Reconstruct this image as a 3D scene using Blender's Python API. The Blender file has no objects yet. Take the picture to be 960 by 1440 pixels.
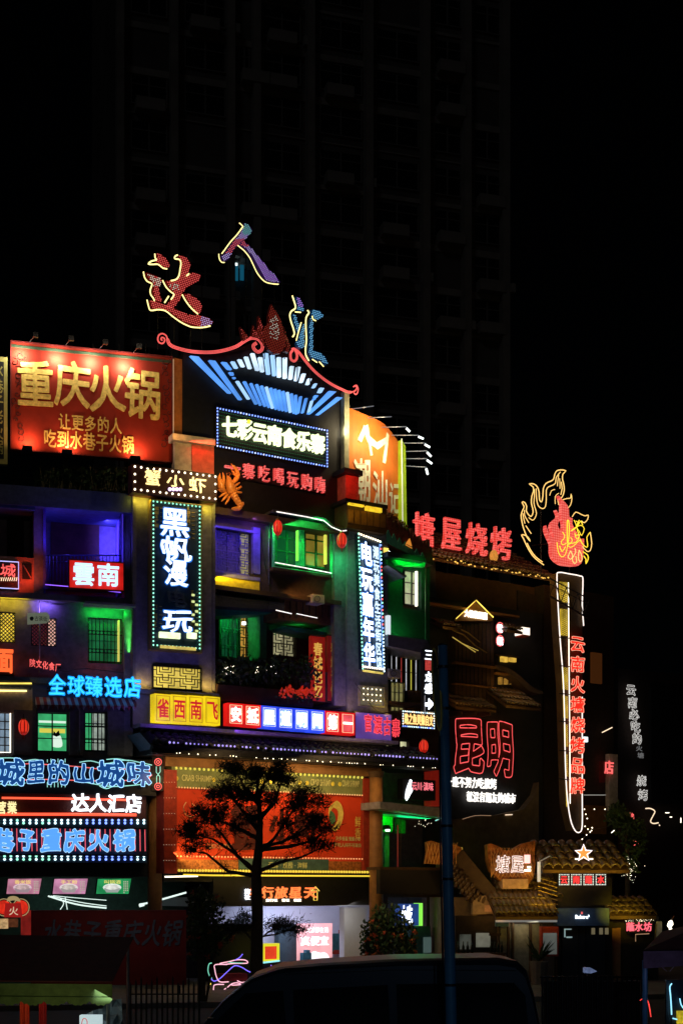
import bpy, math, random
import numpy as np
from math import sin, cos, pi, hypot, atan2, radians
from mathutils import Vector, Matrix
from mathutils.geometry import tessellate_polygon
random.seed(7)
SC = bpy.context.scene
COL = SC.collection
# ------------------------------------------------------------------ camera, sky, added night glow
FPX, CX, HZ, CZ = 2000.0, 480.0, 1255.0, 3.0
cam = bpy.data.cameras.new("camera")
cam.sensor_fit = 'VERTICAL'; cam.sensor_height = 36; cam.sensor_width = 24
cam.lens = FPX / 1440 * 36
cam.shift_y = (HZ - 720) / 1440
cam.clip_start = .1; cam.clip_end = 3000
camo = bpy.data.objects.new("camera", cam); COL.objects.link(camo)
camo.location = (0, 0, CZ); camo.rotation_euler = (pi / 2, 0, 0)
SC.camera = camo
wd = bpy.data.worlds.new("World"); SC.world = wd; wd.use_nodes = True
wn = wd.node_tree.nodes; wl = wd.node_tree.links
sky = wn.new('ShaderNodeTexSky'); sky.sky_type = 'NISHITA'; sky.sun_disc = False
sky.sun_elevation = radians(35); sky.sun_rotation = radians(205)
wl.new(sky.outputs[0], wn['Background'].inputs[0]); wn['Background'].inputs[1].default_value = 0.00006
sl = bpy.data.lights.new("moon_city_glow", 'SUN'); sl.energy = .024; sl.angle = radians(12); sl.color = (.95, .95, 1)  # faint sun added for moon and city glow on the tower
so = bpy.data.objects.new("moon_city_glow", sl); COL.objects.link(so)
so.rotation_euler = (radians(55), 0, radians(-25))
SC.view_settings.view_transform = 'Standard'; SC.view_settings.look = 'None'
SC.view_settings.exposure = 0; SC.view_settings.gamma = 1
SC.render.engine = 'CYCLES'
SC.cycles.use_denoising = True
SC.cycles.max_bounces = 5; SC.cycles.sample_clamp_indirect = 3
try: SC.cycles.use_light_tree = True
except Exception: pass

# ------------------------------------------------------------------ materials
MATS = {}
def _base(name):
    m = bpy.data.materials.new(name); m.use_nodes = True
    nt = m.node_tree; return m, nt, nt.nodes['Principled BSDF']
def M(name, col=(.3, .3, .3), rough=.7, metal=0, ns=6, na=.35, bump=.15, emit=None, es=0, trans=0):
    """painted / stone / wood surface: base colour broken up by noise, with relief and grime"""
    if name in MATS: return MATS[name]
    m, nt, b = _base(name); N = nt.nodes; L = nt.links
    tc = N.new('ShaderNodeTexCoord'); nz = N.new('ShaderNodeTexNoise')
    nz.inputs['Scale'].default_value = ns; nz.inputs['Detail'].default_value = 6; nz.inputs['Roughness'].default_value = .65
    L.new(tc.outputs['Object'], nz.inputs['Vector'])
    cr = N.new('ShaderNodeValToRGB'); cr.color_ramp.elements[0].position = .3; cr.color_ramp.elements[1].position = .7
    cr.color_ramp.elements[0].color = tuple(c * (1 - na) for c in col) + (1,)
    cr.color_ramp.elements[1].color = tuple(min(1, c * (1 + na * .5)) for c in col) + (1,)
    L.new(nz.outputs['Fac'], cr.inputs[0]); L.new(cr.outputs[0], b.inputs['Base Color'])
    if bump:
        bp = N.new('ShaderNodeBump'); bp.inputs['Strength'].default_value = bump; bp.inputs['Distance'].default_value = .02
        n2 = N.new('ShaderNodeTexNoise'); n2.inputs['Scale'].default_value = ns * 6; n2.inputs['Detail'].default_value = 4
        L.new(tc.outputs['Object'], n2.inputs['Vector']); L.new(n2.outputs['Fac'], bp.inputs['Height']); L.new(bp.outputs[0], b.inputs['Normal'])
    b.inputs['Roughness'].default_value = rough; b.inputs['Metallic'].default_value = metal
    if not metal and rough >= .5: b.inputs['Specular IOR Level'].default_value = .2
    if emit: b.inputs['Emission Color'].default_value = (*emit, 1); b.inputs['Emission Strength'].default_value = es
    if trans: b.inputs['Transmission Weight'].default_value = trans
    MATS[name] = m; return m
def E(name, col=None, s=1, base=None, samp=True, ns=None):
    """a light-giving surface (neon glass, acrylic letter, lamp) or a part made to glow as if lit"""
    if name in MATS: return MATS[name]
    m, nt, b = _base(name)
    b.inputs['Base Color'].default_value = (*(base or tuple(c * .5 for c in col)), 1); b.inputs['Roughness'].default_value = .35
    b.inputs['Emission Color'].default_value = (*col, 1); b.inputs['Emission Strength'].default_value = s
    if ns:   # uneven lamps behind the acrylic
        N = nt.nodes; L = nt.links; tc = N.new('ShaderNodeTexCoord'); nz = N.new('ShaderNodeTexNoise')
        nz.inputs['Scale'].default_value = ns; L.new(tc.outputs['Object'], nz.inputs['Vector'])
        mr = N.new('ShaderNodeMapRange'); mr.inputs[1].default_value = .3; mr.inputs[2].default_value = .7
        mr.inputs[3].default_value = s * .55; mr.inputs[4].default_value = s * 1.25
        L.new(nz.outputs['Fac'], mr.inputs[0]); L.new(mr.outputs[0], b.inputs['Emission Strength'])
    if not samp:
        try: m.cycles.emission_sampling = 'NONE'
        except Exception: pass
    MATS[name] = m; return m
def LED(name, on=None, off=None, pitch=.08, s=1.3):
    """rows of small LEDs set in a coloured plate"""
    if name in MATS: return MATS[name]
    m, nt, b = _base(name); N = nt.nodes; L = nt.links
    tc = N.new('ShaderNodeTexCoord'); sx = N.new('ShaderNodeSeparateXYZ'); L.new(tc.outputs['Object'], sx.inputs[0])
    def fr(o):
        a = N.new('ShaderNodeMath'); a.operation = 'MULTIPLY'; a.inputs[1].default_value = 2 * pi / pitch; L.new(o, a.inputs[0])
        c = N.new('ShaderNodeMath'); c.operation = 'SINE'; L.new(a.outputs[0], c.inputs[0]); return c.outputs[0]
    ad = N.new('ShaderNodeMath'); ad.operation = 'ADD'; L.new(fr(sx.outputs[0]), ad.inputs[0]); L.new(fr(sx.outputs[2]), ad.inputs[1])
    mr = N.new('ShaderNodeMapRange'); mr.inputs[1].default_value = -.6; mr.inputs[2].default_value = 1.4; L.new(ad.outputs[0], mr.inputs[0])
    mx = N.new('ShaderNodeMix'); mx.data_type = 'RGBA'; mx.inputs[6].default_value = (*off, 1); mx.inputs[7].default_value = (*on, 1)
    L.new(mr.outputs[0], mx.inputs[0]); L.new(mx.outputs[2], b.inputs['Emission Color']); b.inputs['Emission Strength'].default_value = s
    b.inputs['Base Color'].default_value = (*[c * .3 for c in on], 1)
    MATS[name] = m; return m

plaster = M('dark_plaster', (.12, .12, .14), .85)
plaster_l = M('grey_plaster', (.17, .17, .20), .9)
plaster_b = M('beige_plaster', (.42, .38, .32), .85)
concrete = M('tower_concrete', (.30, .29, .27), .9, ns=.4, na=.3)
black = M('black_board', (.016, .016, .018), .5, na=.3)
blackm = M('black_metal', (.02, .02, .022), .4, .6)
navy = M('navy_metal', (.02, .04, .08), .35, .7)
wood = M('brown_wood', (.24, .12, .045), .6, ns=3)
woodd = M('dark_wood', (.07, .04, .022), .7, ns=4)
tilem = M('clay_tile', (.085, .055, .03), .35, ns=4, na=.85)
tiled = M('dark_tile', (.05, .05, .055), .6, ns=9, na=.5)
redp = M('red_panel', (.42, .05, .03), .5)
reddk = M('dark_red_panel', (.16, .02, .018), .6)
glass = M('dark_glass', (.012, .014, .018), .08, 0, na=.1, bump=0)
steel = M('grey_steel', (.25, .25, .26), .4, .8)
asphalt = M('asphalt', (.05, .05, .052), .85, ns=3)
paving = M('paving_stone', (.16, .15, .14), .8, ns=2)
white_e = E('white_acrylic', (.86, .92, 1), 2.6)
white_w = E('warm_white_acrylic', (1, .9, .7), 2.4)
cream_e = E('cream_acrylic', (.93, 1, .66), 1.7)
yellow_e = E('yellow_neon', (1, .72, .12), 1.6, ns=2)
red_e = E('red_neon', (1, .06, .05), 1.3, ns=2)
pink_e = E('pink_red_neon', (1, .14, .13), 1.3, ns=2)
orange_e = E('orange_red_letters', (1, .13, .03), 1.3)
cyan_e = E('cyan_neon', (.01, .33, .9), 1.2, ns=1.5)
blue_e = E('blue_led', (.1, .33, 1), 1.25)
blue_l = E('pale_blue_led', (.42, .66, 1), 1.3)
purple_e = E('violet_edge_glow', (.33, .12, 1), 1.5)
green_e = E('green_light', (.02, .6, .12), 1)
bulb_w = E('warm_bulb', (1, .86, .62), 3, samp=False)
bulb_c = E('cold_bulb', (.62, .9, 1), 2.2, samp=False)
bulb_g = E('green_white_bulb', (.3, .85, .6), 1.8, samp=False)
bulb_b = E('blue_bulb', (.18, .3, 1), 2.4, samp=False)
bulb_r = E('red_bulb', (1, .12, .1), 1.6, samp=False)
bulb_y = E('yellow_bulb', (1, .8, .1), 1.5, samp=False)

# ------------------------------------------------------------------ mesh helpers
class MB:
    def __init__(s): s.v = []; s.f = []; s.m = []; s.k = 0
    def _add(s, vs, fs):
        b = len(s.v); s.v += [tuple(v) for v in vs]
        for f in fs: s.f.append([b + i for i in f]); s.m.append(s.k)
    def box(s, a, b):
        x0, x1 = sorted((a[0], b[0])); y0, y1 = sorted((a[1], b[1])); z0, z1 = sorted((a[2], b[2]))
        s._add([(x0, y0, z0), (x1, y0, z0), (x1, y1, z0), (x0, y1, z0), (x0, y0, z1), (x1, y0, z1), (x1, y1, z1), (x0, y1, z1)],
               [(0, 3, 2, 1), (4, 5, 6, 7), (0, 1, 5, 4), (1, 2, 6, 5), (2, 3, 7, 6), (3, 0, 4, 7)])
        return s
    def prism(s, front, back):
        n = len(front); s._add(list(front) + list(back), [list(range(n)), list(range(2 * n - 1, n - 1, -1))] +
                               [[i, i + n, (i + 1) % n + n, (i + 1) % n] for i in range(n)]); return s
    def tube(s, pts, r, n=6, closed=False, caps=True):
        pts = [Vector(p) for p in pts]; R = r if isinstance(r, (list, tuple)) else [r] * len(pts)
        N = len(pts); vs = []; ref = None
        for i, p in enumerate(pts):
            d = (pts[(i + 1) % N] - pts[i - 1]) if closed else (pts[min(i + 1, N - 1)] - pts[max(i - 1, 0)])
            if d.length < 1e-7: d = Vector((0, 0, 1))
            d.normalize()
            if ref is None: ref = Vector((0, 1, 0)) if abs(d.y) < .9 else Vector((1, 0, 0))
            a = d.cross(ref)
            if a.length < 1e-4: a = d.cross(Vector((.3, .5, .8)))
            a.normalize(); b = d.cross(a)
            for k in range(n):
                t = 2 * pi * k / n; vs.append(p + (a * cos(t) + b * sin(t)) * R[i])
        fs = []
        for i in range(N if closed else N - 1):
            j = (i + 1) % N
            for k in range(n): fs.append((i * n + k, i * n + (k + 1) % n, j * n + (k + 1) % n, j * n + k))
        if caps and not closed: fs += [tuple(range(n - 1, -1, -1)), tuple((N - 1) * n + k for k in range(n))]
        s._add(vs, fs); return s
    def ball(s, c, r, sc=(1, 1, 1)):
        x, y, z = c
        s._add([(x + r * sc[0], y, z), (x - r * sc[0], y, z), (x, y + r * sc[1], z), (x, y - r * sc[1], z), (x, y, z + r * sc[2]), (x, y, z - r * sc[2])],
               [(4, 0, 2), (4, 2, 1), (4, 1, 3), (4, 3, 0), (5, 2, 0), (5, 1, 2), (5, 3, 1), (5, 0, 3)]); return s
    def sphere(s, c, r, sc=(1, 1, 1), nu=12, nv=8, rib=0):
        vs = [(c[0], c[1], c[2] + r * sc[2])]
        for j in range(1, nv):
            ph = pi * j / nv
            for i in range(nu):
                th = 2 * pi * i / nu; q = 1 - (rib if i % 2 else 0)
                vs.append((c[0] + r * sc[0] * q * sin(ph) * cos(th), c[1] + r * sc[1] * q * sin(ph) * sin(th), c[2] + r * sc[2] * cos(ph)))
        vs.append((c[0], c[1], c[2] - r * sc[2])); fs = [(0, 1 + i, 1 + (i + 1) % nu) for i in range(nu)]
        for j in range(nv - 2):
            for i in range(nu):
                a = 1 + j * nu + i; b = 1 + j * nu + (i + 1) % nu; fs.append((a, a + nu, b + nu, b))
        l = len(vs) - 1; fs += [(l, l - nu + (i + 1) % nu, l - nu + i) for i in range(nu)]
        s._add(vs, fs); return s
    def mesh(s, name, mats, smooth=False):
        me = bpy.data.meshes.new(name); me.from_pydata(s.v, [], s.f)
        for m in (mats if isinstance(mats, (list, tuple)) else [mats]): me.materials.append(m)
        me.polygons.foreach_set('material_index', s.m)
        if smooth: me.polygons.foreach_set('use_smooth', [True] * len(s.f))
        me.update(); return me

GC = {}
def _flat(ch, off=0.0, ext=0.0):
    c = bpy.data.curves.new('glyph', 'FONT'); c.body = ch; c.resolution_u = 3; c.offset = off; c.extrude = ext
    o = bpy.data.objects.new('glyph', c); COL.objects.link(o); bpy.context.view_layer.update()
    me = bpy.data.meshes.new_from_object(o.evaluated_get(bpy.context.evaluated_depsgraph_get()))
    bpy.data.objects.remove(o); return me
def _loops(ch, b, brush):
    """outline loops of a character thickened by b: signed distance to the printed glyph, contoured at b"""
    me = _flat(ch); cnt = {}
    for f in me.polygons:
        for ek in f.edge_keys: cnt[ek] = cnt.get(ek, 0) + 1
    A = np.array([me.vertices[e[0]].co[:2] for e, k in cnt.items() if k == 1]); B = np.array([me.vertices[e[1]].co[:2] for e, k in cnt.items() if k == 1])
    bpy.data.meshes.remove(me)
    b = b * min(1.0, 170.0 / len(A)) if b > .004 else b
    n = 84; xs = np.linspace(-.06, 1.06, n); ys = np.linspace(-.16, .93, n); X, Y = np.meshgrid(xs, ys, indexing='ij')
    D = np.full(X.shape, 9.0); IN = np.zeros(X.shape, bool)
    for (ax, ay), (bx, by) in zip(A, B):
        dx, dy = bx - ax, by - ay; l2 = dx * dx + dy * dy + 1e-12
        t = np.clip(((X - ax) * dx + (Y - ay) * dy) / l2, 0, 1); D = np.minimum(D, (X - ax - t * dx) ** 2 + (Y - ay - t * dy) ** 2)
        if ay != by: IN ^= ((ay > Y) != (by > Y)) & (X < dx * (Y - ay) / dy + ax)
    ph = ord(ch[0]) % 9; w = b * (1 + brush * (np.sin(X * 9 + ph) * .5 + np.sin(Y * 13 + X * 5 + ph) * .5))
    F = np.where(IN, np.sqrt(D), -np.sqrt(D)) + w; S = F > 0
    key = {}; nb = {}
    def pt(i, j, i2, j2):
        k = (i, j, i2, j2) if (i, j) < (i2, j2) else (i2, j2, i, j)
        if k not in key:
            f0, f1 = F[k[0], k[1]], F[k[2], k[3]]; t = f0 / (f0 - f1); key[k] = (xs[k[0]] + (xs[k[2]] - xs[k[0]]) * t, ys[k[1]] + (ys[k[3]] - ys[k[1]]) * t)
        return k
    C = S[:-1, :-1] * 1 + S[1:, :-1] * 2 + S[1:, 1:] * 4 + S[:-1, 1:] * 8
    T_ = {1: 'LB', 2: 'BR', 3: 'LR', 4: 'RT', 5: 'LTBR', 6: 'BT', 7: 'LT', 8: 'LT', 9: 'BT', 10: 'LBRT', 11: 'RT', 12: 'LR', 13: 'BR', 14: 'LB'}
    for i, j in np.argwhere((C > 0) & (C < 15)):
        i, j = int(i), int(j); E_ = {'L': (i, j, i, j + 1), 'B': (i, j, i + 1, j), 'R': (i + 1, j, i + 1, j + 1), 'T': (i, j + 1, i + 1, j + 1)}; q = T_[int(C[i, j])]
        for k in range(0, len(q), 2):
            u, v = pt(*E_[q[k]]), pt(*E_[q[k + 1]]); nb.setdefault(u, []).append(v); nb.setdefault(v, []).append(u)
    out = []; seen = set()
    for s0 in nb:
        if s0 in seen: continue
        L_ = [s0]; seen.add(s0); cur = s0
        while True:
            nx = [w_ for w_ in nb[cur] if w_ not in seen]
            if not nx: break
            cur = nx[0]; seen.add(cur); L_.append(cur)
        P = [key[k] for k in L_]
        if len(P) < 6: continue
        Q = [P[0]]
        for m in range(1, len(P) - 1):   # drop points on straight runs
            a_, c_ = Q[-1], P[m + 1]; q_ = P[m]; ar = abs((q_[0] - a_[0]) * (c_[1] - a_[1]) - (q_[1] - a_[1]) * (c_[0] - a_[0]))
            if ar > 2.2e-5 or hypot(q_[0] - a_[0], q_[1] - a_[1]) > .12: Q.append(q_)
        Q.append(P[-1])
        if len(Q) > 3: out.append(Q)
    return out
def _in(q, P):
    c = False
    for (ax, ay), (bx, by) in zip(P, P[1:] + P[:1]):
        if (ay > q[1]) != (by > q[1]) and q[0] < (bx - ax) * (q[1] - ay) / (by - ay) + ax: c = not c
    return c
def glyph(ch, bold=.012, outline=0, brush=0):
    """solid or tube-outlined character in em units, depth -.5..+.5"""
    key = (ch, round(bold, 4), outline, brush)
    if key in GC: return GC[key]
    if len(ch) > 1 or ord(ch) < 256:
        me = _flat(ch, bold * .3, .5); vs = [v.co.copy() for v in me.vertices]; fs = [tuple(q.vertices) for q in me.polygons]; bpy.data.meshes.remove(me)
        GC[key] = (vs, fs); return GC[key]
    L_ = _loops(ch, bold * .62, brush); mb = MB()
    if outline:
        for Q in L_: mb.tube([Vector((x, y, 0)) for x, y in Q], outline, 5, True)
        GC[key] = ([Vector(v) for v in mb.v], mb.f); return GC[key]
    V = [Vector((x, y, 0)) for Q in L_ for x, y in Q]; n = len(V); tr = []; st_ = [0]
    for Q in L_: st_.append(st_[-1] + len(Q))
    dep = [[j for j, P in enumerate(L_) if j != i and _in(Q[0], P)] for i, Q in enumerate(L_)]
    for i, Q in enumerate(L_):     # each solid stroke group with its own holes
        if len(dep[i]) % 2: continue
        G_ = [i] + [j for j in range(len(L_)) if i in dep[j] and len(dep[j]) == len(dep[i]) + 1]; idx = [st_[g] + k for g in G_ for k in range(len(L_[g]))]
        tr += [tuple(idx[k] for k in t) for t in tessellate_polygon([[Vector((x, y, 0)) for x, y in L_[g]] for g in G_])]
    vs = [Vector((v.x, v.y, .5)) for v in V] + [Vector((v.x, v.y, -.5)) for v in V]; fs = []
    for t in tr:
        a_, b_, c_ = (V[k] for k in t); fs.append(tuple(t) if (b_ - a_).cross(c_ - a_).z > 0 else tuple(reversed(t)))
    k = 0
    for Q in L_:
        m = len(Q); fs += [(k + i, k + (i + 1) % m, n + k + (i + 1) % m, n + k + i) for i in range(m)]; k += m
    GC[key] = (vs, fs); return GC[key]

# ------------------------------------------------------------------ placing: a frame is a vertical plane standing in the street
class Frame:
    def __init__(s, px, Y, slope):
        s.o = ((px - CX) / FPX * Y, Y); l = hypot(1, slope); s.u = (1 / l, slope / l); s.n = (slope / l, -1 / l); s.rz = atan2(slope, 1)
    def hit(s, px, py, off=0):
        a = (px - CX) / FPX; ox = s.o[0] + off * s.n[0]; oy = s.o[1] + off * s.n[1]
        t = (a * oy - ox) / (s.u[0] - a * s.u[1]); Y = oy + t * s.u[1]
        return t, CZ + (HZ - py) / FPX * Y
    def world(s, t, off, z): return (s.o[0] + t * s.u[0] + off * s.n[0], s.o[1] + t * s.u[1] + off * s.n[1], z)
FB = Frame(303, 43.0, .633)
FP = Frame(303, 43.0, .45)
FA = Frame(185, 41.93, .277)
FC = Frame(620, 50.0, .72)

class Thing:
    def __init__(s, F, name, label, cat, px, py, off=0, group=None, kind=None, ground=False):
        s.F = F; s.t0, s.z0 = F.hit(px, py, off); s.off0 = off
        if ground: s.z0 = 0
        o = bpy.data.objects.new(name, None); COL.objects.link(o); o.empty_display_size = .2
        o.location = F.world(s.t0, off, s.z0); o.rotation_euler = (0, 0, F.rz); s.o = o
        if label: o['label'] = label
        if cat: o['category'] = cat
        if group: o['group'] = group
        if kind: o['kind'] = kind
    def L(s, t, off, z): return Vector((t - s.t0, s.off0 - off, z - s.z0))
    def p(s, px, py, off=0):
        t, z = s.F.hit(px, py, off); return s.L(t, off, z)
    def m(s, px, py=1255, off=0):   # metres per pixel here
        return s.F.world(s.F.hit(px, py, off)[0], off, 0)[1] / FPX
    def add(s, name, mb, mat, parent=None, smooth=False, kind=None, label=None):
        o = bpy.data.objects.new(name, mb.mesh(name, mat, smooth)); COL.objects.link(o); o.parent = parent or s.o
        if kind: o['kind'] = kind
        if label: o['label'] = label
        return o
    def rect(s, r, off):
        t0, zt = s.F.hit(r[0], r[1], off); _, zb = s.F.hit(r[0], r[3], off); t1, _ = s.F.hit(r[2], r[1], off)
        return t0, t1, zb, zt
    def bx(s, mb, r, o0, o1, at=None):
        t0, t1, zb, zt = s.rect(r, o1 if at is None else at); return mb.box(s.L(t0, o0, zb), s.L(t1, o1, zt))
    def box(s, name, r, o0, o1, mat, **k): mb = MB(); s.bx(mb, r, o0, o1); return s.add(name, mb, mat, **k)
    def poly(s, name, pts, o0, o1, mat, **k):
        fr = [s.p(x, y, o1) for x, y in pts]; d = Vector((0, o1 - o0, 0)); mb = MB().prism(fr, [q + d for q in fr]); return s.add(name, mb, mat, **k)
    def tube(s, name, pts, w, off, mat, closed=False, n=6, **k):
        mb = MB(); s.tb(mb, pts, w, off, closed, n); return s.add(name, mb, mat, smooth=True, **k)
    def tb(s, mb, pts, w, off, closed=False, n=6):
        P = [s.p(q[0], q[1], q[2] if len(q) > 2 else off) for q in pts]; return mb.tube(P, w / 2 * s.m(pts[0][0]), n, closed)
    def char(s, ch, r, off, dep, mat, bold=.012, rot=0, shear=0, wob=0, name='character', parent=None, outline=0, label=None, fit=False):
        vs, fs = glyph(ch, bold, outline, min(.55, wob * 9)); t0, t1, zb, zt = s.rect(r, off)
        if fit:
            xs = [v.x for v in vs]; ys = [v.y for v in vs]; bx0, bx1, by0, by1 = min(xs), max(xs), min(ys), max(ys)
        else: bx0, bx1, by0, by1 = .03, .97, -.09, .85
        out = []
        ph = (ord(ch[0]) % 7)
        for v in vs:
            x = (v.x - bx0) / (bx1 - bx0) - .5; y = (v.y - by0) / (by1 - by0) - .5
            if wob: x, y = x + wob * sin(5 * y + ph) * .5 + wob * .3 * sin(11 * y + ph), y + wob * sin(4.5 * x + ph) * .5
            x += shear * y; 
            if rot: x, y = x * cos(rot) - y * sin(rot), x * sin(rot) + y * cos(rot)
            zz = v.z * 2 * dep / 2 if not outline else v.z * (t1 - t0)
            out.append(s.L(t0 + (x + .5) * (t1 - t0), off + (zz if outline else zz), zb + (y + .5) * (zt - zb)))
        mb = MB(); mb._add(out, fs)
        return s.add(name, mb, mat, parent=parent, label=label)
    def row(s, text, r, off, dep, mat, gap=.08, vert=False, cells=None, **k):
        n = len(text); out = []
        t0, t1, zb, zt = s.rect(r, off)
        for i, ch in enumerate(text):
            if ch == ' ': continue
            if vert: y0 = r[1] + (r[3] - r[1]) * i / n; q = (r[0], y0, r[2], y0 + (r[3] - r[1]) / n * (1 - gap))
            else:
                # equal steps along the wall, not along the picture
                ta = t0 + (t1 - t0) * i / n; tb_ = t0 + (t1 - t0) * (i + 1 - gap) / n
                q = None
                vs = None
            if vert: out.append(s.char(ch, q, off, dep, mat, **k))
            else: out.append(s.char_m(ch, ta, tb_, zb, zt, off, dep, mat, **k))
        return out
    def char_m(s, ch, ta, tb_, zb, zt, off, dep, mat, **k):
        sv = s.rect; s.rect = lambda r, o: (ta, tb_, zb, zt)
        try: return s.char(ch, None, off, dep, mat, **k)
        finally: s.rect = sv
    def line(s, text, r, off, mat, dep=.01, name='lettering', **k):
        k.setdefault('fit', True); return s.char(text, r, off, dep, mat, name=name, **k)
    def border(s, r, w, off, o1, mat, name='frame', **k):
        mb = MB(); t0, t1, zb, zt = s.rect(r, o1); w = w * s.m(r[0])
        mb.box(s.L(t0, off, zt - w), s.L(t1, o1, zt)); mb.box(s.L(t0, off, zb), s.L(t1, o1, zb + w))
        mb.box(s.L(t0, off, zb + w), s.L(t0 + w, o1, zt - w)); mb.box(s.L(t1 - w, off, zb + w), s.L(t1, o1, zt - w))
        return s.add(name, mb, mat, **k)
    def neonrect(s, r, w, off, mat, name='neon_tube', **k):
        t0, t1, zb, zt = s.rect(r, off); mb = MB().tube([s.L(t0, off, zb), s.L(t1, off, zb), s.L(t1, off, zt), s.L(t0, off, zt)], w / 2 * s.m(r[0]), 6, True)
        return s.add(name, mb, mat, **k)
    def bulbs(s, r, pitch, size, off, mat, sides='tblr', name='bulbs'):
        mb = MB(); t0, t1, zb, zt = s.rect(r, off); q = s.m(r[0]); R = size / 2 * q
        nx = max(2, round((t1 - t0) / (pitch * q))); nz = max(2, round((zt - zb) / (pitch * q))); nm = len(mat) if isinstance(mat, (list, tuple)) else 1
        def b(t, z):
            mb.k = random.randrange(nm); mb.sphere(s.L(t, off, z), R, nu=6, nv=4)
        for i in range(nx + 1):
            t = t0 + (t1 - t0) * i / nx
            if 't' in sides: b(t, zt)
            if 'b' in sides: b(t, zb)
        for i in range(1, nz):
            z = zb + (zt - zb) * i / nz
            if 'l' in sides: b(t0, z)
            if 'r' in sides: b(t1, z)
        return s.add(name, mb, mat, kind='stuff')
    def area(s, px, py, off, sx, sy, power, col, aim, aoff=0, spread=None):
        """LED wash or added fill lamp at a pixel/offset, sx by sy metres, turned towards another point of the same frame"""
        a = bpy.data.lights.new('led_or_fill_lamp', 'AREA'); a.shape = 'RECTANGLE'; a.size = sx; a.size_y = sy; a.energy = power; a.color = col
        if spread: a.spread = spread
        o = bpy.data.objects.new('led_or_fill_lamp', a); COL.objects.link(o); o.parent = s.o
        p = s.p(px, py, off); q = s.p(aim[0], aim[1], aoff); o.location = p
        d = (q - p).normalized(); z = -d; x = Vector((1, 0, 0)); x = (x - z * x.dot(z)).normalized(); y = z.cross(x)
        o.rotation_euler = Matrix((x, y, z)).transposed().to_euler(); return o

def holes(T, name, r, hs, o0, o1, mat):
    """wall panel with real openings"""
    t0, t1, zb, zt = T.rect(r, o1); H = [T.rect(h, o1) for h in hs]
    zs = sorted({zb, zt, *[min(max(v, zb), zt) for h in H for v in h[2:]]}); mb = MB()
    for a, b in zip(zs, zs[1:]):
        if b - a < 1e-4: continue
        c = (a + b) / 2; cuts = sorted([(h[0], h[1]) for h in H if h[2] < c < h[3]]); x = t0
        for u, v in cuts + [(t1, t1)]:
            if u > x + 1e-4: mb.box(T.L(x, o0, a), T.L(min(u, t1), o1, b))
            x = max(x, v)
    return T.add(name, mb, mat)

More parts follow.
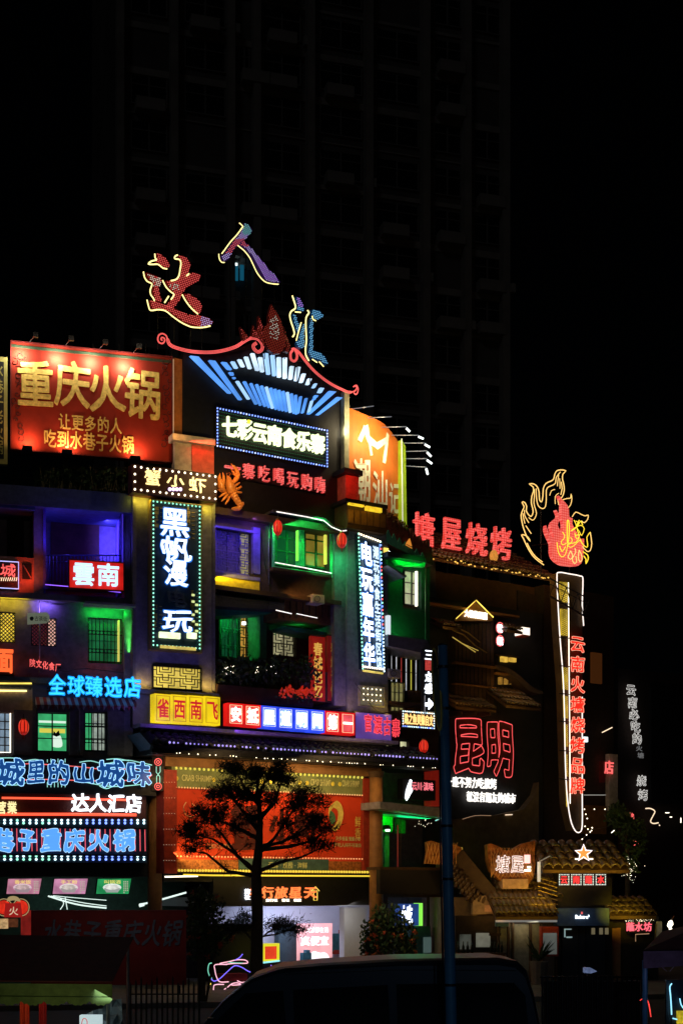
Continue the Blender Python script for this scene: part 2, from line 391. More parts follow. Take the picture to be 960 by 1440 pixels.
def window(T, r, off, fm, pm, nx=2, ny=2, fw=2, parts=True, lattice=None, lm=None, bar=1.0, name='window', dep=.12):
    w = T.border(r, fw, off, off + dep, fm, name=name)
    t0, t1, zb, zt = T.rect(r, off + dep); q = T.m(r[0]); i = fw * q
    pms = pm if isinstance(pm, (list, tuple)) else [pm]
    for a in range(nx):
        x0 = t0 + i + (t1 - t0 - 2 * i) * a / nx; x1 = t0 + i + (t1 - t0 - 2 * i) * (a + 1) / nx
        mb = MB().box(T.L(x0 + .004, off + .01, zb + i), T.L(x1 - .004, off + .03, zt - i)); T.add('pane', mb, pms[a % len(pms)], parent=w)
    mb = MB(); h = bar * q / 2
    for a in range(1, nx):
        x = t0 + i + (t1 - t0 - 2 * i) * a / nx; mb.box(T.L(x - h * 1.4, off + .031, zb + i), T.L(x + h * 1.4, off + .08, zt - i))
    for b in range(1, ny):
        z = zb + i + (zt - zb - 2 * i) * b / ny; mb.box(T.L(t0 + i, off + .032, z - h), T.L(t1 - i, off + .07, z + h))
    if mb.v: T.add('glazing_bars', mb, fm, parent=w)
    if lattice:
        mb = MB(); lh = .55 * q
        if lattice == 'diamond':
            n = max(3, int((t1 - t0) / (5 * q))); st = (t1 - t0) / n; H = zt - zb; k = int(H / st) + 1
            for a in range(-k, n + 1):
                for sg in (1, -1):
                    x0 = t0 + a * st if sg == 1 else t1 - a * st
                    za, zc = zb, zt; xa, xb = x0, x0 + sg * H
                    # clip to the opening
                    lo, hi = 0.0, 1.0
                    dx = xb - xa
                    ta_, tb_ = sorted(((t0 - xa) / dx, (t1 - xa) / dx)); lo = max(lo, ta_); hi = min(hi, tb_)
                    if hi - lo > .02: mb.tube([T.L(xa + dx * lo, off + .09 + .01 * sg, zb + H * lo), T.L(xa + dx * hi, off + .09 + .01 * sg, zb + H * hi)], lh * 1.25, 4, caps=False)
        elif lattice == 'maze':
            cx_ = max(1, int((t1 - t0) / (15 * q))); cz_ = max(1, int((zt - zb) / (15 * q))); sx = (t1 - t0 - 2 * i) / cx_; sz = (zt - zb - 2 * i) / cz_
            seg = [(0, 0, 1, 0), (.25, .25, .75, .25), (.25, .25, .25, 1), (.5, .5, .5, 1), (.5, .5, 1, .5), (.75, 0, .75, .3), (0, .7, .25, .7), (.75, .75, 1, .75), (.75, .75, .75, 1)]
            for a in range(cx_):
                for b in range(cz_):
                    for (x0, y0, x1, y1) in seg:
                        if a % 2: x0, x1 = 1 - x0, 1 - x1
                        X0 = t0 + i + (a + x0) * sx; X1 = t0 + i + (a + x1) * sx; Z0 = zb + i + (b + y0) * sz; Z1 = zb + i + (b + y1) * sz
                        mb.box(T.L(min(X0, X1) - lh, off + .085, min(Z0, Z1) - lh), T.L(max(X0, X1) + lh, off + .11, max(Z0, Z1) + lh))
        elif lattice == 'grille':
            n = max(4, int((t1 - t0) / (5 * q)))
            for a in range(n + 1):
                x = t0 + (t1 - t0) * a / n; mb.tube([T.L(x, off + .2, zb), T.L(x, off + .2, zt)], lh * 1.1, 4)
            for fz in (.03, .22, .3, .62, .7, .97):
                z = zb + (zt - zb) * fz; mb.tube([T.L(t0 - .05, off + .21, z), T.L(t1 + .05, off + .21, z)], lh * 1.2, 4)
            for fz in (.26, .66):
                for a in range(n):
                    x = t0 + (t1 - t0) * (a + .5) / n; R = (t1 - t0) / n * .5
                    mb.tube([T.L(x + R * cos(g * pi / 3), off + .22, zb + (zt - zb) * fz + R * sin(g * pi / 3)) for g in range(6)], lh * .9, 4, True)
        T.add('lattice', mb, lm or fm, parent=w)
    return w

def tiles(T, xl, xr, ye, oe, orr, rise, nc, nr, mat, r=None, deck=woodd, ylr=None, stuff=False, ends=None):
    """pan-tile roof rising from an eave line; rows of half-round tiles laid course over course"""
    t0, z0 = T.F.hit(xl, ye, oe); t1, _ = T.F.hit(xr, ye, oe)
    run = oe - orr; ln = hypot(run, rise); ang = atan2(rise, run); w = (t1 - t0) / nc; R = r or w * .34; tl = ln / nr * 1.15
    mb = MB().prism([T.L(t0, oe, z0 - .03), T.L(t1, oe, z0 - .03), T.L(t1, orr, z0 + rise - .03), T.L(t0, orr, z0 + rise - .03)],
                    [T.L(t0, oe, z0 - .13), T.L(t1, oe, z0 - .13), T.L(t1, orr, z0 + rise - .13), T.L(t0, orr, z0 + rise - .13)])
    T.add('roof_deck', mb, deck)
    # one cover tile, axis along local +Y tilted up
    def tile_mb(mb, base, jit=0):
        vs = []; n = 6
        for e, (a, rr) in enumerate(((0, R * 1.08), (tl, R * .92))):
            for th in (R * .0 + .0,):
                for k in range(n + 1):
                    g = pi * k / n
                    x = rr * cos(g); h = rr * sin(g) + (.055 if e == 0 else 0)
                    vs.append(Vector((x, a * cos(ang) - h * sin(ang), a * sin(ang) + h * cos(ang))))
        vs2 = [v * 1 + Vector((0, 0, -.045)) for v in vs]
        m = n + 1; fs = [(k, k + 1, m + k + 1, m + k) for k in range(n)] + [(2 * m + k + 1, 2 * m + k, 3 * m + k, 3 * m + k + 1) for k in range(n)]
        fs += [(k + 1, k, 2 * m + k, 2 * m + k + 1) for k in range(n)]
        mb._add([v + base for v in vs + vs2], fs)
    if stuff:
        mb = MB()
        for a in range(nc):
            for b in range(nr):
                d = ln * b / nr; tile_mb(mb, T.L(t0 + (a + .5) * w + random.uniform(-.01, .01), oe - d * cos(ang), z0 + d * sin(ang) + random.uniform(0, .015)))
        T.add('tiles', mb, mat, smooth=True, kind='stuff')
    else:
        mb = MB(); tile_mb(mb, Vector((0, 0, 0))); me = mb.mesh('tile', mat, True)
        for a in range(nc):
            for b in range(nr):
                d = ln * b / nr; o = bpy.data.objects.new('tile', me); COL.objects.link(o); o.parent = T.o
                o.location = T.L(t0 + (a + .5) * w + random.uniform(-.01, .01), oe - d * cos(ang), z0 + d * sin(ang) + random.uniform(0, .015))
                o.rotation_euler = (0, 0, random.uniform(-.04, .04))
    if ends:   # round eave ends
        mb = MB()
        for a in range(nc): mb.ball(T.L(t0 + (a + .5) * w, oe + .03, z0 + R * .3), R * .45, (1, .4, 1))
        T.add('eave_lights', mb, ends, kind='stuff')

def lantern(F, px, yt, yb, w, off, label, s=1.0, group='round red lanterns'):
    T = Thing(F, 'red_lantern', label, 'lantern', px, yb, off, group)
    q = T.m(px); c = T.p(px, (yt + yb) / 2, off); h = (yb - yt) / 2 * q
    mb = MB().sphere(c, 1, (w / 2 * q, w / 2 * q, h), 24, 10, .06)
    mb.m = [2 if f % 24 % 3 == 0 else (0 if 60 < f < 180 else 1) for f in range(len(mb.f))]
    T.add('lantern_body', mb, [E('lantern_glow', (1, .045, .02), .75), E('lantern_edge', (.8, .02, .01), .42), E('lantern_rib', (.5, .01, .005), .35)])
    T.add('cap', MB().tube([c + Vector((0, 0, h * .93)), c + Vector((0, 0, h * 1.08))], w * .22 * q, 8), M('gold', (.5, .3, .05), .4, .8))
    T.add('tassel', MB().tube([c - Vector((0, 0, h * .95)), c - Vector((0, 0, h * 1.5))], [w * .12 * q, w * .03 * q], 6), redp)
    T.add('hanger', MB().tube([c + Vector((0, 0, h)), c + Vector((0, 0, h * 1.6))], .01, 4), blackm)
    return T

def zz(x0, y0, s, pts): return [(x0 + x / s, y0 + y / s) for x, y in pts]
def smooth_line(pts, k=3):
    out = []; n = len(pts)
    for i in range(n - 1):
        p0 = pts[max(i - 1, 0)]; p1 = pts[i]; p2 = pts[i + 1]; p3 = pts[min(i + 2, n - 1)]
        for j in range(k):
            t = j / k
            out.append(tuple(.5 * (2 * p1[d] + (p2[d] - p0[d]) * t + (2 * p0[d] - 5 * p1[d] + 4 * p2[d] - p3[d]) * t * t + (3 * p1[d] - p0[d] - 3 * p2[d] + p3[d]) * t ** 3) for d in (0, 1)))
    out.append(pts[-1]); return out
def inside(p, poly):
    c = False; n = len(poly)
    for i in range(n):
        a, b = poly[i], poly[i - 1]
        if (a[1] > p[1]) != (b[1] > p[1]) and p[0] < (b[0] - a[0]) * (p[1] - a[1]) / (b[1] - a[1]) + a[0]: c = not c
    return c

def leaves(T, name, blobs, n, size, mat, flat=1.0, parent=None, seed=1):
    """small leaf faces scattered through ellipsoid clumps; blobs are (centre, (rx,ry,rz))"""
    R = random.Random(seed); mb = MB(); nm = len(mat) if isinstance(mat, (list, tuple)) else 1
    for c, rr in blobs:
        for _ in range(n):
            d = Vector((R.gauss(0, 1), R.gauss(0, 1), R.gauss(0, 1))).normalized() * (R.random() ** .45)
            p = Vector(c) + Vector((d.x * rr[0], d.y * rr[1], d.z * rr[2]))
            a = Vector((R.gauss(0, 1), R.gauss(0, 1), R.gauss(0, 1) + .3)).normalized(); b = a.cross(Vector((R.random(), R.random(), .3))).normalized()
            s_ = size * R.uniform(.6, 1.4); mb.k = R.randrange(nm)
            mb._add([p, p + a * s_ * .5 + b * s_ * .28, p + a * s_, p + a * s_ * .5 - b * s_ * .28], [(0, 1, 2, 3)])
    return T.add(name, mb, mat, kind='stuff', parent=parent)
leafm = [M('leaf_green', (.05, .09, .03), .6, bump=0), M('leaf_dark', (.035, .06, .025), .6, bump=0)]

# ================================================================== THE GROUND
def struct(name, mb, mat):
    o = bpy.data.objects.new(name, mb.mesh(name, mat)); COL.objects.link(o); o['kind'] = 'structure'; return o
struct('ground', MB().box((-600, -100, -.5), (600, 900, -.004)), asphalt)
struct('pavement', MB().prism([Vector((-30, 31, .13)), Vector((30, 45, .13)), Vector((30, 75, .13)), Vector((-30, 75, .13))],
                              [Vector((-30, 31, 0)), Vector((30, 45, 0)), Vector((30, 75, 0)), Vector((-30, 75, 0))]), paving)

# ================================================================== TOWER BLOCK FAR BEHIND
FT = Frame(445, 112, .30)
T = Thing(FT, 'residential_tower', 'dark high-rise apartment tower standing behind the neon-covered buildings', 'building', 445, 1255, 0, ground=True)
t0, _ = FT.hit(170, 700, 0); t1, _ = FT.hit(716, 700, 0); TOP = 86
q = 112 / FPX
cols = [(186, 236), (262, 318), (338, 352), (372, 424), (452, 510), (530, 590), (612, 650), (668, 706)]
mb = MB().box(T.L(t0, -.4, 0), T.L(t1, -18, TOP)); T.add('wall', mb, M('tower_wall', (.13, .125, .12), .9, ns=.3))
mb = MB()
for x in (170, 246, 326, 362, 438, 520, 600, 658, 712):
    a, _ = FT.hit(x - 5, 700, .5); b, _ = FT.hit(x + 5, 700, .5); mb.box(T.L(a, -.4, 0), T.L(b, .5, TOP))
T.add('fin', mb, concrete)
st = 3.45; wm = {}
slab = MB()
balm = MB().box((0, -.5, 0), (2.2, .5, .9)).mesh('balcony', concrete); acm = MB().box((0, -.35, 0), (.9, .1, .7)).mesh('air_conditioner', M('ac_grey', (.35, .35, .33), .6))
for k in range(int(TOP / st)):
    z = k * st
    if z > 14:
        slab.box(T.L(t0 + .5, -.39, z + random.uniform(-.3, .3)), T.L(t1 - .5, -.28, z + .3))
T.add('floor_slab', slab, concrete)
for (xa, xb) in cols:
    a, _ = FT.hit(xa, 700, .1); b, _ = FT.hit(xb, 700, .1); w = b - a
    mb = MB().box((0, -.02, 0), (w, .02, 2.2)); pme = mb.mesh('window', glass)
    mb = MB()
    for f in (0, .5, 1): mb.box((w * f - .05, -.12, 0), (w * f + .05, -.021, 2.2))
    mb.box((0, -.13, .0), (w, -.022, .08)); mb.box((0, -.13, 1.5), (w, -.022, 1.56)); fme = mb.mesh('window_frame', M('window_frame_grey', (.2, .2, .2), .5))
    for k in range(5, int(TOP / st)):
        if k * st + 3 > TOP: continue
        if random.random() < .12: continue
        o = bpy.data.objects.new('window', pme); COL.objects.link(o); o.parent = T.o; o.location = T.L(a, -.36, k * st + .9)
        f = bpy.data.objects.new('window_frame', fme); COL.objects.link(f); f.parent = o
        if random.random() < .35:
            g = bpy.data.objects.new('balcony', balm); COL.objects.link(g); g.parent = T.o; g.location = T.L(a + w * .1, .1, k * st + .2)
            if random.random() < .5:
                g = bpy.data.objects.new('air_conditioner', acm); COL.objects.link(g); g.parent = T.o; g.location = T.L(b + .15, .05, k * st + .4)
# the one lit stairwell window
T.box('lit_window', (327, 372, 335, 393), .05, .2, E('teal_window', (.005, .075, .13), .9))
T.box('lit_window', (338, 372, 343, 393), .05, .2, MATS['teal_window'])
T.box('ceiling_lamp', (327, 369, 334, 372.5), .1, .25, E('lamp_white', (.8, 1, 1), 2))

# ================================================================== LEFT BUILDING (hotpot shops)
T = LB = Thing(FA, 'shop_building', 'dark old-style shop building at the far left with balconies lit red, blue, yellow and green', 'building', 90, 1255, 0, ground=True)
T.box('body', (-60, 676, 186, 1232), -9, -1.6, plaster); T.box('body', (-60, 1232, 186, 1399), -9, -4.6, plaster)
T.box('roof_slab', (-60, 676, 186, 704), -9, .25, M('blue_grey_fascia', (.07, .10, .14), .7))
T.box('fascia', (-60, 704, 50, 709), .0, .2, M('blue_fascia', (.05, .12, .2), .6))
for r in ((-60, 704, -40, 1065), (48, 704, 62, 836), (175, 704, 187, 1062)): T.box('pier', r, -1.6, .02, plaster_l)
T.box('floor_slab', (-60, 828, 187, 836), -1.6, .12, plaster)
holes(T, 'wall', (-60, 836, 187, 948), [(0, 860, 22, 903), (44, 868, 80, 908), (124, 868, 172, 932)], -.5, -.2, M('violet_grey_plaster', (.10, .095, .13), .9))
T.box('floor_slab', (-60, 948, 190, 956), -1.6, .15, plaster)
holes(T, 'wall', (-60, 956, 187, 1062), [(-10, 1001, 17, 1060), (52, 1001, 96, 1057), (119, 1001, 149, 1057)], -.5, -.2, M('violet_grey_plaster'))
for r in ((20, 998, 46, 1062), (98, 1000, 117, 1062), (152, 1000, 187, 1062)): T.box('pier', r, -.2, .0, plaster)
T.box('inner_wall', (-60, 1180, 206, 1399), -4.5, -4.2, M('interior_green', (.06, .12, .10), .8))
T.box('shop_header', (-60, 1062, 208, 1232), -1.6, -.15, black)
# balcony insides
T.box('balcony_wall', (-60, 704, 48, 828), -1.59, -1.5, M('ochre_wall', (.5, .34, .25), .8))
T.box('doorway', (10, 722, 34, 828), -1.49, -1.44, woodd)
T.box('balcony_wall', (62, 704, 175, 828), -1.59, -1.5, plaster_l)
T.box('doorway', (72, 722, 140, 828), -1.49, -1.4, woodd)
T.box('parapet', (-60, 778, 48, 828), -.1, .02, M('terracotta_wall', (.4, .16, .1), .8))
T.box('parapet_window', (32, 792, 45, 814), .021, .06, black)
T.tube('window_bar', [(33, 794), (44, 813)], 1.6, .08, M('terracotta_wall'))
mb = MB()
for k in range(22):
    x = 65 + k * 5; T.tb(mb, [(x, 782), (x, 826)], 1.0, -.02)
T.tb(mb, [(63, 781), (175, 781)], 2, -.02); T.tb(mb, [(63, 790), (175, 790)], 1, -.02)
T.add('balcony_railing', mb, navy)
dk = M('violet_lit_paint', (.12, .10, .42), .5)  # blue balcony light put into the jamb and lintel colour
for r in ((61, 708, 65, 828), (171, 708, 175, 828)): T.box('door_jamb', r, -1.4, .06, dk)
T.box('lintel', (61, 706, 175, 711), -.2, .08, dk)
T.tube('violet_edge_glow', [(64, 822), (100, 825), (170, 833)], 1.2, .2, purple_e)  # glowing edges added where the opening is only lit blue
T.tube('violet_edge_glow', [(172.5, 716), (172.5, 812)], .9, .09, E('violet_dim', (.12, .06, .9), .6))
# windows of the left building
window(T, (0, 860, 22, 903), -.45, blackm, E('yellow_pane', (1, .72, .08), .85, ns=2), 1, 1, 1, lattice='diamond')
window(T, (44, 868, 80, 908), -.45, blackm, [E('dim_red_pane', (.12, .02, .03), .6), E('dim_red_pane'), E('pink_pane', (1, .55, .45), .8)], 3, 1, 1.2, lattice='diamond')
window(T, (124, 868, 172, 932), -.45, M('green_paint', (.03, .2, .1), .5), [E('green_pane', (.01, .12, .04), .9, ns=2), E('green_pane')], 2, 2, 2, lattice='grille', lm=blackm)
T.box('yellow_edge', (166, 872, 168.5, 930), -.3, -.16, E('yellow_dim', (.7, .65, .12), .8))
window(T, (-10, 1001, 17, 1060), -.45, woodd, E('bluewhite_pane', (.5, .72, .95), .35, ns=3), 3, 5, 1.5, bar=1.3)
T.tube('window_light', [(15, 1003), (15, 1058), (-8, 1058)], 1.6, -.1, white_w)
sc = window(T, (52, 1001, 96, 1057), -.45, blackm, [E('green_screen', (.06, .55, .2), .75, ns=2.5), E('green_screen')], 2, 3, 2, bar=1.4)
for rr, mm in (((56, 1024, 92, 1030), E('screen_yellow', (.85, .75, .1), .8)), ((55, 1013, 93, 1016), E('screen_white', (.8, 1, .85), .9))): T.box('screen_stripe', rr, -.42, -.40, mm, parent=sc)
T.poly('screen_figure', smooth_line([(73, 1049), (74, 1036), (80, 1030), (86, 1036), (88, 1049), (80, 1051), (73, 1049)], 3)[:-1], -.42, -.38, E('screen_white'), parent=sc)
T.poly('screen_figure', [(75, 1034), (76, 1028), (79, 1031), (83, 1027), (85, 1034), (80, 1036)], -.39, -.36, black, parent=sc)
window(T, (119, 1001, 149, 1057), -.45, blackm, [E('green_screen'), E('white_screen', (.5, .6, .5), .55, ns=6), E('white_screen')], 3, 3, 1.5, lattice='grille', lm=blackm)
# awnings
T.box('ledge', (-60, 954, 46, 961), -.2, .7, plaster)
T.box('soffit_wall', (-60, 963, 46, 1000), -.2, -.05, M('ochre_wall'))
T.tube('yellow_tube', [(-20, 961), (45, 961)], 2.2, .72, yellow_e); T.tube('yellow_tube', [(-20, 971), (38, 971.5)], 2.4, .0, E('pale_yellow_neon', (1, .85, .3), 2))
# coloured LED washes of this building
T.area(10, 716, -1.0, 1.2, .05, 40, (1, .08, .03), (22, 760), -1.5)
T.area(40, 816, .5, .8, .05, 7, (1, .1, .03), (20, 790), 0)
T.area(150, 760, -.8, .1, 1.2, 55, (.10, .06, 1), (170, 765), -1.3)
T.area(118, 770, .5, 2.2, .1, 16, (.10, .06, 1), (118, 708), -.4); T.area(95, 770, -.4, .1, 1.0, 10, (.10, .06, 1), (62, 765), -.2)
T.area(90, 714, -.6, 1.6, .05, 22, (.12, .08, 1), (100, 800), -1.2)
T.area(16, 844, .08, .9, .05, 10, (1, .7, .03), (16, 847), -.2)
T.area(63, 849, .0, .45, .05, 9, (.3, .16, 1), (63, 853), -.2)
T.area(150, 861, .05, 1.1, .05, 12, (.01, 1, .06), (150, 864), -.2); T.area(182, 895, .1, .05, .9, 2.5, (.1, .9, .1), (178, 895), -.2)
T.area(20, 962, .6, 1.2, .05, 6, (1, .75, .1), (20, 995), -.1)
T.area(140, 940, .35, .8, .05, 2, (1, .12, .05), (140, 925), -.2)
o = T.poly('small_awning', [(120, 845), (192, 850), (192, 853), (118, 848)], .0, .6, M('awning_grey', (.2, .2, .22), .6))
aw = M('striped_cloth', (.22, .1, .1), .8)
nt = aw.node_tree; wv = nt.nodes.new('ShaderNodeTexWave'); wv.inputs['Scale'].default_value = 1.6; wv.bands_direction = 'X'
rp = nt.nodes.new('ShaderNodeValToRGB'); rp.color_ramp.interpolation = 'CONSTANT'; rp.color_ramp.elements[0].color = (.22, .03, .04, 1); rp.color_ramp.elements[1].position = .5; rp.color_ramp.elements[1].color = (.3, .3, .32, 1)
tcn = nt.nodes.new('ShaderNodeTexCoord'); nt.links.new(tcn.outputs['Object'], wv.inputs['Vector']); nt.links.new(wv.outputs['Fac'], rp.inputs[0]); nt.links.new(rp.outputs[0], nt.nodes['Principled BSDF'].inputs['Base Color'])
Ta = Thing(FA, 'striped_awning', 'red and grey striped cloth awning under the light blue neon characters', 'awning', 120, 997, 0)
a, b = Ta.p(50, 980, .1), Ta.p(192, 982, .1); c, d = Ta.p(192, 993, .9), Ta.p(50, 991, .9)
mb = MB().prism([a, b, c, d], [v - Vector((0, 0, .03)) for v in (a, b, c, d)])
n = 20
for k in range(n):
    u0 = d + (c - d) * k / n; u1 = d + (c - d) * (k + 1) / n; um = (u0 + u1) / 2
    mb.prism([u0, um - Vector((0, 0, .14)), u1], [v + Vector((0, .02, 0)) for v in (u0, um - Vector((0, 0, .14)), u1)])
Ta.add('cloth', mb, aw)
mb = MB(); Ta.tb(mb, [(52, 982, .1), (52, 1004, .15)], 1, .1); Ta.tb(mb, [(190, 983, .1), (190, 1003, .15)], 1, .1); Ta.add('arm', mb, blackm)
lantern(FA, 33.5, 1011, 1034, 15, .5, 'glowing red lantern beside the white window at the left edge')

# dead hedge on the flat roof under the red billboard
T = Thing(FA, 'roof_hedge', 'dry grassy shrubs growing along the roof below the red billboard', 'shrub', 110, 690, -.5)
leaves(T, 'foliage', [(T.p(65 + k * 11, 676 + 4 * sin(k * 2), -.6), (.4, .3, .3)) for k in range(12)], 130, .16, leafm, seed=3)
mb = MB()
R = random.Random(5)
for k in range(160):
    x = R.uniform(58, 186); p = T.p(x, 690, -.4 - R.random() * .4); mb.tube([p, p + Vector((R.uniform(-.15, .15), R.uniform(-.1, .1), R.uniform(.35, .75)))], [.012, .003], 3, caps=False)
T.add('dry_grass', mb, M('dry_grass', (.3, .25, .12), .8, bump=0), kind='stuff')

# ---- red billboard
T = Thing(FA, 'billboard', 'large red rooftop billboard with cream hotpot characters lit by floodlights', 'billboard', 128, 640, -.3)
bm = M('red_print', (.27, .022, .009), .9, ns=.8, na=.35, bump=.05)
T.box('board', (15, 478, 243, 632), -.55, -.3, bm)
T.box('header_stripe', (15, 484, 243, 488), -.3, -.285, M('green_print', (.04, .06, .03), .6))
T.border((15, 478, 243, 632), 1.6, -.4, -.26, reddk)
mb = MB(); R = random.Random(2)
for side in (0, 1):
    for k in range(14):
        cx_ = (25 if side == 0 else 234) + R.uniform(-5, 5); cy = 500 + k * 9 + side * 8
        rr = R.uniform(3, 7); a0 = R.random() * 6
        pts = [(cx_ + rr * (1 - j / 14) * cos(a0 + j * .55), cy + rr * (1 - j / 14) * sin(a0 + j * .55)) for j in range(12)]
        T.tb(mb, pts, 1.1, -.29, n=4)
T.add('scroll_pattern', mb, M('dark_print', (.07, .012, .01), .6), kind='stuff')
cream = M('cream_print', (.80, .56, .14), .9, ns=9, na=.45, bump=0)
for ch, r, ro in (('重', (25, 505, 75, 570), .02), ('庆', (78, 506, 127, 570), -.03), ('火', (125, 512, 176, 576), .06), ('锅', (176, 517, 226, 586), -.03)):
    T.char(ch, r, -.28, .03, cream, bold=.032, rot=ro)
for t_, r in (('让更多的人', (83, 581, 173, 603)), ('吃到水巷子火锅', (62, 603, 190, 628))): T.row(t_, r, -.285, .02, cream, bold=.02, wob=.02, name='small_character')
# scaffold behind and its lamps
mb = MB()
for x in range(20, 245, 37): T.tb(mb, [(x, 484, -.6), (x, 690, -.9)], 2, -.6); T.tb(mb, [(x, 500, -.6), (x, 690, -2.6)], 1.5, -.6)
for y in (640, 655, 672): T.tb(mb, [(15, y, -.6), (240, y + 6, -.6)], 1.5, -.6)
T.add('scaffold', mb, blackm)
for i, (x, y) in enumerate(((30, 498), (80, 503), (128, 508), (175, 514))):
    mb = MB(); yt = y - 22
    T.tb(mb, [(x + 12, yt + 5, -.4), (x + 20, yt - 5, .55)], 1.2, 0); T.add('lamp_arm', mb, steel)
    mb = MB().box(T.p(x + 17, yt - 3, .6), T.p(x + 24, yt - 7, .5)); T.add('lamp_head', mb, blackm)
    T.area(x, y - 2, -.05, .16, .10, 26.0, (1, .97, .85), (x, y + 2), -.3)
for i, (x, y) in enumerate(((40, 627), (96, 632), (192, 641))):
    T.box('lamp_head', (x - 8, y - 1, x + 6, y + 4), -.28, .25, blackm)
    T.area(x - 1, y - 2, -.05, .25, .1, 16, (1, .5, .28), (x, y - 18), -.3)
T.area(128, 470, 1.3, 6, .2, 30, (1, .8, .55), (128, 560), -.3)

T = Thing(FA, 'billboard', 'narrow pale yellow signboard with black brush writing at the far left edge', 'billboard', 0, 652, -.3)
T.box('board', (-26, 499, 11, 650), -.5, -.3, M('yellow_print', (.45, .4, .12), .6, ns=2))
T.box('inner_panel', (-24, 506, 6, 643), -.299, -.29, black)
T.row('水巷子老火锅', (-10, 510, 5, 640), -.28, .02, M('yellow_print'), vert=True, wob=.05)
T.area(-5, 490, .8, .8, .1, 4, (1, .85, .5), (-5, 560), -.3)

# orange side panel and the lit roof pier
T = Thing(FP, 'roof_pier', 'beige roof pier with its red-lit side next to the hotpot billboard', 'pillar', 270, 690, 0)
T.box('pier', (246, 618, 301, 690), -1.4, .1, plaster_b)
T.box('red_lit_face', (270, 622, 301, 690), .1, .13, M('red_lit_wall', (.55, .12, .08), .7))  # red lamp light put into the colour of this face
T.box('cap', (243, 609, 303, 618), -1.5, .3, plaster_b)
T.area(286, 619, .4, .7, .05, 5, (1, .06, .03), (286, 650), .1)
T = Thing(FP, 'roof_screen', 'tall narrow orange metal panel between billboard and roof gable', 'panel', 250, 612, -.2)
T.box('panel', (243, 503, 258, 612), -.8, -.2, M('orange_paint', (.5, .17, .04), .5)); T.tube('edge_light', [(244, 505), (244, 610)], 1, -.1, E('edge_dim', (.9, .6, .35), .5))
T.area(250, 615, .5, .4, .05, 2.2, (1, .4, .1), (250, 560), -.2)

# ================================================================== CENTRE BUILDING
T = CBd = Thing(FB, 'food_court_building', 'tall neon-covered central building with gable, balconies, green and violet windows and red lanterns', 'building', 400, 1255, 0, ground=True)
T.box('body', (258, 725, 612, 1240), -12, -2.2, plaster); T.box('body', (232, 1240, 612, 1399), -12, -4.6, plaster)
T.poly('gable_wall', [(257, 497), (300, 500), (345, 492), (372, 484), (410, 490), (440, 520), (487, 548), (487, 745), (303, 715), (257, 705)], -1.5, -.3, black)
T.box('gable_edge', (484, 550, 491, 660), -1.2, -.1, M('olive_metal', (.3, .3, .2), .6))
# fascia beneath the gable
T.box('cornice', (303, 712, 490, 722), -2, .2, woodd)
bw = M('brown_black_wall', (.07, .05, .045), .8)
holes(T, 'wall', (303, 722, 490, 822), [(303, 741, 356, 804), (387, 732, 463, 796)], -.5, -.1, bw)
T.border((383, 728, 468, 800), 4, -.1, -.04, M('green_lit_wall', (.1, .4, .22), .7), name='window_surround'); T.box('window_mullion', (422, 732, 428, 796), -.4, -.1, M('green_lit_wall'))  # green wash of the bay put into the surround colour
T.box('floor_slab', (303, 822, 480, 828), -1.8, .1, woodd)
holes(T, 'wall', (303, 828, 490, 985), [(308, 858, 372, 925), (383, 885, 417, 922)], -1.6, -1.3, bw)
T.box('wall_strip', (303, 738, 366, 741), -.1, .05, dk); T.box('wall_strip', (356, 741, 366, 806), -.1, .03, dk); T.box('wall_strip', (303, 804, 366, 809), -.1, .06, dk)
yp = M('yellow_paint', (.6, .45, .05), .6)
T.box('yellow_board', (303, 809, 365, 824), -.1, .02, yp)
window(T, (303, 741, 356, 804), -.45, M('violet_lit_paint'), [E('violet_pane', (.03, .02, .16), .6), E('violet_pane'), E('olive_pane', (.45, .42, .2), .5, ns=3)], 3, 3, 2, lattice='maze', lm=M('violet_lit_paint'))
gp = M('green_frame', (.02, .16, .07), .5)
window(T, (387, 732, 422, 794), -.45, gp, [E('green_dim_pane', (.004, .05, .02), .8), E('green_dim_pane')], 2, 3, 2.5, bar=2)
window(T, (428, 736, 463, 796), -.45, gp, [E('amber_pane', (.22, .16, .02), 1, ns=2), E('amber_pane')], 2, 3, 2.5, bar=2)
T.box('green_light', (418, 741, 420, 788), -.3, -.2, E('lime_strip', (.3, 1, .1), .9)); T.box('green_light', (457, 745, 459.5, 793), -.3, -.2, E('gold_strip', (.8, .75, .1), .9))
T.tube('white_edge_light', [(389, 719.5), (432, 727), (455, 732), (466, 741), (480, 747), (487, 746)], 1.6, .35, E('edge_line_white', (1, .93, .88), 1.3))
T.tube('white_edge_light', [(387, 791), (426, 798), (466, 806)], 1.5, .3, E('edge_line_white'))
T.tube('white_edge_light', [(388, 858), (410, 863)], 1.4, .3, E('edge_line_white', (1, .93, .88), 1.3)); T.tube('white_edge_light', [(417, 863), (446, 869)], 1.2, .3, E('edge_line_white'))
T.tube('white_edge_light', [(389, 656 + 3), (389, 660)], .01, -.2, blackm)
T.poly('porch_roof', [(385, 716), (432, 723), (458, 729), (470, 739), (486, 744), (486, 747), (468, 743), (455, 733), (385, 720)], -.4, .33, tiled)
T.box('window_sill', (384, 797, 466, 801), -.4, .25, woodd)
T.box('timber_panel', (388, 828, 470, 870), -1.0, -.2, M('warm_brown', (.16, .08, .03), .7))
mb = MB()
for k in range(9): T.bx(mb, (390 + k * 9, 829, 391 + k * 9, 869), -.2, -.17)
T.add('panel_batten', mb, woodd)
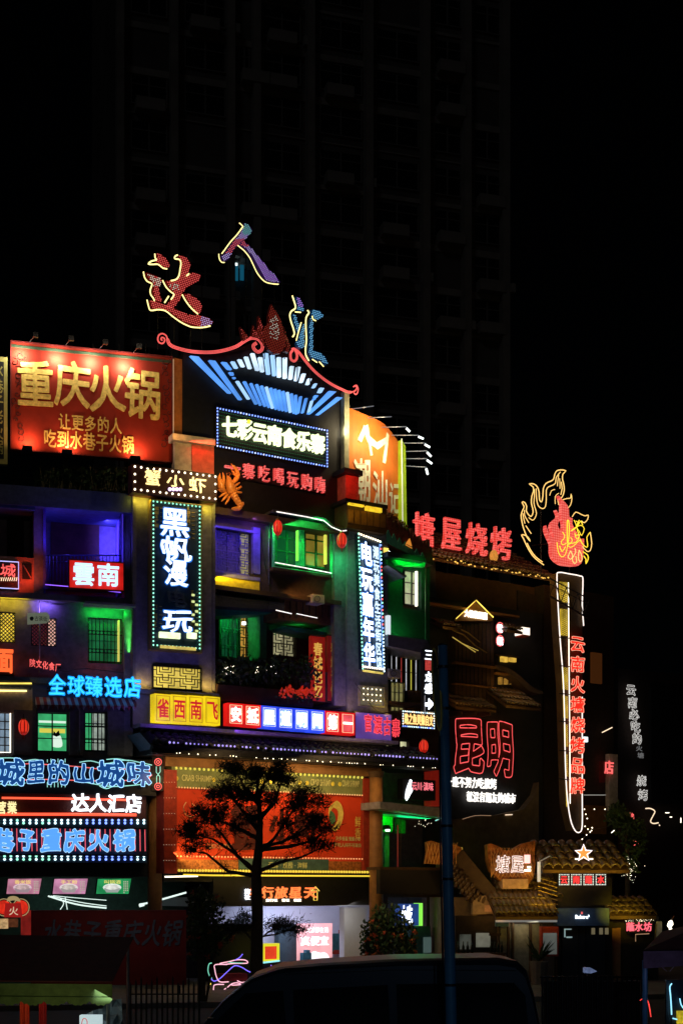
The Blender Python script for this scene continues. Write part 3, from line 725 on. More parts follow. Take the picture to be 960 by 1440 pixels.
# green balcony
T.box('balcony_back', (303, 860, 390, 930), -2.1, -2.0, M('green_lit_wall', (.1, .4, .22), .7))
window(T, (310, 866, 336, 925), -1.9, gp, E('green_dim_pane'), 2, 2, 2, lattice='grille', lm=gp)
window(T, (337, 866, 358, 925), -1.9, woodd, E('warm_pane', (.9, .5, .08), .55, ns=2), 2, 4, 1.6, lattice='maze', lm=woodd)
T.box('balcony_side', (366, 860, 375, 925), -2.0, -1.0, M('green_lit_wall'))
T.tube('downpipe', [(327, 858), (327, 925)], 1.4, -.9, steel)
T.box('ceiling_lamp', (342, 874, 346, 878), -1.6, -1.5, white_e)
window(T, (383, 885, 417, 922), -1.55, woodd, E('lattice_pane', (.6, .55, .3), .5, ns=3), 2, 2, 1.6, lattice='maze', lm=blackm)
for (x0, x1, y) in ((303, 400, 836),): T.poly('awning_roof', [(x0, y), (x1, y + 12), (x1, y + 22), (x0, y + 16)], -1.0, -.0, tiled)
T.poly('green_awning', [(398, 880), (458, 889), (462, 896), (428, 890), (402, 884)], -1.25, -.4, M('green_cloth', (.03, .3, .15), .7))
T.poly('green_awning', [(303, 855), (384, 858), (388, 862), (303, 866)], -1.3, -.5, M('green_cloth'))
T.box('parapet', (303, 930, 480, 975), -1.3, -.15, woodd)
# pillars
for (x0, x1, y0) in ((470, 489, 745),): T.box('pillar', (x0, y0, x1, 992), -1.5, .05, plaster_l)
# right bay
holes(T, 'wall', (545, 752, 604, 985), [(566, 800, 592, 855), (549, 915, 592, 970)], -.8, -.5, M('dark_green_wall', (.04, .08, .07), .85))
window(T, (568, 801, 592, 850), -.75, blackm, [E('cream_dim_pane', (.6, .55, .38), .5, ns=4), E('cream_dim_pane')], 2, 3, 1.4)
T.box('window_light', (585, 803, 587, 852), -.5, -.42, white_w)
sw = [E('blind_white', (.8, .85, .9), .7, ns=5), black, E('blind_white'), black, E('blind_red', (.5, .06, .05), .6), black, E('blind_white'), black, E('blind_yellow', (.85, .8, .1), .7), black, E('blind_white'), black]
window(T, (549, 915, 592, 970), -.75, woodd, sw, 12, 2, 1)
T.box('canopy', (545, 775, 597, 782), -.7, .6, M('blue_black', (.03, .045, .06), .6))
T.poly('green_light_soffit', [(553, 779), (561, 780), (598, 792), (597, 797), (576, 795), (560, 794), (555, 788)], .1, .3, M('green_lit_wall'))  # outline and green colour trace the bright band of light
T.poly('slanted_canopy', [(545, 795), (553, 797), (572, 810), (570, 812)], -.5, .7, M('awning_grey'))
T.poly('balcony_roof', [(545, 892), (600, 900), (612, 922), (545, 908)], -.7, .5, M('awning_grey'))
T.box('bracket_light', (540, 770, 546, 777), .1, .2, yellow_e)
T.tube('white_strip', [(546, 775), (552, 778)], 1.6, .4, white_e)
T.box('small_sign_box', (545, 865, 549, 892), -.2, .3, E('pale_box', (.7, .8, .85), 1))
T.box('wall_mural', (575, 970, 592, 1000), -.45, -.35, M('ochre_mural', (.35, .2, .05), .7, ns=12, na=.7))
window(T, (549, 958, 569, 1000), -.5, M('olive_metal'), E('dim_warm_pane', (.6, .55, .2), .3, ns=3), 3, 3, 1.4)
T.box('floor_slab', (545, 985, 612, 990), -1, .1, woodd)
holes(T, 'wall', (535, 990, 622, 1399), [(538, 1036, 575, 1060), (538, 1085, 608, 1135), (538, 1145, 625, 1220), (545, 1262, 600, 1345)], -1.2, -.9, bw)
T.box('inner_wall', (536, 1036, 630, 1399), -3.2, -3, plaster)
window(T, (541, 1040, 574, 1057), -1.1, blackm, [E('pale_yellow_pane', (.8, .8, .45), .6, ns=3), black, E('pale_yellow_pane')], 3, 1, 1)
window(T, (556, 1080, 572, 1086), -1.15, blackm, E('pale_yellow_pane'), 2, 1, .6)
# wash lights of the centre block
T.area(364, 745, .5, .05, 1.0, 8, (.3, .12, 1), (362, 770), -.1)
T.area(332, 736, .6, 1.2, .05, 7, (.16, .08, 1), (332, 760), -.2)
T.area(334, 807, .25, 1.4, .05, 6, (1, .75, .05), (334, 820), .0)
T.area(425, 733, .35, 1.8, .05, 30, (.01, 1, .16), (425, 765), -.1)
T.area(425, 797, .25, 1.4, .05, 5, (.02, 1, .2), (425, 780), -.3)
T.area(480, 775, .5, .4, .05, 14, (.02, 1, .25), (479, 850), 0)
T.area(425, 830, .25, 1.6, .05, 3.5, (1, .4, .08), (425, 850), -.2)
T.area(340, 863, -1.2, 1.4, .05, 30, (.02, 1, .25), (340, 900), -2)
T.area(430, 877, -.5, 1, .05, 7, (.02, 1, .25), (430, 893), -1.0)
T.area(576, 797, .75, 1.0, .06, 7, (.0, 1, .06), (575, 789), .3, 2.0); T.area(572, 797, .2, 1.0, .05, 5, (.0, 1, .08), (572, 803), -.5)
T.area(560, 890, .0, .5, .05, 4, (.01, 1, .12), (558, 880), -.5)
T.area(480, 990, .8, .5, .05, 4, (.25, .12, 1), (480, 940), 0)

for a in ((390.5, 731, 753, 13, .8, 'red lantern by the top left corner of the green window'), (480.5, 749, 771, 14, .7, 'red lantern where the white roof light ends beside the tall pillar'),
          (595.5, 1040, 1059, 13, .6, 'lone red lantern under the bulb-edged sign near the lamp post')): lantern(FB, a[0], a[1], a[2], a[3], a[4], a[5])

# ---- big corner pillar with its vertical sign
T = PI = Thing(FP, 'corner_pillar', 'broad grey corner pillar carrying the vertical white neon sign', 'pillar', 245, 1020, 0)
T.box('shaft', (187, 690, 303, 1022), -1.8, .25, plaster_l)
T.box('rib', (187, 690, 191, 972), .25, .32, plaster); T.box('rib', (299, 690, 303, 972), .25, .32, plaster)
T.box('ledge', (187, 968, 309, 974), .25, .55, plaster)
w_ = window(T, (215, 935, 284, 968), .26, blackm, E('gold_pane', (1, .75, .12), .8, ns=2.5), 1, 1, 1.6, lattice='maze', lm=blackm, name='lattice_window')
T.area(200, 703, .48, .5, .05, 5, (1, .72, .05), (200, 707), .25); T.area(293, 713, .48, .3, .05, 4, (1, .72, .05), (293, 717), .25)
T.area(200, 961, .45, .5, .05, 3, (1, .6, .08), (200, 957), .25); T.area(294, 965, .45, .3, .05, 3, (1, .6, .08), (294, 960), .25)
T.area(245, 1000, 2.2, 2.4, .1, 26, (.25, .2, 1), (245, 830), .25)

T = Thing(FP, 'restaurant_sign', 'black sign box with cream characters 蟹小虾 edged by warm bulbs above the pillar', 'sign', 245, 700, .6)
T.box('box', (186, 652, 305, 692), .26, .7, M('maroon_black', (.05, .015, .012), .5))
T.bulbs((190, 656, 303, 688), 9, 3.2, .74, bulb_w)
for ch, r in (('蟹', (204, 659, 226, 681)), ('小', (235, 666, 259, 683)), ('虾', (266, 670, 290, 691))): T.char(ch, r, .74, .04, E('amber_cream', (1, .78, .32), 1.5), bold=.016, wob=.04)
mb = MB()
for k in range(4): mb.sphere(T.p(239 + k * 5, 688, .74), .055, nu=8, nv=5)
T.add('dots', mb, E('lilac_e', (.85, .6, 1), 1.8), kind='stuff')
T.box('lamp_block', (204, 653, 216, 657), .7, .8, blackm)

T = Thing(FP, 'vertical_sign', 'tall vertical sign with five white blue-haloed brush characters framed in green bulbs', 'sign', 248, 912, .3)
T.box('board', (213, 702, 284, 912), .26, .42, M('deep_blue_board', (.012, .03, .055), .4))
T.border((212, 701, 285, 913), 1.6, .26, .55, M('brass', (.35, .26, .08), .4, .6))
T.bulbs((216, 705, 281, 907), 5.6, 2.6, .5, bulb_g)
halo = E('halo_blue', (.03, .22, .8), .8)
def whitechar(T, ch, r, off, hw=1.4, **k):
    T.char(ch, (r[0] - hw * .5, r[1] - hw * .5, r[2] + hw * .5, r[3] + hw * .5), off - .05, .03, MATS['halo_blue'], bold=.05, name='halo_letter', **k)
    T.char(ch, r, off, .06, E('cool_white_letter', (.8, .9, 1), 1.7), bold=.016, **k)
whitechar(T, '黑', (226, 712, 266, 752), .56); whitechar(T, '帆', (227, 753, 268, 786), .56, wob=.06); whitechar(T, '漫', (232, 785, 264, 822), .56, wob=.05)
whitechar(T, '玩', (230, 855, 270, 887), .56, wob=.06)
T.char('电', (234, 828, 262, 852), .5, .05, M('unlit_acrylic', (.04, .06, .08), .4), bold=.04, wob=.05)
mb = MB(); R = random.Random(4)
for x0, y0, y1 in ((218, 712, 740), (262, 712, 760), (268, 830, 892), (216, 850, 885)):
    y = y0
    while y < y1:
        T.bx(mb, (x0, y, x0 + 5, y + 1), .42, .44); T.bx(mb, (x0 + R.choice((0, 4)), y, x0 + R.choice((1, 5)) + .5, y + 5), .42, .44); T.bx(mb, (x0 + 8, y + 2, x0 + 12, y + 3), .42, .44); y += 6
T.add('fretwork', mb, M('brass'), kind='stuff')
mb = MB()
for k in range(13):
    if k % 3 != 1: T.bx(mb, (270 + (k % 2) * 5, 835 + k * 4.6, 274 + (k % 2) * 5, 838 + k * 4.6), .42, .45)
T.add('light_tiles', mb, E('lime_white', (.8, .9, .35), .9), kind='stuff')
T.add('base_light', T.bx(T.bx(MB(), (225, 888, 254, 896), .45, .55), (264, 889, 277, 897), .45, .55), E('pale_lime', (.85, 1, .55), 1.6, ns=4))
T.box('base_light', (226, 907, 276, 911), .55, .6, E('base_gold', (.9, .7, .15), .8, ns=5))

# ================================================================== SIGNS ON THE LEFT BUILDING
T = Thing(FA, 'neon_sign', 'red light box with two rounded white characters 雲南 hung on the violet balcony', 'sign', 136, 830, .1)
T.box('light_box', (98, 787, 174, 826), .05, .3, E('box_red', (.62, .012, .008), .85, ns=3)); T.border((97, 786, 175, 827), 1.2, .05, .34, reddk)
for ch, r in (('雲', (103, 790, 133, 822)), ('南', (137, 792, 168, 823))): T.char(ch, r, .38, .05, E('cyan_white', (.5, .78, 1), 1.5), bold=.03)
T = Thing(FA, 'neon_sign', 'dark balcony sign outlined in pale blue with red neon characters at the left edge', 'sign', 10, 828, .1)
T.box('board', (-30, 786, 27, 826), .03, .16, M('maroon_black')); T.neonrect((-30, 787, 26.5, 825), 1.6, .22, E('pale_violet_neon', (.45, .5, 1), 1.3))
T.row('江城', (-22, 791, 24, 809), .2, .05, pink_e, bold=.01, wob=.05)
mb = MB()
for k in range(16): T.tb(mb, [(-22 + k * 3, 817), (-20.5 + k * 3, 812)], 1.1, .2)
T.add('neon_hatching', mb, E('peach_neon', (1, .75, .5), 1.2))
T = Thing(FA, 'hanging_sign', 'small dim arrow-shaped plate in front of the pink lattice window', 'sign', 52, 878, .3)
T.poly('plate', [(39, 862), (66, 861), (70, 865), (70, 872), (66, 876), (39, 878)], .25, .3, E('plate_grey', (.2, .23, .16), .5))
T.line('古茶街', (49, 866, 67, 873), .31, black); T.poly('emblem', [(42, 869), (44, 867), (47, 867), (48, 870), (46, 873), (43, 872)], .3, .32, black)
T = Thing(FA, 'neon_sign', 'big orange-red brush character 面 beside the yellow lattice window at the left edge', 'sign', 5, 946, .1)
T.box('rail', (-40, 944, 20, 947), -.2, .0, blackm); T.row('面', (-6, 911, 19, 945), .05, .12, orange_e, bold=.05, gap=0)
T.box('mount', (-10, 925, 14, 930), -.2, .0, blackm)
T = Thing(FA, 'neon_sign', 'row of five little red characters below the pink lattice window', 'sign', 63, 945, .1)
for i, ch in enumerate('陕文化食厂'): T.char(ch, (42 + i * 9, 926.5 + i * 1.6, 50 + i * 9, 937.5 + i * 1.6), .02, .06, pink_e, bold=.02)
T.box('rail', (42, 936, 86, 938), -.19, -.03, blackm)
T = Thing(FA, 'neon_sign', 'light blue neon characters 全球臻选店 above the striped awning', 'sign', 130, 980, .2)
T.box('rail', (66, 966, 193, 969), .6, .7, blackm); T.box('rail_arm', (70, 966, 73, 969), -.2, .6, blackm); T.box('rail_arm', (160, 966, 163, 969), -.2, .6, blackm)
for i, ch in enumerate('全球臻选店'):
    a = (69, 96, 121, 148, 175)[i]; yy = 949 + i * .8; r = (a, yy, a + 23, yy + 28)
    T.char(ch, r, .8, .07, cyan_e, bold=.07, wob=.04); T.char(ch, r, .86, .02, E('cyan_core', (.05, .68, 1), 1.3), bold=.0, wob=.04, name='neon_core')

# 城里的山城味
T = Thing(FA, 'neon_sign', 'long dark sign with blue white-outlined characters 城里的山城味 and pale green wave tubes', 'sign', 110, 1114, .4)
T.box('board', (-60, 1062, 220, 1114), -.14, .25, black)
blue_f = E('deep_blue_face', (.01, .075, .30), .75); blue_o = E('blue_white_outline', (.34, .68, 1), 1.5)
cs = [('城', (-4, 1067, 34, 1104)), ('里', (39, 1069, 63, 1101)), ('的', (68, 1070, 98, 1103)), ('山', (103, 1073, 133, 1101)), ('城', (137, 1069, 174, 1106)), ('味', (179, 1071, 212, 1104))]
for ch, r in cs:
    T.char(ch, r, .40, .05, blue_f, bold=.06, wob=.05); T.char(ch, r, .44, .0, blue_o, bold=.06, wob=.05, outline=.014, name='outline_tube')
gt = E('mint_neon', (.35, .85, .75), .9)
for pts in ([(-5, 1066), (20, 1066), (32, 1070), (50, 1068), (60, 1071)], [(112, 1072), (128, 1070), (148, 1074), (176, 1069), (196, 1072), (214, 1076)],
            [(-5, 1102), (22, 1104), (36, 1101)], [(112, 1098), (136, 1103), (160, 1106), (190, 1104), (214, 1101)], [(150, 1068), (165, 1067), (182, 1070)], [(140, 1105), (150, 1109), (162, 1104)]):
    T.tube('wave_tube', smooth_line(pts, 4), 1.3, .36, gt)
for x in range(67, 97, 5): T.tube('ray_tube', [(x, 1067 + (x % 2)), (x, 1072)], 1, .36, gt); T.tube('ray_tube', [(x, 1100), (x, 1107)], 1, .36, gt)
for pts in ([(15, 1077), (40, 1074), (110, 1078), (150, 1082), (206, 1080)], [(30, 1097), (70, 1096), (130, 1098), (206, 1097)]): T.tube('red_tube', smooth_line(pts, 3), 1.2, .34, pink_e)
T.tube('red_tube', [(206, 1079), (211, 1081), (210, 1087), (214, 1090), (210, 1093), (211, 1098), (206, 1098)], 1.2, .36, pink_e)
T.poly('end_plate', [(214, 1064), (231, 1064), (231, 1112), (214, 1112)], .1, .3, black)
for y in (1071.5, 1106):
    for rr in (4.8, 2.0): T.tube('ring_tube', [(222.5 + rr * cos(k * pi / 7), y + rr * sin(k * pi / 7)) for k in range(14)], 1.2, .36, pink_e, closed=True)
T.tube('link_tube', [(220, 1078), (220, 1086), (225, 1092), (225, 1101)], 1, .36, gt); T.tube('link_tube', [(225.5, 1078), (225.5, 1085), (220.5, 1092), (220.5, 1101)], 1, .36, gt)

T = Thing(FA, 'neon_sign', 'dark panel with white characters 达人汇店 between two red neon tubes', 'sign', 110, 1150, .2)
T.box('board', (-60, 1115, 206, 1149), -.14, .05, M('maroon_black'))
T.tube('red_tube', [(3, 1122), (84, 1123), (182, 1125)], 3, .14, E('red_tube_bright', (1, .09, .04), 1.6)); T.tube('red_tube', [(-5, 1145), (100, 1145), (192, 1146)], 4, .14, MATS['red_tube_bright'])
for i, ch in enumerate('达人汇店'): T.char(ch, ((101, 126, 152, 177)[i], 1116 + i * .5, (125, 150, 175, 199)[i], 1141 + i * .5), .26, .07, white_e, bold=.045, wob=.04)
for i, ch in enumerate('营業'): T.char(ch, ((-6, 11)[i], 1127, (9, 24)[i], 1144), .24, .05, E('pale_gold', (1, .85, .4), 1.2), bold=.03, wob=.04)

T = Thing(FA, 'neon_sign', 'blue-lit sign with characters 巷子重庆火锅 over red vertical tubes between rows of blue bulbs', 'sign', 110, 1214, .4)
T.box('board', (-60, 1149, 207, 1212), -.13, .2, M('deep_blue_board'))
for y in (1161, 1200): T.box('rail', (-60, y, 207, y + 2.4), .2, .3, blackm)
for x in range(3, 207, 7): T.tube('red_tube', [(x - 2 * (x > 60), 1165), (x - 2 * (x > 60) + .5, 1197)], 1.2, .26, E('dim_pink_tube', (1, .12, .15), .9))
mb = MB(); R = random.Random(1)
for y in (1153.5, 1157.5, 1204, 1208.5):
    for k in range(24):
        x = -2 + k * 8.9; mb.k = (2 if R.random() < .4 else 0) if x < 75 else (0 if x < 118 or x > 186 else 1)
        if 125 < x < 165: mb.k = 1
        mb.sphere(T.p(x, y, .24), .038, nu=6, nv=4)
T.add('bulbs', mb, [bulb_c, bulb_b, bulb_g], kind='stuff')
lb = E('sky_blue_letter', (.1, .36, .95), 1.1)
for ch, r in (('巷', (-6, 1166, 19, 1197)), ('子', (27, 1166, 51, 1196)), ('重', (59, 1166, 86, 1197)), ('庆', (91, 1166, 118, 1197)), ('火', (124, 1168, 153, 1196)), ('锅', (161, 1167, 190, 1196))):
    T.char(ch, r, .38, .06, lb, bold=.075, wob=.06); T.char(ch, r, .42, .0, E('outline_sky', (.45, .75, 1), 1.2), bold=.075, wob=.06, outline=.012, name='outline_tube')

# three menu light boxes under the hotpot sign
for i, (x, c1, c2, lab) in enumerate(((8, (.55, .22, .32), (.75, .55, .62), 'pink menu light box with a white dish, leftmost of the three hanging menus'),
                                     (73, (.6, .25, .42), (.8, .7, .7), 'pink menu light box with a wide pale bowl, middle of the three hanging menus'),
                                     (134, (.02, .32, .1), (.75, .85, .8), 'green menu light box with a white pot, rightmost of the three hanging menus'))):
    T = Thing(FA, 'menu_light_box', lab, 'light box', x + 25, 1260, .4, 'menu light boxes hanging under the hotpot sign')
    P = [(x + 3, 1235), (x + 52, 1234.5), (x + 48, 1258), (x, 1258)]
    T.poly('box', P, .2, .4, black); T.poly('menu_print', [(x + 4, 1236), (x + 51, 1235.5), (x + 47, 1257), (x + 1.5, 1257)], .4, .41, E('menu_%d' % i, c1, .95, ns=3))
    cxx, cy = x + 24, 1249
    T.poly('dish', [(cxx + 13 * cos(k * pi / 8), cy - 1 + 5.5 * sin(k * pi / 8)) for k in range(16)], .41, .43, E('dish_%d' % i, c2, .9))
    T.poly('dish_base', [(cxx - 12, cy), (cxx + 12, cy), (cxx + 8, cy + 6), (cxx - 8, cy + 6)], .42, .44, E('dish_side_%d' % i, tuple(v * .6 for v in c2), .7))
    T.poly('dish_filling', [(cxx + 10 * cos(k * pi / 8), cy - 1.5 + 3.6 * sin(k * pi / 8)) for k in range(16)], .43, .45, E('filling_%d' % i, ((.7, .5, .5), (.75, .65, .6), (.95, .97, .9))[i], .8, ns=14))
    T.line(('香米饭', '手工粉', '叫锅酒')[i], (x + 13, 1237.5, x + 36, 1243), .42, E('menu_gold', (.95, .8, .2), .9), bold=.02)
    for a in (x + 12, x + 40): T.tube('hanger', [(a, 1230), (a, 1236)], 1, .3, blackm)
    mb = MB(); R = random.Random(i)
    for k in range(16): xx = x + 40 + (k % 3) * 2.5; yy = 1239 + (k // 3) * 3; T.bx(mb, (xx, yy, xx + 1.5, yy + 2), .41, .42)
    T.add('small_print', mb, E('small_print', (.8, .75, .6), .5))

# lower left shop: lit ceiling lines, round emblem, counters
T = Thing(FA, 'round_emblem', 'round red lantern-like emblem with pale ornament by the shop door at the lower left', 'sign', 20, 1310, .3)
em = E('emblem_red', (.85, .03, .01), .9, ns=6)
for c in ((6, 1276), (30, 1276)):
    T.poly('red_disc', [(c[0] + 10 * cos(k * pi / 8), c[1] + 10 * sin(k * pi / 8)) for k in range(16)], .1, .25, em)
    T.tube('gold_ring', [(c[0] + 11.5 * cos(k * pi / 10), c[1] + 12 * sin(k * pi / 10)) for k in range(20)], 1.2, .26, E('old_gold', (.6, .45, .2), .6), closed=True)
T.poly('centre_panel', [(8, 1270), (30, 1270), (32, 1290), (6, 1290)], .25, .3, E('emblem_dark', (.35, .01, .008), .8)); T.char('火', (13, 1275, 26, 1287), .31, .02, E('emblem_cream', (.8, .6, .4), .8))
T.poly('crown', smooth_line([(10, 1268), (12, 1262), (19, 1260), (26, 1262), (29, 1268), (20, 1266), (10, 1268)], 3)[:-1], .2, .28, MATS['old_gold'])
T.box('door_banner', (30, 1280, 46, 1315), .0, .1, E('banner_red', (.25, .012, .008), .7, ns=5)); T.box('door_banner', (-20, 1292, 26, 1304), .0, .1, E('banner_dark', (.1, .03, .01), .8, ns=9))
T.box('flame_picture', (-10, 1292, 12, 1306), .11, .13, E('picture_gold', (.7, .45, .2), .7, ns=20))
mb = MB(); T = Thing(FA, 'ceiling_light_lines', 'bright curved white light strips on the shop ceiling below the menu boxes', 'ceiling light', 110, 1278, -1)
for pts, w, d in (([(68, 1260), (90, 1267), (115, 1273), (150, 1277)], 2.2, -1), ([(72, 1260), (95, 1265), (120, 1270), (150, 1274)], 1.2, -1.2), ([(75, 1259.5), (100, 1262), (150, 1266)], 1, -1.6),
                  ([(84, 1262), (90, 1270), (85, 1279)], 1.2, -.9), ([(92, 1262), (95, 1279)], 1.2, -.9), ([(196, 1272), (216, 1268), (262, 1255)], 2.6, -1.2), ([(196, 1274), (203, 1272)], 4, -1.2)):
    T.tube('light_strip', smooth_line(pts, 3), w, d, E('strip_white', (.8, 1, .92), 1.1))
T = Thing(FA, 'ceiling_panel', 'dim green-grey shop interior panelling behind the menu boxes', 'wall', 110, 1300, -4)
T.box('panel', (-60, 1180, 260, 1399), -4.1, -4, M('interior_green'))
T.area(110, 1240, -2.5, 3, .5, 5, (.7, 1, .9), (110, 1300), -3.8)

# wooden posts either side of the shrimp restaurant
for x0, x1, y0, lab in ((208, 228, 1098, 'thick round wooden post between the blue neon signs and the red shrimp banner'), (519, 538, 1085, 'thick round wooden post right of the red shrimp banner')):
    T = Thing(Frame(218, 42.9, 0) if x0 == 208 else FB, 'wooden_post', lab, 'post', (x0 + x1) / 2, 1399, .4, 'wooden posts of the shrimp restaurant', ground=True)
    r = (x1 - x0) / 2 * T.m(x0); c = T.p((x0 + x1) / 2, y0, .4); T.add('shaft', MB().tube([Vector((0, 0, 0)), Vector((0, 0, c.z))], [r * 1.04, r * .98], 18), wood, smooth=True)
    T.add('stone_base', MB().tube([Vector((0, 0, 0)), Vector((0, 0, .35))], [r * 1.5, r * 1.25], 18), paving)
    T.add('capital', MB().tube([c - Vector((0, 0, .2)), c], [r * 1.0, r * 1.3], 18), woodd)
    T.area((x0 + x1) / 2 + 3, 1094, 1.0, .3, .3, 2.6, (1, .55, .12), ((x0 + x1) / 2, 1200), .7)

# ================================================================== SIGNS ON THE CENTRE BUILDING
# eave
T = Thing(FB, 'tiled_eave', 'long dark tiled eave with tiny violet lights running above the shrimp restaurant', 'roof', 410, 1075, .9)
tiles(T, 216, 617, 1046.5, 1.1, .1, .45, 36, 3, tiled, deck=black)
T.box('fascia', (214, 1050, 617, 1058), .85, 1.0, black); T.box('soffit', (214, 1050, 617, 1060), -.6, .85, black)
T.poly('end_board', [(197, 1030), (214, 1032), (236, 1058), (222, 1060)], .0, .95, M('blue_grey_fascia'))
mb = MB(); mb2 = MB(); R = random.Random(8)
t0, z0 = FB.hit(236, 1047, 1.1); t1, _ = FB.hit(615, 1047, 1.1)
for k in range(74):
    if R.random() < .85: mb.sphere(T.L(t0 + (t1 - t0) * k / 73, 1.24, z0 + .05), .022 + .018 * R.random(), nu=5, nv=3)
for k in range(100):
    if R.random() < .45: mb2.sphere(T.L(t0 + (t1 - t0) * k / 99, 1.1, z0 - .24 + R.random() * .02), .012 + .01 * R.random(), nu=5, nv=3)
T.add('violet_lights', mb, E('violet_bulb', (.42, .34, 1), 1.1, samp=False), kind='stuff'); T.add('white_lights', mb2, bulb_w, kind='stuff')
T.box('sign_ledge', (197, 1017, 560, 1022), .25, .75, M('violet_ledge', (.35, .3, .45), .7))
T.area(265, 1012, 1.5, 1.8, .1, 4, (.35, .1, 1), (265, 1022), .6); T.area(410, 1024, 1.6, 4, .1, 4, (.35, .1, 1), (410, 1034), .6)

T = Thing(FB, 'light_box_sign', 'four yellow light boxes with red characters 雀西南飞 at the foot of the corner pillar', 'sign', 263, 1020, .6)
yb = E('yellow_box', (1, .72, .01), .92, ns=1.2)
for i, ch in enumerate('雀西南飞'):
    x = (218, 241.5, 264.5, 287.5)[i]; x1 = (241, 264, 287, 309.5)[i]; y = 975 + i * 1.2
    T.box('light_box', (x, y, x1, y + 40), .3, .62, yb); T.border((x + 2.5, y + 2.5, x1 - 2, y + 37.5), .5, .62, .63, M('olive_line', (.3, .25, .02), .6), name='print_line')
    T.char(ch, (x + 3.5, y + 6.5, x1 - 3.2, y + 33.5), .635, .02, E('red_letter', (.62, .015, .02), .85), bold=.03)
T.box('back_frame', (217, 974, 310, 1016), .25, .3, reddk)

T = Thing(FB, 'light_box_sign', 'row of eight light boxes, red blue and red, with glaring white characters', 'sign', 410, 1034, .6)
rb = E('red_box', (.85, .012, .01), .8, ns=3); bb = E('blue_box', (.03, .08, .9), .85, ns=3)
xs = [320.5, 343.5, 367.5, 390.5, 413.3, 435.5, 457, 478.5, 499.5]
for i, ch in enumerate('安抵屋道明间第一'):
    x, x1 = xs[i], xs[i + 1] - .6; y = 988 + (x - 320) * .083; col = bb if 2 <= i <= 5 else rb
    T.box('light_box', (x, y, x1, y + 31.5), .3, .6, col)
    T.neonrect((x + 3, y + 3, x1 - 2.6, y + 28.5), .9, .62, E('peach_tube', (1, .72, .42), 1.3) if col is rb else E('lilac_tube', (.75, .8, 1), 1.3), name='neon_border')
    T.box('glow_panel', (x + 4.2, y + 4.5, x1 - 3.6, y + 27), .6, .61, E('blue_glow', (.35, .55, 1), .9, ns=6) if col is bb else E('red_glow', (1, .12, .12), .8, ns=6))
    T.char(ch, (x + 4.5, y + 5.5, x1 - 3.8, y + 26), .64, .03, E('white_blue', (.8, .9, 1), 2.4) if col is bb else white_w, bold=.05)
T.box('back_frame', (320, 987, 500, 1016), .2, .3, black)
T = Thing(FB, 'neon_sign', 'violet board with red neon characters 官渡古寨 right of the red and blue light boxes', 'sign', 530, 1046, .6)
T.box('board', (500, 1001, 551, 1040), .2, .5, E('violet_board', (.14, .07, .36), .8, ns=1.2)); T.border((499, 1000, 552, 1041), 1, .2, .56, black)
T.box('wing', (551.5, 1006, 561, 1046), .1, .4, M('maroon_black'))
for ch, r in zip('官渡古寨', ((512, 1004, 523, 1028), (525, 1006, 537, 1031), (539, 1009, 549, 1033), (551, 1011, 562, 1036))):
    T.char(ch, r, .56, .02, E('dull_red', (.5, .02, .05), .7), bold=.04, wob=.03); T.char(ch, r, .6, 0, E('hot_red', (1, .08, .1), 1.3), bold=.035, wob=.03, outline=.02, name='outline_tube')

# 七彩云南食乐寨 and gable
T = Thing(FB, 'bulb_sign', 'dark sign with pale yellow characters 七彩云南食乐寨 edged by blue bulbs under the light fan', 'sign', 384, 655, 0)
T.box('board', (304, 571, 461, 628), -.3, -.12, black); T.bulbs((306, 574, 460, 627), 4.6, 2.5, -.08, [bulb_b, bulb_b, E('pale_bulb', (.45, .55, 1), 2.2, samp=False)])
T.row('七彩云南食乐寨', (313, 584, 457, 612), .0, .07, E('lime_cream', (.9, 1, .55), 1.7), bold=.05, gap=.04)
mb = MB(); R = random.Random(3)
for a in range(60):
    for b in range(10): mb.ball(T.p(309 + a * 2.5, 579 + b * 4.8 + a * .5, -.11), .012)
T.add('led_grid', mb, E('green_grid', (.05, .35, .12), .5, samp=False), kind='stuff')
T.box('yellow_stroke', (349, 590, 352, 595), .04, .09, E('gold_letter', (1, .8, .05), 1.4))
T = Thing(FB, 'neon_sign', 'row of red dotted characters 寨吃喝玩购嗨 on the dark gable beside the lobster', 'sign', 400, 690, 0)
T.box('rail', (318, 668, 460, 670), -.3, -.2, blackm); T.box('rail', (318, 656, 460, 658), -.3, -.2, blackm)
rd = LED('red_dots', (1, .22, .2), (.5, .02, .02), .06, 1.1)
for i, ch in enumerate('一寨吃喝玩购嗨'): T.char(ch, ((316, 341, 363, 384, 404, 423.5, 442)[i], (640, 650, 653, 656, 661, 665, 669)[i], (338, 358, 379, 399, 419, 439, 457)[i], (672, 672, 676, 680, 684, 688, 692)[i]), -.12, .08, rd, bold=.005)
T.area(380, 665, 1.2, 3, .2, 3, (1, .06, .03), (380, 670), -.3)

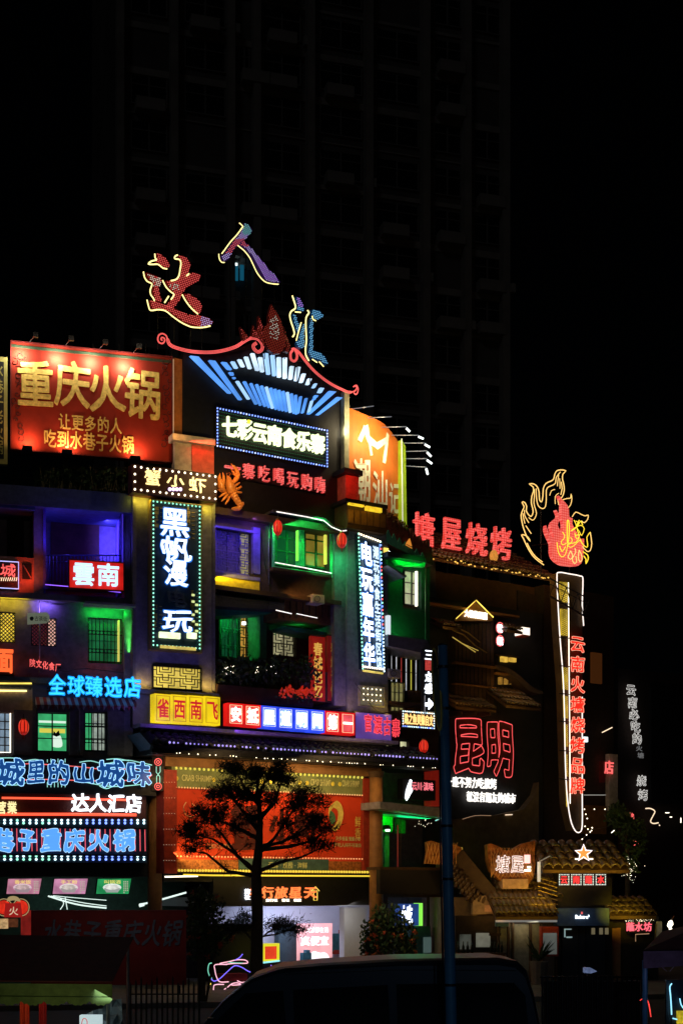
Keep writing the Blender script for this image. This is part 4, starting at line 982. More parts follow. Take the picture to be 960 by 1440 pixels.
# fan of blue bars
T = Thing(FB, 'light_fan', 'fan of blue and white light bars spread across the dark gable like a pagoda roof', 'light decoration', 380, 583, -.1)
def bar(xt, yt, xb, yb, wt, wb, mat):
    P = zz(260, 480, 4, [(xt - wt / 2, yt), (xt + wt / 2, yt + wt * .12), (xb + wb / 2, yb + wb * .12), (xb - wb / 2, yb)]); T.poly('light_bar', P, -.22, -.12, mat)
b1 = E('fan_blue', (.11, .36, 1), 1.1, ns=1); b2 = E('fan_pale', (.36, .62, 1), 1.15); b3 = E('fan_white', (.6, .8, 1), 1.4, ns=2)
for q_ in ((55, 80, 255, 288, 46, 18, b1), (155, 105, 315, 325, 34, 16, b1), (222, 115, 255, 155, 26, 22, b1), (272, 112, 292, 148, 18, 16, b2), (310, 100, 330, 140, 18, 16, b3), (347, 85, 370, 150, 18, 16, b3), (383, 66, 412, 160, 18, 18, b3),
           (427, 88, 440, 168, 20, 16, b3), (459, 65, 474, 182, 20, 16, b2), (497, 75, 507, 190, 18, 15, b2), (532, 88, 534, 198, 18, 16, b3), (566, 90, 566, 205, 18, 16, b3), (605, 138, 597, 210, 18, 16, b3), (642, 142, 628, 218, 18, 15, b3),
           (672, 180, 657, 228, 18, 16, b3), (705, 208, 692, 240, 18, 16, b3), (738, 236, 726, 258, 14, 14, b2), (773, 260, 760, 285, 22, 20, b2), (832, 278, 700, 405, 40, 18, b1), (872, 312, 750, 410, 34, 18, b1),
           (248, 146, 256, 156, 20, 16, b1), (262, 172, 270, 188, 22, 14, b1), (278, 200, 284, 208, 14, 8, b1), (742, 302, 736, 312, 20, 18, b1), (732, 318, 728, 326, 14, 12, b1)): bar(*q_)
tx = (298, 338, 375, 407, 435, 462, 487, 510, 533, 556, 580, 603, 627, 655, 686, 718); ty = (222, 224, 234, 240, 248, 254, 260, 266, 272, 278, 284, 292, 300, 308, 318, 332)
bxx = (362, 405, 430, 455, 478, 497, 517, 537, 556, 576, 597, 618, 632, 640, 665, 700); by = (322, 350, 357, 363, 369, 374, 380, 385, 388, 392, 397, 402, 406, 402, 400, 396)
for i in range(16):
    f = .0; w = 16 if i not in (0, 1) else 20; e = bxx[i]; bar(tx[i], ty[i], e, by[i], w * .66, w * .58, b1 if i % 5 else b2)

# red scroll lines
T = Thing(FB, 'neon_roofline', 'pair of red neon roof curves ending in scrolls over the blue light fan', 'neon sign', 365, 560, .1)
rs = E('roof_red', (1, .13, .12), 1.15, ns=1.2)
def ribbon(pts, wpx, c0=0, c1=0):
    pts = smooth_line(pts, 4); n = len(pts)
    for s_ in (-1, 0, 1):
        o_ = []
        for i, p in enumerate(pts):
            a = pts[max(i - 1, 0)]; b = pts[min(i + 1, n - 1)]; dx, dy = b[0] - a[0], b[1] - a[1]; l = hypot(dx, dy) or 1
            w_ = wpx * (.28 if i < c0 * 4 or i > n - c1 * 4 else 1); o_.append((p[0] - dy / l * s_ * w_, p[1] + dx / l * s_ * w_))
        T.tube('neon_tube', o_, 1.15, .05, rs)
ribbon(zz(215, 425, 4.8, [(66, 258), (56, 250), (62, 238), (78, 244), (80, 262), (66, 278), (44, 272), (34, 250), (42, 222), (66, 212), (90, 226), (100, 252), (115, 285), (160, 308), (260, 332), (380, 338), (470, 327), (560, 300), (620, 262), (665, 242), (710, 250), (738, 285), (735, 320), (710, 335), (685, 318), (678, 292), (700, 275)]), 1.7, 11, 0)
ribbon(zz(400, 410, 8.727, [(100, 720), (75, 760), (80, 830), (120, 855), (150, 820), (150, 760), (120, 705), (90, 710)]), 1.2)
ribbon(zz(400, 410, 8.727, [(110, 700), (170, 740), (240, 830), (330, 940), (450, 1050), (580, 1140), (700, 1200), (790, 1235), (860, 1220), (885, 1180), (865, 1155), (845, 1170), (880, 1150), (900, 1190), (895, 1240), (870, 1262), (850, 1240)]), 1.3, 0, 9)
T.poly('back_plate', [(x, y) for x, y in ((258, 488), (300, 494), (340, 488), (368, 477), (368, 484), (340, 496), (300, 503), (258, 497))], -.5, -.3, black)

# LED characters on the roof
LEDM = [E('led_red', (1, .13, .12), 1.25, samp=False), E('led_lav', (.62, .5, 1), 1.3, samp=False), E('led_cyan', (.25, .85, .75), 1.1, samp=False), E('led_blue', (.2, .62, 1), 1.3, samp=False), E('led_violet', (.55, .25, 1), 1.3, samp=False), E('led_white', (1, .85, .7), 1.2, samp=False), E('led_dimred', (.5, .05, .03), .9, samp=False)]
plates = {'r': E('plate_red', (.14, .006, .005), .5), 'b': E('plate_blue', (.004, .03, .09), .5), 'v': E('plate_violet', (.03, .01, .07), .5), 'd': E('plate_dark', (.04, .004, .003), .4)}
def ledchar(T, polys, off, plate, colour, pitch=2.5, sz=1.5, ang=0.3):
    mb = MB(); ca, sa = cos(ang), sin(ang)
    for P in polys:
        T.poly('stroke_plate', P, off - .12, off, plate)
        xs = [p[0] for p in P]; ys = [p[1] for p in P]; mx, my = sum(xs) / len(xs), sum(ys) / len(ys); R = max(max(xs) - min(xs), max(ys) - min(ys)); n = int(R / pitch) + 2
        for i in range(-n, n + 1):
            for j in range(-n, n + 1):
                x = mx + (i * ca - j * sa) * pitch; y = my + (i * sa + j * ca) * pitch
                if inside((x, y), P): mb.k = colour(x, y); mb.ball(T.p(x, y, off + .02), sz / 2 * T.m(x))
    T.add('leds', mb, LEDM, kind='stuff')
def frame_legs(T, xs, y0, y1, off):
    mb = MB()
    for x in xs: T.tb(mb, [(x, y0, off), (x, y1, off)], 1.6, off)
    T.tb(mb, [(xs[0], (y0 + y1) / 2, off), (xs[-1], (y0 + y1) / 2 + 3, off)], 1.2, off); T.add('support_frame', mb, blackm)
Rr = random.Random(11)
da = lambda P: zz(195, 350, 8.727, P)
T = Thing(FB, 'led_character', 'giant red LED brush character 达 with yellow neon edge, left of the three on the roof', 'neon sign', 250, 490, .2)
polys = [da(P) for P in ([(230, 50), (280, 70), (330, 110), (370, 165), (385, 205), (350, 235), (310, 225), (265, 190), (220, 150), (235, 110)],
  [(100, 290), (160, 310), (250, 345), (285, 380), (270, 440), (245, 480), (265, 570), (290, 640), (200, 640), (205, 590), (180, 520), (185, 460), (180, 415), (130, 360)],
  [(140, 630), (220, 640), (320, 690), (420, 720), (520, 770), (620, 810), (740, 815), (860, 845), (920, 900), (880, 940), (760, 950), (660, 935), (590, 910), (500, 850), (420, 790), (340, 745), (240, 735), (175, 725)],
  [(490, 80), (550, 85), (600, 120), (635, 170), (630, 230), (600, 310), (660, 290), (740, 310), (765, 340), (730, 390), (660, 430), (600, 465), (560, 510), (530, 560), (510, 620), (450, 700), (400, 740), (330, 700), (380, 650), (420, 590), (440, 540), (410, 510), (360, 430), (340, 385), (400, 395), (470, 380), (510, 320), (525, 240), (530, 160), (500, 110)],
  [(560, 545), (640, 565), (700, 600), (750, 650), (780, 710), (770, 770), (735, 795), (700, 770), (650, 700), (600, 630)])]
ledchar(T, polys, .2, plates['r'], lambda x, y: (1 if x > 283 and y > 445 else (5 if x < 228 and y < 402 and y > 380 and Rr.random() < .7 else (5 if 238 < x < 252 and 398 < y < 408 and Rr.random() < .5 else 0))))
for L_ in ([(200, 60), (205, 110), (220, 135), (160, 150), (120, 185), (180, 190), (240, 190), (300, 235), (350, 245)], [(60, 280), (75, 350), (110, 400), (165, 430), (145, 500), (150, 560), (185, 610), (195, 640)],
  [(105, 625), (125, 710), (150, 755), (240, 745), (330, 760), (420, 830), (520, 900), (600, 940), (660, 960), (780, 965), (880, 945)], [(480, 75), (450, 90), (445, 120), (500, 130), (520, 170), (510, 250), (495, 330), (460, 375), (400, 390)],
  [(295, 385), (340, 470), (400, 530), (435, 560), (400, 620)], [(370, 580), (320, 660)], [(590, 330), (620, 305)], [(535, 560), (580, 640), (650, 730), (730, 800)]):
    T.tube('neon_tube', smooth_line(da(L_), 3), 1.9, .26, E('pale_yellow_neon'))
frame_legs(T, (222, 245, 268, 284), 400, 492, -.1)
re = lambda P: zz(300, 305, 9.6, P)
T = Thing(FB, 'led_character', 'giant LED brush character 人 fading green, red and violet, highest of the three on the roof', 'neon sign', 345, 480, .2)
polys = [re([(420, 80), (470, 100), (520, 160), (530, 190), (490, 240), (430, 300), (380, 330), (340, 380), (290, 420), (250, 490), (210, 570), (160, 600), (125, 580), (110, 520), (160, 490), (220, 400), (280, 320), (340, 250), (390, 170)]),
         re([(390, 310), (440, 350), (500, 400), (570, 490), (640, 570), (720, 660), (760, 720), (830, 780), (905, 880), (820, 880), (730, 865), (680, 800), (620, 700), (560, 590), (500, 490), (430, 410), (370, 370)])]
def rc(x, y):
    if y < 330 and x > 341: return 2
    if y < 336: return 1
    if x < 343 and y < 356 or (y < 347): return 0
    if x < 330: return 1
    if x > 362 or y > 366: return 4 if (int(x) % 3) else 1
    return 1
ledchar(T, polys, .2, plates['v'], rc, ang=-.5)
for L_ in ([(350, 80), (400, 130), (385, 150), (320, 240), (230, 340), (150, 450), (115, 495)], [(75, 500), (80, 560), (110, 610), (150, 615)], [(330, 385), (420, 460), (490, 550), (540, 650), (600, 770), (690, 870), (780, 900), (880, 910)]):
    T.tube('neon_tube', smooth_line(re(L_), 3), 1.4, .26, E('pale_yellow_neon'))
frame_legs(T, (324, 346, 368, 386), 345, 490, -.1)
hu = lambda P: zz(400, 410, 8.727, P)
T = Thing(FB, 'led_character', 'giant blue LED brush character 汇 with yellow neon edge, right of the three on the roof', 'neon sign', 435, 530, .2)
polys = [hu(P) for P in ([(145, 60), (190, 90), (225, 150), (245, 235), (160, 230), (165, 180), (155, 120)], [(105, 270), (140, 300), (165, 370), (185, 420), (165, 500), (150, 480), (125, 380)], [(235, 395), (250, 420), (240, 560), (250, 680), (200, 700), (160, 680), (145, 620), (180, 590), (200, 520)],
  [(330, 225), (430, 230), (480, 300), (440, 330), (400, 350), (340, 300)], [(320, 330), (355, 380), (350, 500), (350, 720), (440, 750), (500, 800), (530, 880), (510, 900), (450, 850), (380, 830), (330, 810), (300, 740), (310, 600), (305, 450)])]
ledchar(T, polys, .2, plates['b'], lambda x, y: 4 if (y < 432 and x < 430) else 3, pitch=2.4)
for L_ in ([(95, 50), (115, 110), (135, 200), (85, 240), (65, 290), (80, 370), (110, 460), (120, 520), (100, 555)], [(130, 250), (200, 255)], [(205, 380), (170, 500), (145, 600)], [(280, 230), (300, 260), (265, 320), (262, 450), (268, 600), (258, 700), (262, 780), (300, 850)], [(340, 830), (400, 870)], [(425, 860), (480, 920)], [(340, 300), (350, 340), (385, 358)]):
    T.tube('neon_tube', smooth_line(hu(L_), 3), 2.0 if len(L_) > 5 else 1.6, .26, E('pale_yellow_neon'))
frame_legs(T, (418, 436, 452), 470, 545, -.1)
fl = lambda P: zz(215, 425, 4.8, P)
T = Thing(FB, 'led_flame', 'dim red and grey dotted LED flame rising between the two red roof scrolls', 'neon sign', 387, 500, .15)
polys = [fl(P) for P in ([(800, 10), (820, 50), (850, 90), (870, 140), (880, 190), (900, 250), (895, 300), (860, 345), (820, 350), (780, 320), (760, 270), (745, 220), (750, 170), (780, 140), (780, 90)], [(590, 165), (620, 200), (640, 225), (655, 235), (610, 262)], [(680, 150), (690, 200), (710, 160), (715, 90), (738, 150), (745, 220), (756, 300), (742, 275), (710, 238), (665, 230)], [(885, 165), (905, 240), (930, 290), (918, 340), (890, 330), (905, 290)])]
def fcol(x, y):
    if x < 370: return 6 if Rr.random() < .75 else 0
    d = hypot((x - 386) / 9, (y - 462) / 26); return 5 if (d < .75 and Rr.random() < .45) else 6
ledchar(T, polys, .1, plates['d'], fcol, pitch=2.3, sz=1.2)
frame_legs(T, (372, 387, 400), 470, 505, -.1)

# lobster
T = Thing(FB, 'lobster_figure', 'orange lobster figure with raised claws fixed to the dark wall beside the red characters', 'figure', 322, 717, .5)
lob = M('lobster_shell', (.75, .24, .035), .42, ns=2.2, na=.6, bump=.3, emit=(.75, .16, .015), es=.22)
def limb(name, pts, parent=None, off=.35):
    m = T.m(322); P = [T.p(300 + a[0] / 18, 645 + a[1] / 18, off) for a in pts]; R_ = [a[2] / 18 * m for a in pts]
    Q, RR = [], []
    for i in range(len(P) - 1):
        for k in range(4): t = k / 4; Q.append(P[i].lerp(P[i + 1], t)); RR.append(R_[i] * (1 - t) + R_[i + 1] * t)
    Q.append(P[-1]); RR.append(R_[-1]); return T.add(name, MB().tube(Q, RR, 12), lob, parent=parent, smooth=True)
b = limb('carapace', [(345, 425, 8), (385, 500, 60), (420, 640, 105), (440, 760, 112), (480, 870, 92)])
for i, (x, y, r) in enumerate(((505, 905, 92), (545, 965, 90), (590, 1030, 86), (630, 1095, 82), (665, 1150, 74), (680, 1205, 64))): limb('tail_segment', [(x - 25, y - 35, r * .85), (x, y, r), (x + 22, y + 34, r * .9)], off=.36)
limb('tail_fan', [(680, 1215, 60), (640, 1262, 55), (560, 1270, 52), (470, 1262, 22)]); limb('tail_fan', [(700, 1180, 50), (740, 1140, 48), (750, 1100, 20)])
c = limb('claw', [(310, 820, 30), (240, 770, 70), (200, 690, 88), (185, 600, 78), (150, 510, 46), (160, 430, 30), (175, 370, 8)]); limb('claw_finger', [(250, 640, 50), (265, 540, 42), (262, 440, 30), (240, 350, 8)], parent=c)
c = limb('claw', [(470, 620, 40), (530, 570, 50), (590, 500, 62), (620, 400, 60), (590, 290, 50), (520, 200, 36), (445, 130, 8)]); limb('claw_finger', [(570, 440, 34), (520, 370, 30), (480, 300, 24), (440, 240, 8)], parent=c)
for pts in ([(330, 850, 30), (240, 910, 30), (150, 975, 12)], [(370, 900, 30), (290, 990, 34), (210, 1080, 12)], [(410, 960, 28), (370, 1060, 32), (310, 1150, 12)], [(320, 800, 26), (220, 830, 26), (105, 780, 10)],
            [(540, 700, 30), (600, 650, 28), (670, 610, 12)], [(560, 760, 28), (640, 760, 30), (700, 700, 22), (715, 730, 10)], [(550, 820, 28), (630, 850, 30), (725, 855, 14)]): limb('leg', pts, off=.3)
for pts in ([(385, 480, 8), (430, 380, 6), (500, 400, 3)], [(360, 440, 8), (330, 380, 5), (430, 350, 3)]): limb('antenna', pts)
T.area(330, 640, 2.2, .4, .3, 40, (1, .7, .25), (320, 690), .4)

# roof pier 2
T = Thing(FB, 'roof_pier', 'dark roof pier with its red-lit face at the foot of the orange curved billboard', 'pillar', 492, 706, .1)
T.box('pier', (486, 664, 504, 705), -1.2, .2, M('red_lit_wall')); T.box('cap', (484, 657, 510, 664), -1.3, .4, black); T.area(494, 665, .7, .4, .05, 4, (1, .05, .03), (494, 690), .2)  # pier coloured red for the red light falling on it

# curved orange billboard
T = Thing(FB, 'billboard', 'tall curved orange billboard with white characters 潮汕记 lit by long-armed lamps', 'billboard', 527, 735, -.2)
def curv(x):  # bulges towards the street
    u = (x - 490) / 80.0; return -.5 + .9 * u - 1.6 * u * u
def ctop(x): return 573 + (x - 490) * .42 + max(0, x - 530) ** 2 * .022
def cp(x, y, d=0): return T.p(x, y, curv(x) + d)
mb = MB(); N_ = 12
for k in range(N_):
    x0 = 490 + 74 * k / N_; x1 = 490 + 74 * (k + 1) / N_
    f = [cp(x0, 742), cp(x1, 748), cp(x1, ctop(x1)), cp(x0, ctop(x0))]; mb.prism(f, [v + Vector((0, .15, 0)) for v in f])
om = M('orange_print', (.62, .16, .03), .5, ns=.9, na=.35, bump=.03)
T.add('board', mb, om)
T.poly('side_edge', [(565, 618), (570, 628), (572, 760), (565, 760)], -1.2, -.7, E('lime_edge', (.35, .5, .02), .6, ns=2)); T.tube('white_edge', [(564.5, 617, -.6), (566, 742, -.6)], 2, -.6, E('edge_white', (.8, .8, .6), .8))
T.tube('left_edge', [(490, 572, -.4), (490, 700, -.4)], 1.6, -.4, E('edge_amber', (.9, .6, .2), .7))
wp = M('white_print', (.78, .76, .62), .6, bump=0)
def cpoly(name, P, mat, d=.03):
    f = [cp(x, y, d) for x, y in P]; return T.add(name, MB().prism(f, [v + Vector((0, .03, 0)) for v in f]), mat)
for P in ([(503, 618), (512, 597), (518, 612), (530, 622), (544, 614), (543, 623), (531, 632), (517, 622), (513, 610), (508, 622)], [(514, 598), (517, 597), (524, 640), (521, 641)], [(544, 608), (547, 612), (542, 652), (538, 650)]): cpoly('brush_stroke', P, wp)
for ch, r in (('潮', (497, 645, 521, 706)), ('汕', (524, 662, 545, 716)), ('记', (547, 678, 563, 722))):
    vs, fs = glyph(ch, .035); out = []
    for v in vs:
        x = r[0] + (v.x - .03) / .94 * (r[2] - r[0]); y = r[3] - (v.y + .09) / .94 * (r[3] - r[1]); p_ = cp(x, y, .03 + v.z * .02); out.append(p_)
    mb = MB(); mb._add(out, fs); T.add('character', mb, wp)
ends = ((525, 571, 495, 575), (550, 586, 512, 588), (571, 600, 532, 601), (588, 612, 548, 612), (597, 623, 563, 623), (600, 634, 566, 635), (600, 645, 566, 645), (599, 657, 566, 655))
for i, (x, y, bx_, by_) in enumerate(ends):
    T.tube('lamp_arm', [(bx_, by_, -.5 - i * .12), (x, y, 1.3 - i * .1)], 1.2, 1, E('arm_painted_lit', (.3, .32, .34), .5))  # arms glow by themselves to look lit by their lamps
    dx, dy = ((5, 3), (5, 4), (5, 5), (7, 3), (7, 4), (6, 6), (7, 5), (2, 8))[i]
    if i >= 2: T.tube('lamp_head', [(x, y + 2, 1.2 - i * .1), (x + dx, y + 2 + dy, 1.25 - i * .1)], 3.0, 1, E('flood_head', (.9, 1, .95), 2.5))
for x, y, pw in ((503, 600, 26), (520, 612, 40), (540, 628, 26), (555, 648, 18)): T.area(x + 8, y - 18, curv(x) + 1.1, .25, .2, pw, (1, .8, .45), (x, y + 6), curv(x))
T.area(485, 605, -.0, .2, .2, 3, (1, .9, .6), (488, 607), -.5)

# second pillar with long sign
T = Thing(FB, 'narrow_pillar', 'narrow grey-violet pillar carrying the long slanting white sign', 'pillar', 517, 1000, 0)
T.box('shaft', (488, 742, 545, 1003), -1.4, .15, plaster_l)
T.box('header_box', (488, 704, 543, 742), -1.2, .45, woodd); T.box('cornice', (486, 700, 545, 705), -1.2, .6, black)
mb = MB()
for k in range(6): T.bx(mb, (490 + k * 9, 716 + k * 1.2, 497 + k * 9, 735 + k * 1.2), .45, .48)
T.add('carved_panels', mb, M('warm_brown'))
for r in ((491, 706, 512, 709), (515, 711, 537, 717)): T.box('yellow_light', r, .45, .56, E('amber_strip', (1, .68, .03), .9, ns=5))
T.area(515, 712, .9, 1.6, .05, 3, (1, .6, .05), (515, 735), .46)
window(T, (506, 963, 541, 992), .16, M('olive_metal'), E('lattice_dim', (.35, .33, .2), .25, ns=3), 1, 1, 1.2, lattice='maze', lm=M('olive_metal'), name='lattice_window')
mb = MB()
for a in range(5):
    for b_ in range(3): mb.ball(T.p(511 + a * 6, 968 + b_ * 8 + a * .5, .3), .03)
T.add('window_lights', mb, bulb_w, kind='stuff')
T.area(497, 1000, .6, .5, .05, 3.5, (1, .6, .08), (497, 975), .15); T.area(543, 1003, .6, .3, .05, 3, (1, .6, .08), (541, 985), .15)
T.area(500, 1010, 1.6, 1, .1, 9, (.25, .15, 1), (500, 930), .15)
T = Thing(FB, 'vertical_sign', 'long slanting vertical sign with glaring white characters 电玩嘉年华 and coloured edge bulbs', 'sign', 522, 945, .6)
def sp(x, y, d=0): return T.p(x, y, .35 + d)
B4 = [(503, 750), (536, 762), (541, 944), (509, 940)]
T.poly('board', B4, .16, .35, M('deep_blue_board'))
def lerp(a, b, t): return (a[0] + (b[0] - a[0]) * t, a[1] + (b[1] - a[1]) * t)
def uv(u, v): return lerp(lerp(B4[0], B4[1], u), lerp(B4[3], B4[2], u), v)
def quadchar(ch, u0, v0, u1, v1, mat, bold, d, outline=0, name='character'):
    vs, fs = glyph(ch, bold, outline); out = []
    for v in vs:
        u = u0 + (v.x - .03) / .94 * (u1 - u0); w = v1 - (v.y + .09) / .94 * (v1 - v0); x, y = uv(u, w); out.append(sp(x, y, d + v.z * (.06 if not outline else .3)))
    mb = MB(); mb._add(out, fs); return T.add(name, mb, mat)
for i, ch in enumerate('电玩嘉年华'):
    v0 = .045 + i * .19; quadchar(ch, .06, v0 - .004, .60, v0 + .179, MATS['halo_blue'], .06, .02, name='halo_letter'); quadchar(ch, .1, v0, .57, v0 + .172, white_e, .05, .1)
for i, ch in enumerate('潮玩美食生活街区馆'):
    v0 = .05 + i * .105; quadchar(ch, .63, v0, .88, v0 + .095, E('blue_white_small', (.6, .8, 1), 1.6), .045, .08, name='small_character')
mb = MB(); R = random.Random(6); nb = 36
for k in range(nb + 1):
    for u in (.03, .97):
        x, y = uv(u, k / nb); mb.k = 0 if u < .5 else (R.choice((0, 1, 2, 3)) if k < 26 else 1); mb.sphere(sp(x, y, .06), .032, nu=6, nv=4)
for k in range(10):
    for v_ in (.0, .985):
        x, y = uv(.05 + k * .1, v_); mb.k = 4; mb.sphere(sp(x, y, .06), .035, nu=6, nv=4)
T.add('bulbs', mb, [bulb_g, bulb_c, bulb_r, bulb_b, bulb_w], kind='stuff'); T.tube('blue_edge', [uv(.92, .02), uv(.92, .98)], 1.1, .42, E('edge_blue', (.15, .4, 1), 1.0))
T.tube('base_light', [(510, 943), (538, 947)], 3, .4, E('base_gold'))

# vertical red banners 春城记忆
for i, (x0, x1, lab, col) in enumerate(((437, 457, 'red vertical banner with gold characters 春城记忆, brighter of the two by the pillar', .30), (461, 478, 'darker red vertical banner with faint 春城记忆 characters next to the brighter one', .1))):
    T = Thing(FB, 'vertical_banner', lab, 'banner', (x0 + x1) / 2, 985, -.1, 'red vertical banners')
    T.box('cloth', (x0, 894, x1, 985), -.25, -.12, E('banner_e%d' % i, (.5 * col, .012 * col, .006 * col), 1.0, base=(.4, .03, .02), ns=3))  # cloth given its own glow to look lit, weaker on the second
    T.tube('rod', [(x0 - 1, 893), (x1 + 1, 894)], 1.5, -.12, woodd)
    T.row('春城记忆', (x0 + 4, 903, x1 - 4, 982), -.1, .02, E('gold_dim%d' % i, (.8, .45, .08), .75 if i == 0 else .16), vert=True, bold=.03)

# balcony plants
T = Thing(FB, 'balcony_plants', 'dark potted plants with tiny fairy lights along the balcony below the green one', 'plant', 370, 985, 0)
leaves(T, 'foliage', [(T.p(312 + k * 12, 948 + 5 * sin(k * 1.7), .1), (.45, .35, .5)) for k in range(11)], 130, .15, leafm, seed=9)
mb = MB(); R = random.Random(9)
for k in range(26): mb.ball(T.p(R.choice((R.uniform(312, 330), R.uniform(358, 392))), R.uniform(936, 948), .45), R.uniform(.006, .018))
T.add('fairy_lights', mb, bulb_w, kind='stuff')
T.box('planter', (306, 962, 440, 984), -.1, .4, woodd)
T = Thing(FB, 'red_flowers', 'cluster of red flowers with painted glow on the balcony left of the red banners', 'plant', 418, 984, .3)
leaves(T, 'blossom', [(T.p(400 + k * 9, 976 - (k % 2) * 3, .5), (.2, .2, .15)) for k in range(5)], 45, .12, E('flower_red', (.6, .03, .01), .45, base=(.6, .05, .03)), seed=2)  # blossoms given a glow that paints in light
leaves(T, 'foliage', [(T.p(400 + k * 9, 980, .45), (.25, .2, .15)) for k in range(5)], 40, .12, leafm, seed=4)

# small signs near the lamp post
T = Thing(FB, 'bulb_sign', 'small slanting sign with orange-yellow characters in a border of white and blue bulbs', 'sign', 588, 1030, .5)
T.box('board', (565, 998, 611, 1022), .2, .4, M('maroon_black')); T.bulbs((566.5, 1000, 610, 1021), 3.2, 2, .45, [bulb_c, bulb_w], 'tlr'); T.bulbs((566.5, 1000, 610, 1021), 3.2, 2, .45, [bulb_b, bulb_c], 'b')
T.row('路之鱼贝娘自文', (568.5, 1003, 609, 1018), .45, .03, E('amber_letter', (1, .6, .2), 1.5), bold=.03)
T = Thing(FB, 'hanging_sign', 'black vertical sign with white brush writing and a white arrow behind the lamp post', 'sign', 603, 1000, .7)
T.box('board', (595, 912, 612, 1000), .45, .6, black); T.line('三', (597, 914, 609, 927), .62, white_e, name='character'); T.box('red_picture', (598, 928, 609, 942), .6, .62, E('picture_red', (.6, .06, .05), .8, ns=12))
T.row('点盛', (597, 944, 608, 976), .62, .02, white_e, vert=True, wob=.08, bold=.02); T.poly('arrow', [(598, 988), (603, 988), (603, 982), (610, 990), (603, 998), (603, 993), (598, 993)], .6, .64, white_e)
T.tube('pole', [(597, 978), (597, 1004)], 1.4, .6, E('pole_painted_lit', (.35, .35, .4), .5))  # pole glows by itself to look lit
T = Thing(FB, 'shop_sign', 'small black sign with a white dancing figure mark and red characters above the green-lit terrace', 'sign', 590, 1128, .3)
T.box('board', (566, 1095, 612, 1124), -.1, .2, black)
T.poly('figure_mark', [(577, 1096), (579, 1097), (578, 1106), (580, 1112), (577, 1117), (575, 1121), (572, 1126), (570, 1122), (571, 1113), (573, 1106)], .2, .24, white_e)
T.line('云川·滇味', (579, 1099, 609, 1111), .22, E('pink_letter', (1, .2, .25), 1.2), bold=.03)
T = Thing(FB, 'wall_board', 'plain red wall board beside the lamp post over the terrace', 'board', 614, 1140, .1); T.box('panel', (606, 1080, 622, 1133), -.3, .1, E('panel_red_e', (.09, .004, .002), 1, base=(.4, .03, .02)))  # board given a faint glow of its own to look lit
T.box('panel', (610, 1232, 623, 1254), -.3, .1, E('panel_red_f', (.3, .012, .006), 1, base=(.4, .03, .02)))
# green terrace
T = Thing(FB, 'terrace', 'green-lit upper terrace with a railing right of the shrimp restaurant post', 'terrace', 575, 1260, 0)
T.poly('canopy', [(534, 1127), (620, 1136), (622, 1150), (534, 1137)], -.6, 1.2, M('awning_grey')); 
mb = MB()
for k in range(9): x = 534 + k * 10; T.tb(mb, [(x, 1139 + k, 1.1), (x + 4, 1143 + k, -1)], 1.2, 0)
T.tb(mb, [(534, 1141, 1.1), (620, 1152, 1.1)], 1.4, 0); T.add('canopy_ribs', mb, gp)
gw = M('green_light_sheet', (.02, .5, .08), .6)  # green light of the terrace put into the sheet colour
T.box('green_lit_wall', (534, 1138, 552, 1170), -.6, -.5, gw); T.box('green_lit_wall', (557, 1142, 570, 1172), -.9, -.8, gw); T.box('green_post', (541, 1172, 547, 1220), -.7, -.6, M('green_lit_wall'))
T.box('deck', (534, 1219, 625, 1223), -1, 1.0, woodd); T.box('fascia', (534, 1223, 622, 1257), .8, 1.0, black)
T.tube('post', [(559, 1160), (559, 1220)], 2, .6, E('post_red', (.14, .015, .01), .7)); T.tube('post', [(563, 1150), (563, 1220)], 1, .6, woodd); T.tube('edge_light', [(612, 1154), (621, 1150)], 1.6, 1, E('mint_neon'))
T.box('hanging_lamp', (544, 1166, 548, 1169), .3, .4, white_e); T.poly('lamp_shade', [(545, 1160), (547, 1160), (550, 1166), (542, 1166)], .2, .5, blackm)
T.area(550, 1142, .0, 1.2, .3, 48, (.0, 1, .05), (548, 1155), -.6); T.area(590, 1150, .2, 1.5, .3, 18, (.0, 1, .25), (590, 1143), 1.0)
mb = MB(); R = random.Random(3)
for k in range(12): mb.ball(T.p(R.uniform(583, 606), R.uniform(1152, 1164), -.2), .012)
T.add('ceiling_lights', mb, bulb_w, kind='stuff')
T = Thing(FB, 'light_box_sign', 'small blue light box with white characters and a yellow side beside the flowering bush', 'sign', 578, 1308, .2)
T.box('light_box', (562, 1271, 589, 1302), -.1, .2, E('blue_box_dim', (.02, .07, .3), .7, ns=2)); T.box('yellow_edge', (589, 1270, 594, 1302), -.1, .22, E('lime_strip')); T.row('小吃', (564, 1273, 580, 1300), .22, .02, white_e, bold=.04)
T.box('box_below', (580, 1303, 605, 1345), -.6, .0, M('teal_dark', (.04, .12, .16), .6)); T.box('pale_panel', (596, 1318, 606, 1340), .0, .05, E('pale_teal', (.08, .13, .12), .6))

# ================================================================== SHRIMP RESTAURANT
T = Thing(FB, 'shrimp_banner', 'huge red crab and shrimp restaurant banner with green header, between the two wooden posts', 'billboard', 378, 1232, .2)
T.box('beam', (233, 1062, 536, 1077), -.4, .3, wood); T.box('back_wall', (230, 1062, 536, 1240), -.6, -.4, black)
T.box('board', (246, 1104, 511, 1208), -.3, .1, M('orange_red_print', (.62, .055, .018), .55, ns=.8, na=.22, bump=.04))
T.box('header', (242, 1076, 511, 1107), -.3, .16, M('sage_print', (.20, .24, .10), .55, ns=2, bump=0))
for r in ((231, 1082, 249, 1228), (511, 1094, 521, 1224)): T.box('side_panel', r, -.35, .22, M('perforated_red', (.3, .035, .02), .5))
mb = MB()
for k in range(6):
    for j in range(5): mb.ball(T.p(230.5 + j * 3.8, 1100 + k * 22, .23), .014)
T.add('panel_lights', mb, E('panel_dot', (.6, .5, .35), .7, samp=False), kind='stuff')
